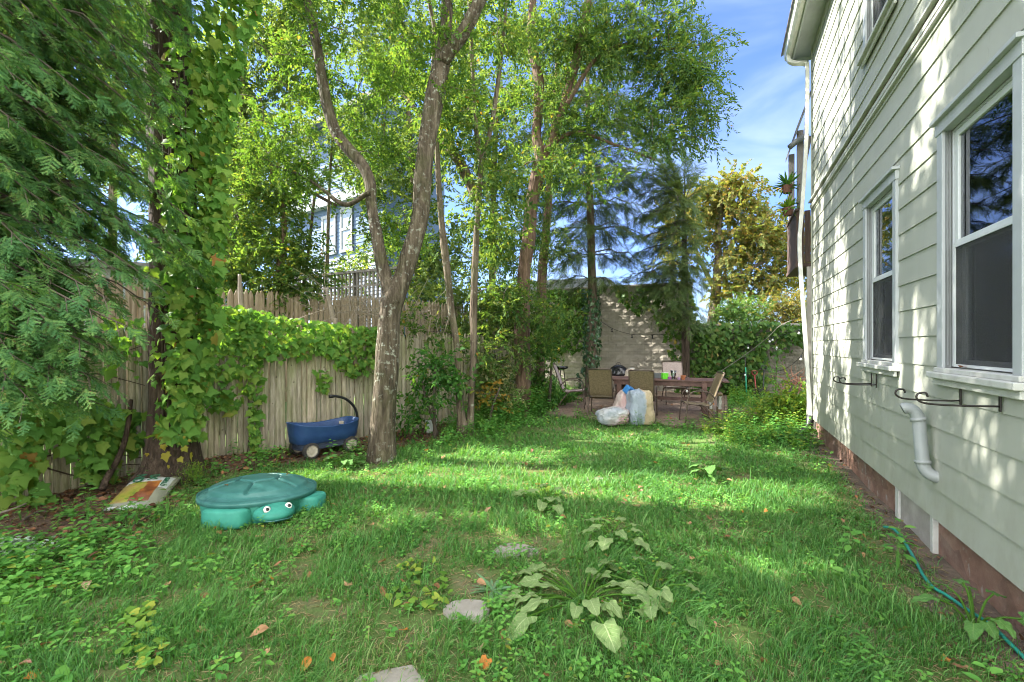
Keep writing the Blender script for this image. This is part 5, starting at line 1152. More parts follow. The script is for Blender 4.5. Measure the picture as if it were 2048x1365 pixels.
# soil bag
sb = thing('soil_bag', 'half-empty garden soil bag lying against the massive trunk', 'bag', (-3.84, 4.84, .02), math.atan2(.7, -.26)); sb.rotation_euler = (0, math.radians(-9), math.atan2(.7, -.26))
lb, wbg = .76, .47
def bagz(u, v): 
    e = max(0, 1-abs(2*u-1)**3.0)*max(0, 1-abs(2*v-1)**3.5); return .02+.085*e**.6+.012*(mnoise.noise(Vector((u*7, v*5, 3)))) 
nu, nv = 37, 25; A = np.array([[((u-.5)*lb, (v-.5)*wbg*(1-.06*math.cos((u-.5)*3)), bagz(u, v)) for v in np.linspace(0, 1, nv)] for u in np.linspace(0, 1, nu)])
Bt = A.copy(); Bt[:, :, 2] = .005
def picture(name, stops, sc=6):
    t = NT(name); f = t.noise(t.pos(), sc, 5, .6); return t.done(t.pbr(t.ramp(f, stops), .35))
mats = [plain('olive_bag_film', (.3, .3, .22), .3), plain('white_bag_print', (.6, .62, .6), .3), picture('vegetable_print', [(.3, (.06, .2, .03)), (.45, (.36, .36, .05)), (.62, (.42, .28, .1)), (.75, (.15, .25, .05))]), picture('soil_print', [(.3, (.1, .03, .015)), (.5, (.3, .1, .03)), (.65, (.55, .22, .04)), (.8, (.5, .06, .03))])]
b = MB(); n0 = len(b.v); b.v += [tuple(p) for p in A.reshape(-1, 3)]
for i in range(nu-1):
    for j in range(nv-1):
        u = (i+.5)/(nu-1); v = (j+.5)/(nv-1); k = 0
        if .14 < u < .9 and .06 < v < .94: k = 1 if u > .7 or v < .2 else (2 if v > .52+.06*math.sin(u*9) else 3)
        if u < .07 and v > .35: k = 1
        if v < .2 and u < .5: k = 0
        b.f.append((i*nv+j, (i+1)*nv+j, (i+1)*nv+j+1, i*nv+j+1)); b.mi.append(k)
b.r = [0.0]*len(b.v); b.add(Bt.reshape(-1, 3), [(i*nv+j, i*nv+j+1, (i+1)*nv+j+1, (i+1)*nv+j) for i in range(nu-1) for j in range(nv-1)], 0)
for ring in ([(0, j) for j in range(nv)], [(nu-1, j) for j in range(nv)], [(i, 0) for i in range(nu)], [(i, nv-1) for i in range(nu)]):
    for (a, b_), (c, d_) in zip(ring, ring[1:]): b.f.append((a*nv+b_, c*nv+d_, nu*nv+c*nv+d_, nu*nv+a*nv+b_)); b.mi.append(0)
b.build('bag_film', mats, sb, smooth=True)
def lettering(txt, size, loc, rot, mat, parent, name='lettering'):
    cu = bpy.data.curves.new(name, 'FONT'); cu.body = txt; cu.size = size; cu.extrude = .0015; cu.align_x = 'CENTER'; cu.align_y = 'CENTER'; cu.offset = .003
    tmp = bpy.data.objects.new('tmp', cu); C.objects.link(tmp); me = bpy.data.meshes.new_from_object(tmp.evaluated_get(bpy.context.evaluated_depsgraph_get())); bpy.data.objects.remove(tmp)
    me.materials.clear(); o = link(name, me, mat, parent, loc); o.rotation_euler = rot; return o
gl_ = plain('green_print', (.02, .12, .06), .4)
lettering('ND', .12, (.215, .1, .115), (0, math.radians(3), math.radians(180)), gl_, sb); lettering('IX', .12, (.215, -.03, .117), (0, math.radians(3), math.radians(180)), gl_, sb)
lettering('17 YARD', .055, (.1, -.17, .103), (math.radians(14), 0, math.radians(0)), gl_, sb)
# ---------------------------------------------------------------- patio furniture
def chair(label, loc, rz, mesh, first=[None]):
    t = thing('patio_chair', label, 'chair', (*loc, float(gz(*loc))+.03), rz, 'sling patio chairs round the table')
    for s in (1, -1):
        y = s*.27
        b = MB(); b.tube(spline(np.array([(.3, y, 0), (.27, y, .3), (.24, y, .55), (.16, y, .64), (0, y, .655), (-.16, y, .62), (-.24, y, .52)]), 22), .013, 8); b.build('arm_frame', M['chair_metal'], t, smooth=True)
        b = MB(); b.tube(spline(np.array([(.1, y*.95, .4), (-.05, y*.97, .37), (-.2, y, .2), (-.33, y*1.02, 0)]), 14), .013, 8); b.build('rear_leg', M['chair_metal'], t, smooth=True)
        b = MB(); b.tube(spline(np.array([(.28, s*.24, .41), (.1, s*.24, .39), (-.12, s*.24, .37), (-.22, s*.24, .45), (-.33, s*.24, .75), (-.43, s*.24, 1.0)]), 24), .012, 8); b.build('side_rail', M['chair_metal'], t, smooth=True)
    for bar, br_r in (([(-.43, -.24, 1.0), (-.435, 0, 1.015), (-.43, .24, 1.0)], .013), ([(.27, -.25, .405), (.27, .25, .405)], .012), ([(-.05, -.26, .36), (-.05, .26, .36)], .01)): b = MB(); b.tube(bar, br_r, 8); b.build('cross_bar', M['chair_metal'], t, smooth=True)
    for nm, pr in (('seat', [(.28, .415), (.1, .385), (-.1, .368), (-.16, .385)]), ('backrest', [(-.2, .43), (-.24, .5), (-.33, .75), (-.42, .985)])):
        sp = spline(np.array([(x, 0, z) for x, z in pr]), 14); tv = nrm(np.gradient(sp, axis=0)); nv_ = np.cross(tv, [0, 1, 0]); b = MB()
        A = np.array([[p+np.array([0, y, 0])+n_*(.006*sg-.012*(1-(y/.235)**2)) for y in np.linspace(-.235, .235, 7)] for p, n_ in zip(sp, nv_) for sg in (1,)])
        B2 = np.array([[p+np.array([0, y, 0])+n_*(-.002-.012*(1-(y/.235)**2)) for y in np.linspace(-.235, .235, 7)] for p, n_ in zip(sp, nv_)])
        b.grid(A); b.grid(B2[::-1]); b.build(nm, mesh, t, smooth=True)
    return t
chair('tan sling chair standing apart in the shrubs left of the table', (1.42, 10.95), math.radians(-12), M['mauve_mesh'])
chair('tan sling chair seen from behind at the left end of the table', (1.95, 10.05), math.radians(72), M['tan_mesh'])
chair('tan sling chair behind the stuffed bags', (2.74, 9.75), math.radians(70), M['tan_mesh'])
chair('tan sling chair in profile facing left near the white-spindled stool', (3.68, 9.2), math.radians(172), M['tan_mesh'])
chair('mauve sling chair on the far side of the table facing the camera', (4.02, 11.45), math.radians(-98), M['mauve_mesh'])
TZ = .74; tb = thing('patio_table', 'long red-brown wooden patio table on square legs', 'table', (3.44, 10.38, float(gz(0, 10.38))+.03), math.radians(-20.4))
b = MB()
for k in range(6): b.box((0, -.375+k*.15, TZ-.015), (2.5, .144, .03), rnd=.1)
b.build('table_top', M['table_wood'], tb, bevel=.004)
b = MB(); 
for s in (1, -1): b.box((0, s*.39, TZ-.08), (2.2, .03, .1)); b.box((s*1.08, 0, TZ-.08), (.03, .75, .1))
b.build('apron', M['table_wood'], tb, bevel=.004)
for sx in (1, -1):
    for sy in (1, -1): b = MB(); b.box((sx*.98 if sx < 0 else .78, sy*.385, (TZ-.03)/2), (.1, .09, TZ-.03)); b.build('leg', M['table_wood'], tb, bevel=.006)
b = MB(); b.box((-.1, 0, .3), (1.75, .09, .07)); b.build('stretcher', M['table_wood'], tb, bevel=.004)
TM = Matrix.Translation(tb.location) @ Matrix.Rotation(math.radians(-20.4), 4, 'Z')
def on_table(x, y): v = TM@Vector((x, y, TZ)); return tuple(v)
t = thing('container', 'lime green plastic container with white lid on the table', 'container', on_table(-.02, -.2), .1)
b = MB(); b.box((0, 0, .065), (.12, .12, .13)); b.build('tub', M['lime'], t, bevel=.012); b = MB(); b.box((.01, 0, .14), (.11, .11, .018)); b.build('lid', M['white'], t, bevel=.006)
t = thing('glass_vase', 'clear glass vase beside the lime green container', 'vase', on_table(.16, -.2)); b = MB(); b.lathe([(.0, .0), (.035, 0), (.03, .03), (.05, .09), (.052, .13), (.065, .19), (.061, .19), (.047, .13), (.045, .09), (.026, .035), (0, .03)], 20); b.build('vessel', M['clear'], t, smooth=True)
t = thing('flower_pot', 'small terracotta flower pot on the table', 'pot', on_table(.36, -.22)); b = MB(); b.lathe([(0, 0), (.035, 0), (.05, .065), (.057, .065), (.057, .09), (.048, .09), (.044, .07), (.0, .06)], 20); b.build('pot', M['terracotta'], t); b = MB(); b.lathe([(0, .078), (.043, .078)], 16); b.build('potting_soil', M['soil'], t)
t = thing('cup', 'purple cup between the lime container and the glass vase', 'cup', on_table(.075, -.24)); b = MB(); b.lathe([(0, 0), (.03, 0), (.036, .05), (.033, .05), (.027, .004), (0, .004)], 18); b.build('cup', M['purple'], t)
t = thing('cup', 'pale purple cup beside the terracotta pot', 'cup', on_table(.27, -.24)); b = MB(); b.lathe([(0, 0), (.025, 0), (.032, .045), (.029, .045), (.023, .004), (0, .004)], 18); b.build('cup', plain('lilac_plastic', (.5, .3, .5), .5), t)
t = thing('metal_box', 'dark grey tin box at the back of the table', 'box', on_table(-.18, .05), .2); b = MB(); b.box((0, 0, .05), (.22, .12, .1)); b.build('tin', M['greybox'], t, bevel=.008); b = MB(); b.box((0, 0, .105), (.225, .125, .012)); b.build('lid', M['greybox'], t, bevel=.004)
st = thing('stool', 'old wooden stool with white spindles at the right end of the table', 'stool', (4.25, 9.75, float(gz(0, 9.75))+.03), math.radians(-20))
b = MB(); b.box((0, 0, .5), (.28, .5, .05)); b.build('seat', M['bench_wood'], st, bevel=.01); b = MB(); b.tube([(-.02, -.26, .56), (-.02, .26, .56)], .05, 12); b.build('bolster', M['greyrail'], st, smooth=True)
for s in (1, -1):
    for y in (-.2, .2):
        b = MB(); b.box((s*.085, y, .1), (.075, .075, .2)); b.build('leg', M['bench_wood'], st, bevel=.006); b = MB(); b.lathe([(.03, .2), (.034, .22), (.024, .25), (.034, .34), (.024, .42), (.034, .45), (.03, .475)], 14, (s*.085, y, 0)); b.build('spindle', M['white'], st, smooth=True)
# bags
def lump(name, rx, ry, rz, seed, sq=2.6, am=.13, top=None, lean=(0, 0)):
    A = []; nI, nK = 44, 72
    for i in range(nI):
        ph = -math.pi/2+math.pi*i/(nI-1); row = []
        for k in range(nK):
            t = 2*math.pi*k/nK; v = np.array([math.cos(ph)*math.cos(t), math.cos(ph)*math.sin(t), math.sin(ph)]); v = v/(np.sum(np.abs(v)**sq)**(1/sq))
            nn = mnoise.noise(Vector(v*1.6)+Vector((seed, 0, 0)))+.5*(1-2*abs(mnoise.noise(Vector((v[0]*2.6, v[1]*2.6, v[2]*1.3))+Vector((seed*2, 1, 0)))))+.6*abs(mnoise.noise(Vector(v*3.7)+Vector((0, seed, 0))))+.3*abs(mnoise.noise(Vector((v[0]*9, v[1]*9, v[2]*3))+Vector((seed, seed, 0))))
            q = v*(1+am*nn); z = max(q[2], -.95); tp = 1-(top or 0)*max(0, (z+.2)); row.append((q[0]*rx*tp+lean[0]*(z+1), q[1]*ry*tp+lean[1]*(z+1), (z+.95)*rz))
        A.append(row)
    return np.array(A)
def bagobj(label, loc, rz_, dims, mat, seed, **k):
    t = thing('plastic_bag', label, 'bag', (*loc, float(gz(*loc))+.035), rz_, 'stuffed plastic bags heaped on the patio edge'); b = MB(); b.grid(lump('b', *dims, seed, **k), closed=True); b.build('bag_body', mat, t, smooth=True); return t
bagobj('pale stuffed bag lying on its side at the front of the heap', (1.98, 9.08), math.radians(12), (.32, .2, .165), M['bag_white'], 3.1)
bagobj('tall cream and bluish stuffed bag standing upright beside the table leg', (2.5, 9.12), math.radians(10), (.235, .2, .33), M['bag_cream'], 8.4, sq=5.5, am=.1, top=.12)
tpk = bagobj('pinkish stuffed bag standing behind the other two bags', (2.27, 9.38), .3, (.23, .2, .31), M['bag_pink'], 5.7, top=.3)
cr_ = thing('storage_basket', 'small blue ribbed plastic basket on top of the pinkish bag', 'basket', (2.3, 9.33, .62), .6); cr_.rotation_euler = (.5, .35, .6)
b = MB(); b.box((0, 0, .08), (.18, .15, .16)); b.build('basket', M['crate'], cr_, bevel=.02)
b = MB()
for k in range(5):
    for j in range(5):
        b.box((-.07+k*.035, -.077, .02+j*.03), (.022, .006, .018)); b.box((.092, -.06+k*.03, .02+j*.03), (.006, .018, .018))
b.build('basket_ribs', plain('dark_blue_rib', (.025, .13, .36), .5), cr_)
# grills
kg = thing('kettle_grill', 'black round kettle grill behind the table', 'grill', (*P(1237, 690, 12.1)[:2], .17)); b = MB(); b.lathe([(0, .45), (.12, .47), (.25, .6), (.27, .66), (.275, .67), (.26, .7), (.2, .83), (.1, .9), (0, .92)], 28); b.build('kettle', M['enamel'], kg, smooth=True)
for a in (0, 2.1, 4.2): b = MB(); b.tube([(.12*math.cos(a), .12*math.sin(a), .5), (.27*math.cos(a), .27*math.sin(a), 0)], .012, 8); b.build('leg', M['iron'], kg)
b = MB(); b.tube([(-.05, 0, .92), (-.04, 0, .96), (.04, 0, .96), (.05, 0, .92)], .01, 8); b.build('lid_handle', M['iron'], kg)
cg = thing('covered_grill', 'grill under a slumped beige canvas cover behind the table', 'grill cover', (*P(1263, 690, 11.9)[:2], .16), .3); b = MB()
prof = [(.3, 0), (.29, .2), (.27, .45), (.25, .6), (.17, .74), (.06, .82), (.0, .83)]
b.grid(np.array([[(r*(1+.1*math.sin(5*t+z*3))*math.copysign(abs(math.cos(t))**.7, math.cos(t)), r*(1+.08*math.cos(7*t))*.85*math.copysign(abs(math.sin(t))**.7, math.sin(t)), z+.02*math.sin(3*t)) for t in np.arange(40)*2*math.pi/40] for r, z in prof]), closed=True); b.build('cover', M['canvas'], cg, smooth=True)
b = MB(); b.box((0, 0, .84), (.13, .1, .02)); b.build('top_flap', M['white'], cg, bevel=.006)
fb = thing('fire_bowl', 'shallow black iron bowl on a stand left of the ivy-wrapped conifer', 'fire bowl', (*P(1121, 690, 12.6)[:2], .18)); b = MB(); b.lathe([(0, .74), (.1, .74), (.2, .78), (.22, .83), (.205, .83), (.18, .79), (0, .76)], 24); b.build('bowl', M['enamel'], fb, smooth=True)
for a in (.4, 2.5, 4.6): b = MB(); b.tube([(.1*math.cos(a), .1*math.sin(a), .75), (.2*math.cos(a), .2*math.sin(a), 0)], .012, 8); b.build('leg', M['iron'], fb)
# tools on the low wall
def tool(kind, label, px, top, bot, d, hm, build):
    a = P(px[0], bot, d); e = P(px[1], top, d+.12); t = thing(kind, label, kind.split('_')[-1], (*a[:2], float(gz(*a[:2])))); a = np.array([a[0], a[1], t.location[2]+.02]); o = np.array(t.location)
    b = MB(); b.tube([a-o, e-o], .016, 8); b.build('handle', hm, t, smooth=True); build(t, a-o, e-o); return t
def rakeh(t, a, e): 
    b = MB(); b.tube([e, e+np.array([0, .02, .22])], .012, 8); [b.tube([e+np.array([0, .02, .22]), e+np.array([k*.06, .05, .48-.02*k*k])], .004, 5) for k in range(-3, 4)]; b.build('rake_head', M['iron'], t)
def dgrip(m, bl):
    def f(t, a, e):
        b = MB(); b.tube(spline(np.array([e, e+np.array([-.06, 0, .05]), e+np.array([-.06, 0, .12]), e+np.array([.06, 0, .12]), e+np.array([.06, 0, .05]), e]), 24), .011, 7); b.build('grip', m, t, smooth=True)
        b = MB(); o = [(-.1, 0), (-.1, -.2), (-.05, -.3), (0, -.33), (.05, -.3), (.1, -.2), (.1, 0)]; b.prism(o, -.006, .006, mp=lambda x, y, z: a+np.array([x, z+.03*x*x*10, y+.3])); b.build('blade', bl, t, bevel=.002)
    return f
tool('garden_rake', 'rake with green handle leaning on the low garden wall', (1493, 1491), 735, 802, 12.1, M['green_handle'], rakeh)
tool('garden_shovel', 'shovel with red handle leaning on the low garden wall', (1514, 1509), 752, 802, 12.05, M['red_handle'], dgrip(M['red_handle'], M['iron']))
tool('garden_spade', 'spade with black handle and open grip leaning on the garden wall', (1525, 1528), 742, 800, 12.0, M['black'], dgrip(M['black'], M['iron']))
# string lights, rope
def lights(label, wire, bulbs, dark=False):
    w_ = np.array([P(*p) for p in wire]); b0 = np.array([*w_[0, :2], 0]); t = thing('string_lights', label, 'string lights', b0); b = MB(); b.tube(spline(w_-b0, 50), .006, 5); b.build('wire', M['black'], t)
    for p in bulbs:
        c = P(*p)-b0; b = MB(); b.lathe([(0, .05), (.015, .048), (.018, .02), (.015, 0)], 10, c); s_ = b.build('socket', M['black'], t); b = MB(); b.lathe([(.01, 0), (.019, -.015), (.025, -.034), (.019, -.052), (0, -.06)], 12, c); b.build('bulb', M['black'] if dark else M['bulb'], s_, smooth=True)
lights('dark wire with three hanging bulbs across the tall block wall', [(1184, 630, 13.6), (1224, 657, 13.5), (1264, 669, 13.4), (1305, 670, 13.3), (1345, 667, 13.2), (1372, 650, 13.0)], [(1224, 661, 13.5), (1264, 673, 13.4), (1305, 674, 13.3)], True)
lights('wire with white bulbs drooping from the low wall to the downspout', [(1430, 735, 12.5), (1462, 712, 12.4), (1495, 690, 12.2), (1540, 676, 11.5), (1575, 668, 10.5), (1612, 655, 9.3)], [(1496, 694, 12.2), (1539, 681, 11.6), (1545, 678, 11.4), (1598, 664, 9.8)])
lights('short hanging wire with white bulbs near the table end', [(1612, 655, 9.2), (1606, 680, 9.4), (1602, 712, 9.6), (1560, 742, 10.6), (1500, 745, 11.6), (1436, 758, 12.2), (1400, 770, 10.6), (1374, 775, 9.6)], [(1602, 716, 9.6), (1490, 748, 11.7), (1436, 762, 12.2), (1374, 780, 9.6)])
rp = np.array([P(1424, 754, 11.5), P(1475, 721, 11), P(1530, 680, 10.4), P(1560, 652, 10), P(1595, 637, 9.4)]); b0 = np.array([*rp[0, :2], 0]); b = MB(); b.tube(spline(rp-b0, 30), .008, 6); tagged(b.build('rope', M['rope'], None, loc=b0, smooth=True), 'taut grey rope slanting up from the table to the house corner', 'rope')
# raised bed, pots
rb_ = thing('raised_bed', 'brown timber raised bed full of greenery past the house corner', 'raised bed', (5.12, 9.05, .02), math.radians(24)); L_, W_ = 1.25, 1.0
for nm, c, s in (('side_board', (0, W_/2, .1), (.04, W_, .22)), ('side_board', (L_, W_/2, .1), (.04, W_, .22)), ('side_board', (L_/2, 0, .1), (L_-.05, .04, .22)), ('side_board', (L_/2, W_, .1), (L_-.05, .04, .22))): b = MB(); b.box(c, s); b.build(nm, M['bench_wood'], rb_, bevel=.005)
b = MB(); b.box((L_/2, W_/2, .08), (L_-.06, W_-.06, .16)); b.build('bed_soil', M['soil'], rb_)
t = thing('plant_pot', 'black plastic plant pot in front of the raised bed', 'pot', G(1537, 855)); b = MB(); b.lathe([(0, 0), (.07, 0), (.09, .15), (.098, .15), (.098, .18), (.088, .18), (.08, .14), (0, .14)], 20); b.build('pot', M['black'], t)
# deck flower pots
for lab, s_, z_, lf in (('trailing plant in a small hanging pot on the porch rail', 9.3, 4.55, 'shrub'), ('bright spider plant hanging outside the porch boards', 9.25, 4.12, 'weedy')):
    c = Wp(s_, .36, z_); t = thing('potted_plant', lab, 'potted plant', c); b = MB(); b.lathe([(0, -.14), (.07, -.14), (.1, 0), (.085, 0), (.06, -.12), (0, -.12)], 16); b.build('pot', M['pot_dark'], t)
    n = 60; dd = nrm(rand_dirs(n)+np.array([0, 0, .4])); X, Y, Z = frame(dd, nrm(R.normal(size=(n, 3))*.3+np.array([0, 0, 1]))); V, T, r = stamp((*leaf_oval(.22, .035), np.zeros(9)), np.zeros((n, 3))+dd*.02, X, Y, Z, .7+.6*R.random(n)); big('foliage', V, T, r, M[lf], t)
# dead leaf on the near sill
b = MB(); v, f = leaf_oval(.09, .05); v = v+np.array([0, 0, .012]); b.add(v, [tuple(x) for x in f]); o = b.build('fallen_leaf', M['dead'], None, loc=Wp(3.4, .02, 1.437)); o.rotation_euler = (.2, -.15, .5); tagged(o, 'dry brown leaf lying on the near window sill', 'leaf')
# hose
hp = np.array([[*G(x, y)[:2], .03+z_] for x, y, z_ in ((1768, 1066, .02), (1785, 1074, .04), (1803, 1093, .04), (1820, 1118, .03), (1832, 1138, .02), (1848, 1162, 0), (1866, 1184, 0), (1895, 1205, .01), (1930, 1230, .01), (1962, 1255, .02), (1990, 1280, .03), (2020, 1306, .02), (2060, 1340, 0))]); b0 = np.array([*hp[0, :2], 0])
b = MB(); b.tube(spline(hp-b0, 90), .0105, 10); hz_ = b.build('garden_hose', M['hose'], None, loc=b0, smooth=True); tagged(hz_, 'teal garden hose snaking along the house foundation', 'hose')
# ---------------------------------------------------------------- stones
STONES = [((1190, 957), (.17, .11), 'small flat stepping stone in the sunny lawn farthest from the camera'), ((1030, 1108), (.21, .11), 'flat stepping stone strewn with dead leaves beside the burdock'), ((938, 1222), (.15, .12), 'bare pale stepping stone between grass tufts near the burdock'), ((785, 1362), (.16, .1), 'stepping stone cut off by the bottom edge of the photo')]
for k, (p, (rx, ry), lab) in enumerate(STONES):
    c = G(*p); c[2] = float(gh(c[0], c[1])); rg = np.random.default_rng(50+k); n = 11; o = []
    for i in range(n): t = 2*math.pi*i/n; s = 1+.2*rg.normal(); o.append((rx*s*math.cos(t), ry*s*math.sin(t)))
    b = MB(); b.prism(o, -.05, .014); tagged(b.build('stepping_stone', M['stone'], None, loc=c, bevel=.008), lab, 'stepping stone'); 
def on_stone(x, y, m=1.0):
    r = np.zeros(np.shape(x), bool)
    for p, (rx, ry), _ in STONES: c = G(*p); r |= ((x-c[0])/(rx*m))**2+((y-c[1])/(ry*m))**2 < 1
    return r
def blocked(x, y):
    a, b_ = in_patio(x, y); pat = (a > -.02) & (a < 6) & (b_ > -.1) & (b_ < 3.55)
    return pat | (np.hypot(x+2.46, y-4.52) < .5) | on_stone(x, y, .66) | (wall_dist(x, y) < .02) | (fence_dist(x, y) < .05) | (np.hypot(x+1.47, y-8.45) < .17) | (np.hypot(x+1.42, y-8.1) < .16)
# ---------------------------------------------------------------- lawn grass
def scatter(y0, y1, dens):
    ys = []; 
    xm = 1.16*y1+.3; n = int((2*xm)*(y1-y0)*dens); x = (R.random(n)*2-1)*xm; y = y0+R.random(n)*(y1-y0); return x, y
gx, gy_, gw = [], [], []
for y0, y1, dn, w_ in ((1.9, 2.6, 9500, .0042), (2.6, 3.4, 8000, .0046), (3.4, 4.5, 6000, .0055), (4.5, 6, 4000, .0068), (6, 8, 2500, .0085), (8, 10.5, 1400, .010)):
    x, y = scatter(y0, y1, dn); gx.append(x); gy_.append(y); gw.append(np.full(len(x), w_))
x = np.concatenate(gx); y = np.concatenate(gy_); w_ = np.concatenate(gw)
tuft = vnoise(x, y, 3.2, 21)*.6+vnoise(x, y, 8, 22)*.4; fd = fence_dist(x, y); ed_ = bed_edge(x, y); wd = wall_dist(x, y)
pr = np.clip((tuft-.2)*3.4, .1, 1)*np.clip((fd-ed_+.25)/.55, 0.015, 1)*np.clip((wd-.1)/.2, .03, 1)
bare = vnoise(x, y, 1.5, 23); pr *= np.where(bare > .78, .6, 1); pr *= np.where(y > 7.6, .75, 1)
k = (R.random(len(x)) < pr) & ~blocked(x, y); x, y, w_, tuft = x[k], y[k], w_[k], tuft[k]; n = len(x)
# pull blades into small tussocks
cx_ = np.round(x/.085+R.normal(size=n)*.18)*.085; cy_ = np.round(y/.085+R.normal(size=n)*.18)*.085; x = x*.62+cx_*.38; y = y*.62+cy_*.38
h = (.04+.075*R.random(n)**1.4)*(.25+1.35*tuft)*(1+.75*(R.random(n) < .09)); an = R.random(n)*2*math.pi; lean = (.15+1.0*R.random(n)**1.5)*h; w_ = w_*(.65+.8*R.random(n)**2)
comb = 2*math.pi*vnoise(x, y, 1.7, 24)*1.5; dx = np.cos(an)*.9+np.cos(comb)*.35; dy = np.sin(an)*.9+np.sin(comb)*.35
z0 = gh(x, y)-.004; px_, py_ = -np.sin(an+.6), np.cos(an+.6); Vs = []
for t, ws in ((0, 1), (.4, .95), (.75, .65), (1, 0)):
    c = np.stack([x+dx*lean*t**1.8, y+dy*lean*t**1.8, z0+h*(t-.32*t**3)], 1); o = np.stack([px_, py_, 0*px_], 1)*(w_*ws*.5)[:, None]
    Vs += [c+o, c-o] if ws > 0 else [c]
V = np.stack(Vs, 1); T0 = np.array([(0, 1, 3), (0, 3, 2), (2, 3, 5), (2, 5, 4), (4, 5, 6)]); T = (T0[None]+(np.arange(n)*7)[:, None, None]).reshape(-1, 3)
dry = R.random(n)*.86+.14*(R.random(n) < .12)*R.random(n)*1.0; dry = np.clip(dry*.8+.25*vnoise(x, y, 1.3, 25)-.02+.1*(bare[k] > .66), 0, 1)
big('lawn_grass', V.reshape(-1, 3), T, np.repeat(dry, 7), M['grass'])['kind'] = 'stuff'
# thatch: dead blades lying on the earth
x, y = scatter(1.9, 6.0, 900); k = ~blocked(x, y) & (fence_dist(x, y) > .1) & (wall_dist(x, y) > .02); x, y = x[k], y[k]; n = len(x); a = R.random(n)*6.28
X, Y, Z = frame(np.stack([np.cos(a), np.sin(a), .15*R.normal(size=n)], 1), np.array([0, 0, 1.])); V, T, r = stamp((*leaf4(1, .06, .1, .1), np.zeros(4)), np.stack([x, y, gh(x, y)+.006+.012*R.random(n)], 1), X, Y, Z, .03+.06*R.random(n))
big('thatch', V, T, .55+.45*R.random(n).repeat(4), M['thatch'])['kind'] = 'stuff'
# ---------------------------------------------------------------- weeds and ground cover
def plant_tpl(nl, L, kind, seed, hgt):
    g = np.random.default_rng(seed); Vs, Ts, Rs, o = [], [], [], 0
    for i in range(nl):
        t = (i+.5)/nl; a = i*2.4+g.normal()*.3; z = hgt*(.35+.65*t); r = L*.5*(1-.6*t); d = np.array([math.cos(a), math.sin(a), .25-.5*(1-t)*.5+g.normal()*.15]); p = np.array([math.cos(a)*r*.5, math.sin(a)*r*.5, z])
        X, Y, Z = frame(d, nrm(np.array([g.normal()*.2, g.normal()*.2, 1]))); s = L*(.6+.5*g.random())*(1-.35*t)
        v, f = kind; Vs.append((v*s)@np.stack([X, Y, Z])+p); Ts.append(f+o); Rs.append(np.full(len(v), g.random())); o += len(v)
        q = np.array([(0, 0, 0), (.003, 0, 0), tuple(p)]); Vs.append(q); Ts.append(np.array([(0, 1, 2)])+o); Rs.append(np.full(3, .1)); o += 3
    return np.concatenate(Vs), np.concatenate(Ts), np.concatenate(Rs)
ov = leaf_oval(1, .6); ht = leaf_heart(1.0)
WD = [plant_tpl(7, .07, ov, 61, .1), plant_tpl(9, .06, ov, 62, .16), plant_tpl(6, .065, ht, 63, .07), plant_tpl(11, .07, ov, 64, .24)]
WTALL = [plant_tpl(14, .085, ov, 65, .36), plant_tpl(16, .075, ov, 66, .45), plant_tpl(12, .09, ov, 67, .3)]
def weeds(name, x, y, tpls, mat, sc, label=None):
    k = ~blocked(x, y); x, y = x[k], y[k]; n = len(x); wh = R.integers(0, len(tpls), n); pos = np.stack([x, y, gh(x, y)-.003], 1); a = R.random(n)*6.28
    X = np.stack([np.cos(a), np.sin(a), R.normal(size=n)*.08], 1); X = nrm(X); Z = nrm(R.normal(size=(n, 3))*.12+np.array([0, 0, 1])); Y = nrm(np.cross(Z, X)); Z = np.cross(X, Y); s = sc*(.6+.8*R.random(n))
    V, T, r = join([stamp(tpls[q], pos[wh == q], X[wh == q], Y[wh == q], Z[wh == q], s[wh == q]) for q in range(len(tpls)) if (wh == q).any()])
    o = big(name, V, T, r, mat); o['kind'] = 'stuff'; return o
def pick(n, x0, x1, y0, y1, f):
    x = x0+R.random(n)*(x1-x0); y = y0+R.random(n)*(y1-y0); k = R.random(n) < f(x, y); return x[k], y[k]
# the bed edge on the left
x, y = pick(12000, -5.6, 1.0, 2.0, 9.6, lambda x, y: np.clip((vnoise(x, y, 1.8, 31)-.34)*3.2, 0.03, 1)*np.exp(-((fence_dist(x, y)-bed_edge(x, y)*.8-.05)/.6)**2)*(fence_dist(x, y) > .12)*np.where((np.hypot(x+3.85, y-4.85) < .42), 0, 1)*.42)
weeds('ground_cover', x, y, WD, M['weed'], 1.0)
x, y = pick(1900, -4.2, -1.0, 1.9, 3.6, lambda x, y: np.clip((vnoise(x, y, 2.2, 33)-.42)*3, 0.02, 1)*np.clip((-x-1.1-.35*y)/.9, 0, 1)*.8)
weeds('ground_cover', x, y, WD, M['weed'], .95)
# through the lawn
x, y = pick(13000, -4, 4.5, 1.9, 8.5, lambda x, y: np.clip((vnoise(x, y, 2.4, 35)-.42)*3, .08, 1)*(fence_dist(x, y) > 1.2)*(wall_dist(x, y) > .15)*.7)
weeds('lawn_weeds', x, y, [WD[0], WD[2], WD[1]], M['weed'], .6)
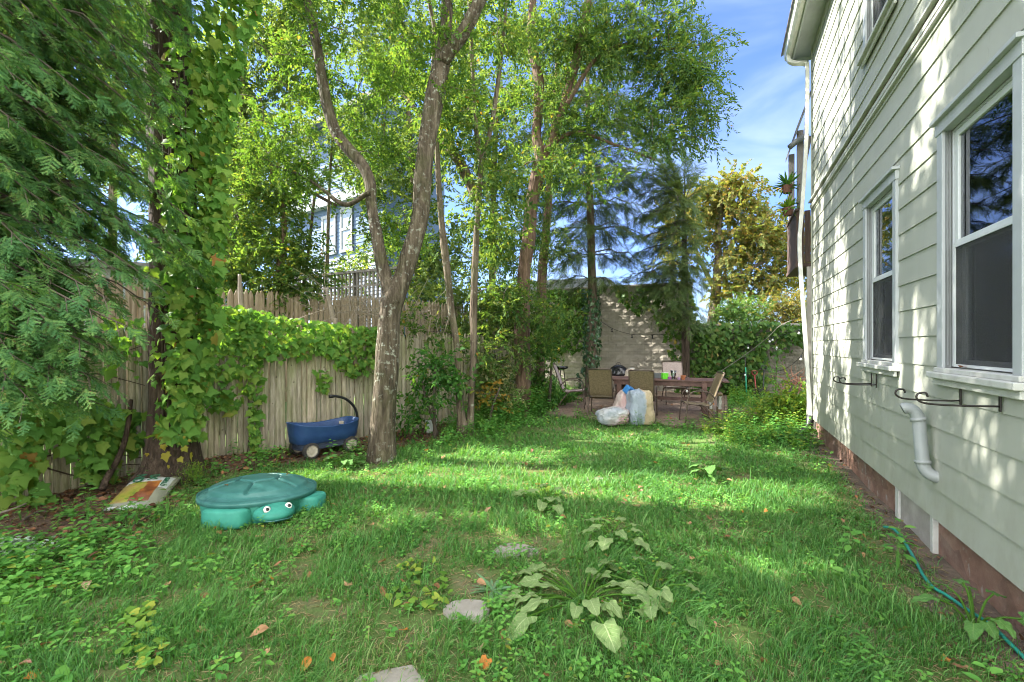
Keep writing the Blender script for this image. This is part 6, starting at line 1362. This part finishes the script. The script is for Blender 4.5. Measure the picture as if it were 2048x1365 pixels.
# round the patio and in front of the shrubs
x, y = pick(7000, -1.2, 6.2, 7.2, 13.5, lambda x, y: np.where(in_patio(x, y)[1] < 0, 1.0, np.where(in_patio(x, y)[1] > 3.5, 1.0, np.clip(1+in_patio(x, y)[0]/.7, 0, 1)*(in_patio(x, y)[0] < -.05)))*np.clip((fence_dist(x, y)-.1)*2, 0, 1)*(wall_dist(x, y) > .05)*np.clip((y-7.3+.35*np.abs(x-1.2)*.5)/1.2, .0, 1)*.62)
weeds('undergrowth', x, y, WD[1:], M['weed'], 1.1)
x, y = pick(1500, 3.3, 6.6, 6.6, 13, lambda x, y: (wall_dist(x, y) > .05)*np.clip((vnoise(x, y, 1.6, 37)-.35)*2.5, 0, 1)*np.where(in_patio(x, y)[1] < -.05, 1, (in_patio(x, y)[0] < -.1)*.9)*np.clip((y-6.5)/1.4, 0, 1))
weeds('undergrowth', x, y, WTALL[:1]+WD[1:2], M['weedy'], .85)
x, y = pick(900, -1.0, 1.4, 8.6, 13, lambda x, y: (in_patio(x, y)[1] > 3.6)*(fence_dist(x, y) > .2)*np.clip((vnoise(x, y, 2, 38)-.25)*2.5, 0, 1))
weeds('undergrowth', x, y, WTALL, M['weed'], 1.2)
x, y = pick(260, 1.2, 3.9, 1.7, 6.5, lambda x, y: (wall_dist(x, y) > .12)*(wall_dist(x, y) < .75)*np.clip((vnoise(x, y, 2, 39)-.42)*4, 0, 1))
weeds('ground_cover', x, y, WD, M['weed'], 1.2)
# leaf litter on the bed
n = 9500; x, y = pick(n, -5.8, .2, 1.8, 9.4, lambda x, y: (fence_dist(x, y) > .02)*(fence_dist(x, y) < bed_edge(x, y)+.25)*1.0); n = len(x)
Xd = nrm(R.normal(size=(n, 3))*np.array([1, 1, .3])); X, Y, Z = frame(Xd, nrm(R.normal(size=(n, 3))*.4+np.array([0, 0, 1]))); V, T, r = stamp(OVAL, np.stack([x, y, gh(x, y)+.012+.02*R.random(n)], 1), X, Y, Z, .03+.055*R.random(n))
big('leaf_litter', V, T, r, M['litter'])['kind'] = 'stuff'
n = 1500; x, y = pick(n, 1.0, 5.4, 1.2, 8, lambda x, y: (wall_dist(x, y) > .0)*(wall_dist(x, y) < .42)*1.0); n = len(x)
X, Y, Z = frame(nrm(R.normal(size=(n, 3))*np.array([1, 1, .25])), nrm(R.normal(size=(n, 3))*.4+np.array([0, 0, 1]))); V, T, r = stamp(OVAL, np.stack([x, y, gh(x, y)+.012+.015*R.random(n)], 1), X, Y, Z, .02+.04*R.random(n))
big('leaf_litter', V, T, r, M['litter'])['kind'] = 'stuff'
# ---------------------------------------------------------------- fallen leaves, each its own object
FL = []
for k in range(5):
    v, f = leaf_oval(1, .5+.06*k) if k < 3 else leaf_lobed(1); v = v.copy(); v[:, 2] += .18*np.sin(v[:, 0]*3+k)+.5*v[:, 1]**2*(1 if k % 2 else -.6)
    me = bpy.data.meshes.new('fallen_leaf'); me.from_pydata([tuple(q) for q in v], [], [tuple(int(i) for i in q) for q in f]); at = me.attributes.new('rnd', 'FLOAT', 'POINT'); at.data.foreach_set('value', np.full(len(v), (.25, .6, .45, .7, .35)[k], np.float32)); FL.append(me)
FLM = {}
def fallen(x, y, s, k, mat, label, grp):
    key = (k, mat)
    if key not in FLM: m = FL[k].copy(); m.materials.append(M[mat]); FLM[key] = m
    o = bpy.data.objects.new('fallen_leaf', FLM[key]); C.objects.link(o); o.location = (x, y, float(gh(x, y))+.03+random.uniform(0, .012)); o.scale = (s, s, s); o.rotation_euler = (random.uniform(-.5, .5), random.uniform(-.5, .5), random.uniform(0, 6.28)); return tagged(o, label, 'leaf', grp)
for (a, b_), s, k, mat, lab in (((172, 1190), .11, 0, 'dead_pale', 'large pale tan veined dead leaf lying in grass at the lower left'), ((62, 1345), .1, 1, 'dead_pink', 'pinkish dead leaf at the bottom left corner of the lawn'), ((108, 1297), .08, 0, 'dead', 'brown pointed dead leaf near the bottom left corner'),
                                ((513, 1180), .1, 3, 'dead', 'curled brown dead leaf in the lawn below the turtle sandbox'), ((536, 1277), .09, 1, 'dead', 'curled tan dead leaf in the lower left lawn'), ((805, 1270), .06, 3, 'dead_orange', 'bright orange crumpled leaf in the lower middle lawn'), ((962, 1310), .11, 0, 'dead_pale', 'pale yellow brown dead leaf on bare earth at the bottom middle'), ((975, 1325), .09, 3, 'dead_orange', 'orange dead leaf touching the pale leaf at the bottom middle'), ((1130, 1255), .07, 1, 'dead', 'brown dead leaf lying on a burdock leaf'), ((326, 1312), .07, 4, 'dead_pink', 'pink brown dead leaf standing among yellow vines at the bottom')):
    p = G(a, b_); fallen(p[0], p[1], s, k, mat, lab, 'fallen leaves on the lawn')
for x_, y_, z_, s, k, mat, lab in ((-2.6, 4.25, .305, .06, 0, 'dead', 'small tan dead leaf lying on the front of the green sandbox lid'), (-2.8, 4.42, .285, .045, 1, 'dead_pink', 'tiny reddish dead leaf at the left rim of the green sandbox lid'), (-2.25, 4.7, .325, .05, 2, 'dead', 'small brown dead leaf at the back of the green sandbox lid')):
    fallen(x_, y_, s, k, mat, lab, 'dead leaves on the sandbox lid'); o = C.objects[-1]; o.location.z = -1; bpy.context.view_layer.update(); hit = bpy.context.scene.ray_cast(bpy.context.evaluated_depsgraph_get(), (x_, y_, .5), (0, 0, -1)); o.location.z = hit[1][2]+.01 if hit[0] else z_; o.rotation_euler = (.1, .05, random.uniform(0, 6))
cnt = 0
while cnt < 235:
    x = random.uniform(-3.6, 3.9); y = 1.95+random.random()**1.3*6.6
    if bool(blocked(np.array(x), np.array(y))) or abs(x/y) > 1.12 or float(fence_dist(np.array([x]), np.array([y]))[0]) < .3: continue
    u = random.random(); mat = 'dead' if u < .8 else ('dead_orange' if u < .9 else 'dead_pink')
    lab = {'dead': 'small brown dead leaf scattered on the lawn', 'dead_orange': 'small orange dead leaf scattered on the lawn', 'dead_pink': 'small pinkish dead leaf scattered on the lawn'}[mat]
    fallen(x, y, random.uniform(.035, .08), random.randrange(5), mat, lab, {'dead': 'small brown leaves on the lawn', 'dead_orange': 'small orange leaves on the lawn', 'dead_pink': 'small pink leaves on the lawn'}[mat]); cnt += 1
for k in range(46):
    a = random.uniform(.05, 3.2); b_ = random.uniform(.05, 3.3); p = PC+U[:2]*a+NRM[:2]*b_; u = random.random(); mat = 'dead' if u < .75 else 'dead_orange'
    fallen(p[0], p[1], random.uniform(.05, .09), random.randrange(5), mat, {'dead': 'small brown dead leaf lying on the brick patio', 'dead_orange': 'small orange dead leaf lying on the brick patio'}[mat], {'dead': 'brown leaves on the patio', 'dead_orange': 'orange leaves on the patio'}[mat])
# ---------------------------------------------------------------- burdock
BL = []
for k in range(4):
    L0 = []; g = np.random.default_rng(70+k); nu_, nv_ = 14, 11
    for i in range(nu_):
        t = i/(nu_-1); wd = (.36+.02*k)*math.sin(math.pi*min(1, .12+.88*t)**.8)**.7*(1-.25*t); row = []
        for j in range(nv_):
            v = (j/(nv_-1)-.5)*2; e = abs(v)**3; x = t-.16*abs(v)*(1-t)**2*1.2; row.append((x, v*wd*(1+.09*e*math.sin(t*17+k*2+v)), .10*wd*abs(v)**1.0*0.6-.28*t*t+.05*e*math.sin(t*15+v*3+k)+.015*math.sin(9*t+5*v)))
        L0.append(row)
    L0 = np.array(L0); T_ = np.array([q for i in range(nu_-1) for j in range(nv_-1) for q in ((i*nv_+j, (i+1)*nv_+j, (i+1)*nv_+j+1), (i*nv_+j, (i+1)*nv_+j+1, i*nv_+j+1))])
    BL.append((L0.reshape(-1, 3), T_)); BLX = {'lt': np.repeat(np.linspace(0, 1, nu_), nv_), 'lv': np.tile(np.linspace(-1, 1, nv_), nu_)}
def leafy(name, label, cat, base, leaves, mat):
    """leaves: (azimuth, reach, height, size, pitch)"""
    t = thing(name, label, cat, base)
    for i, (az, rc, hh, s, pit) in enumerate(leaves):
        p = np.array([math.cos(az)*rc, math.sin(az)*rc, hh]); b = MB(); b.tube(spline(np.array([(0, 0, -.01), p*.5+np.array([0, 0, hh*.25]), p]), 10), [.006]*6+[.005]*4, 6); b.build('stalk', M['weedy'], t)
        d = np.array([math.cos(az), math.sin(az), -pit]); X, Y, Z = frame(d, nrm(np.array([R.normal()*.22, R.normal()*.22, 1]))); V, T, r = stamp((*BL[i % 4], np.zeros(len(BL[0][0]))), p[None], X[None], Y[None], Z[None], np.array([s]), np.array([R.random()])); o = big('leaf', V, T, np.full(len(V), R.random()), mat, t, smooth=True, extra=BLX)
    return t
def at(px, py): p = G(px, py); p[2] = float(gh(p[0], p[1])); return p
def rosette(n, reach, hgt, size, seed, up=.5):
    g = np.random.default_rng(seed); out = []
    for i in range(n):
        t = (i+.5)/n; az = i*2.4+g.normal()*.3; out.append((az, reach*(.35+.75*t)*(.8+.4*g.random()), hgt*(1.1-.75*t)*(.7+.6*g.random())+.03, size*(.65+.5*g.random())*(.7+.4*t), up*(t-.35)+g.normal()*.12))
    return out
leafy('burdock', 'large spreading burdock with broad wavy leaves in the middle of the lawn', 'burdock', at(1165, 1205), rosette(26, .42, .1, .175, 1, .3), M['burdock'])
leafy('burdock', 'rosette of upright burdock leaves behind the large burdock', 'burdock', at(1222, 1085), rosette(13, .24, .11, .15, 2, .25), M['burdock'])
leafy('burdock', 'burdock with one heart-shaped leaf facing the camera beside the large burdock', 'burdock', at(1300, 1190), rosette(11, .32, .1, .15, 3, .3)+[(-1.5, .14, .1, .19, .75)], M['burdock'])
leafy('burdock', 'small burdock in the sunlit band of lawn', 'burdock', at(1090, 1012), rosette(12, .26, .1, .16, 4), M['burdock'])
for lab, px_, py_ in (('broad-leaved weed clump at the foot of the slim pair of trunks', 955, 862), ('dock-like weed clump beside the lichened trunk', 690, 935), ('broad-leaved weed under the vent pipe by the wall', 1600, 880), ('broad-leaved weed patch at the right of the sunny band', 1420, 955)):
    leafy('broadleaf_weed', lab, 'weed', at(px_, py_), [(R.random()*6.28, .05+.14*R.random(), .05+.14*R.random(), .1+.07*R.random(), .2*R.random()) for _ in range(11)], M['broadleaf'])
leafy('broadleaf_weed', 'leafy sapling weed by the hose at the right edge', 'weed', at(1950, 1262), [(2.9, .2, .16, .11, .1), (2.2, .12, .2, .09, 0), (.3, .16, .18, .1, .1), (-.8, .18, .14, .11, .2), (3.9, .2, .12, .11, .2), (1.3, .1, .22, .09, 0), (-1.9, .1, .1, .09, .3), (.9, .22, .15, .1, .1), (4.6, .14, .14, .1, .1)], M['broadleaf'])
# thistle-like silvery weeds next to the bare stone
n = 26; c = at(985, 1180); t = thing('thistle', 'grey-green thistle rosette beside the bare stepping stone', 'thistle', c); a = R.random(n)*6.28; d = np.stack([np.cos(a), np.sin(a), .1+.4*R.random(n)], 1); X, Y, Z = frame(d, np.array([0, 0, 1.])); V, T, r = stamp((*leaf_oval(.2, .03), np.zeros(9)), np.zeros((n, 3)), X, Y, Z, .5+.6*R.random(n)); big('foliage', V, T, r, leafmat('thistle_leaf', [(0, (.1, .2, .1)), (1, (.16, .26, .14))], .3), t)
# silver-leaved plant
n = 420; c = at(14, 1130); q = R.normal(size=(n, 3))*np.array([.11, .12, .02]); hgt = .05+.12*np.exp(-(q[:, 0]**2+q[:, 1]**2)/.02); pos = np.stack([q[:, 0], q[:, 1], hgt+.02*R.random(n)], 1); X, Y, Z = frame(nrm(R.normal(size=(n, 3))*np.array([1, 1, .3])+np.array([0, -.4, -.2])), nrm(R.normal(size=(n, 3))*.3+np.array([0, -.3, 1])))
V, T, r = stamp(OVAL, pos, X, Y, Z, .03+.02*R.random(n)); t = thing('silver_leaf_plant', 'silver-leaved ground cover plant at the left edge', 'plant', c); big('foliage', V, T, r, M['silver'], t)
# yellowing ground ivy
n = 60; q = np.array([(p[0]+R.normal()*10, p[1]+R.normal()*8) for p in [(790+R.random()*110, 1140+R.random()*80) for _ in range(n)]]); pos = np.array([at(*p) for p in q]); c = np.array([*pos[:, :2].mean(0), 0]); pos[:, 2] += .04; X, Y, Z = frame(nrm(R.normal(size=(n, 3))*np.array([1, 1, .2])), nrm(R.normal(size=(n, 3))*.3+np.array([0, -.2, 1]))); V, T, r = stamp(HEART, pos-c, X, Y, Z, .035+.02*R.random(n)); t = thing('ground_ivy', 'trail of yellow-green ground ivy in the lawn left of the bare stone', 'ivy', c); big('foliage', V, T, r, M['weedy'], t)
n = 70; q = np.array([(250+R.random()*60+R.normal()*6, 1215+R.random()*140) for _ in range(n)]); pos = np.array([at(*p) for p in q]); c = np.array([*pos[:, :2].mean(0), 0]); pos[:, 2] += .05; X, Y, Z = frame(nrm(R.normal(size=(n, 3))*np.array([1, 1, .2])), nrm(R.normal(size=(n, 3))*.3+np.array([0, -.2, 1]))); V, T, r = stamp(HEART, pos-c, X, Y, Z, .035+.02*R.random(n)); t = thing('ground_ivy', 'trail of yellow-green ground ivy at the bottom left', 'ivy', c); big('foliage', V, T, r, M['weedy'], t)
# moss on the root
n = 700; c = P(388, 945, 5.25); pos = R.normal(size=(n, 3))*np.array([.07, .05, .06]); X, Y, Z = frame(nrm(R.normal(size=(n, 3))*.6+np.array([.2, -.5, .8])), nrm(R.normal(size=(n, 3)))); V, T, r = stamp((*leaf4(.03, .008), np.zeros(4)), pos, X, Y, Z, np.ones(n)); t = thing('moss', 'mossy grass tuft on the root flare of the massive trunk', 'moss', c); big('foliage', V, T, r, M['weedy'], t)
# ---------------------------------------------------------------- shrubs
def shrub(label, stems, blobs, leaf, tpl=TW, per=10, ts=1.0, nm='shrub'):
    return tree(nm, label, nm, [stems_px(s, d) for s, d in stems], blobs, leaf, M['twig'], tpl, per=per, tsc=ts, flare=1, spread=.3, cull=False, wob=0)
shrub('leafy green shrub in front of the fence left of the slim pair', [([(870, 880, 8), (868, 800, 6), (872, 720, 4)], 7.9), ([(875, 870, 6), (850, 790, 5), (835, 720, 3)], 7.9)],
      [blob(865, 735, 7.9, 45, 18, .3, 11), blob(895, 755, 7.9, 35, 25, .3, 9), blob(852, 790, 7.9, 22, 30, .25, 7), blob(832, 840, 7.9, 18, 30, .2, 7), ], M['shrub'], TWL, 2.6)
shrub('variegated shrub with white and yellow leaves between the trunks', [([(985, 860, 8), (985, 800, 6), (988, 740, 4)], 9.9)], [blob(985, 750, 9.9, 42, 35, .5, 18), blob(1000, 790, 9.9, 35, 30, .5, 12), blob(965, 800, 9.7, 30, 30, .4, 9)], M['varieg'], TWS, 6)
shrub('low shrub with yellowing leaves in front of the variegated shrub', [([(975, 860, 7), (985, 815, 5), (1000, 775, 3)], 9.0)], [blob(962, 788, 9.0, 14, 10, .15, 3), blob(992, 798, 9.0, 20, 10, .2, 3)], leafmat('yellowing', [(0, (.2, .2, .04)), (.6, (.4, .27, .06)), (1, (.4, .2, .04))], .45), TWL, 1.2)
shrub('green shrub under the red-brown forked tree', [([(1095, 840, 8), (1100, 780, 6), (1105, 700, 4)], 10.8)], [blob(1085, 775, 10.8, 28, 35, .4, 12), blob(1085, 690, 10.8, 38, 45, .5, 12), blob(1140, 805, 11.6, 30, 15, .3, 6)], M['shrub'], TW, 5)
shrub('dark shrub filling the corner behind the slim pair', [([(960, 830, 10), (962, 740, 8), (965, 640, 5)], 10.6)], [blob(950, 680, 10.6, 70, 60, .6, 24), blob(1000, 700, 10.8, 45, 60, .6, 14), blob(1000, 620, 10.9, 60, 45, .6, 16), blob(930, 600, 10.8, 50, 50, .6, 12)], M['leaf_back'], TW, 6)
shrub('yellow-green shrub around the tall lily by the raised bed', [([(1580, 850, 6), (1575, 800, 5), (1585, 770, 3)], 9.4)], [blob(1590, 815, 9.4, 42, 30, .4, 18), blob(1560, 830, 9.3, 35, 22, .35, 12), blob(1620, 850, 8.9, 25, 25, .25, 6)], M['weedy'], TW, 9)
# tall lily
lb_ = P(1550, 800, 10.6); lb_[2] = float(gz(*lb_[:2])); t = thing('lily', 'tall lily stalk with seed heads rising by the house corner', 'lily', lb_); H = P(1557, 700, 10.6)[2]-lb_[2]
b = MB(); b.tube(spline(np.array([(0, 0, 0), (.02, 0, H*.5), (.05, 0, H*.85), (.06, 0, H)]), 14), np.linspace(.012, .006, 14), 6)
tips = []
for k in range(16): a = k*2.4; p0 = np.array([.05+.01*k/16, 0, H*(.72+.02*k)]); e = p0+np.array([math.cos(a)*.17*(1-.02*k), math.sin(a)*.15, .09]); b.tube(spline(np.array([p0, (p0+e)/2+np.array([0, 0, -.01]), e]), 6), .003, 4); tips.append(e)
b.build('stem', M['weedy'], t)
n = 70; zz = R.random(n)*H*.75+.05; a = R.random(n)*6.28; X, Y, Z = frame(np.stack([np.cos(a), np.sin(a), .2-.5*R.random(n)], 1), np.array([0, 0, 1.])); V, T, r = stamp((*leaf_oval(.26, .055), np.zeros(9)), np.stack([.04*zz/H, 0*zz, zz], 1), X, Y, Z, (.5+.6*R.random(n))*(1.1-.5*zz/H)); big('foliage', V, T, r, M['weed'], t)
b = MB()
for e in tips: b.lathe([(0, -.02), (.01, -.01), (.012, .01), (0, .025)], 8, e)
b.build('seed_heads', M['weedy'], t, smooth=True)
n = 9; X, Y, Z = frame(nrm(R.normal(size=(n, 3))+np.array([0, 0, .3])), np.array([0, 0, 1.])+R.normal(size=(n, 3))*.2); V, T, r = stamp((*leaf_oval(.09, .035), np.zeros(9)), np.tile(np.array([[.06, 0, H+.0]]), (n, 1))+R.normal(size=(n, 3))*.02, X, Y, Z, np.ones(n)); big('flower', V, T, r, M['white'], t)
# dead brush at the corner, bleached twigs
def brush(label, c, rad, n, mat, up=.2):
    t = thing('dead_brush', label, 'brush', (*c[:2], 0)); b = MB()
    for _ in range(n):
        p = c-np.array([*c[:2], 0])+R.normal(size=3)*rad*.5; d = nrm(R.normal(size=3)+np.array([0, 0, up])); l = rad[0]*(1+R.random()); b.tube(np.array([p, p+d*l*.5+R.normal(size=3)*.03*l, p+d*l]), [.006, .004, .0025], 4, cap=False)
    b.build('twigs', mat, t); return t
brush('reddish tangle of dead stems against the corner by the downspout', P(1590, 775, 10.2), np.array([.22, .2, .28]), 110, plain('red_stem', (.22, .09, .05), .8))
brush('bleached tangle of dead twigs behind the lichened tree', P(720, 615, 8.3), np.array([.55, .3, .2]), 60, M['deadwood'], .1)
brush('bleached dead twigs just right of the lichened tree above the fence', P(845, 635, 8.9), np.array([.4, .3, .15]), 40, M['deadwood'], .1)
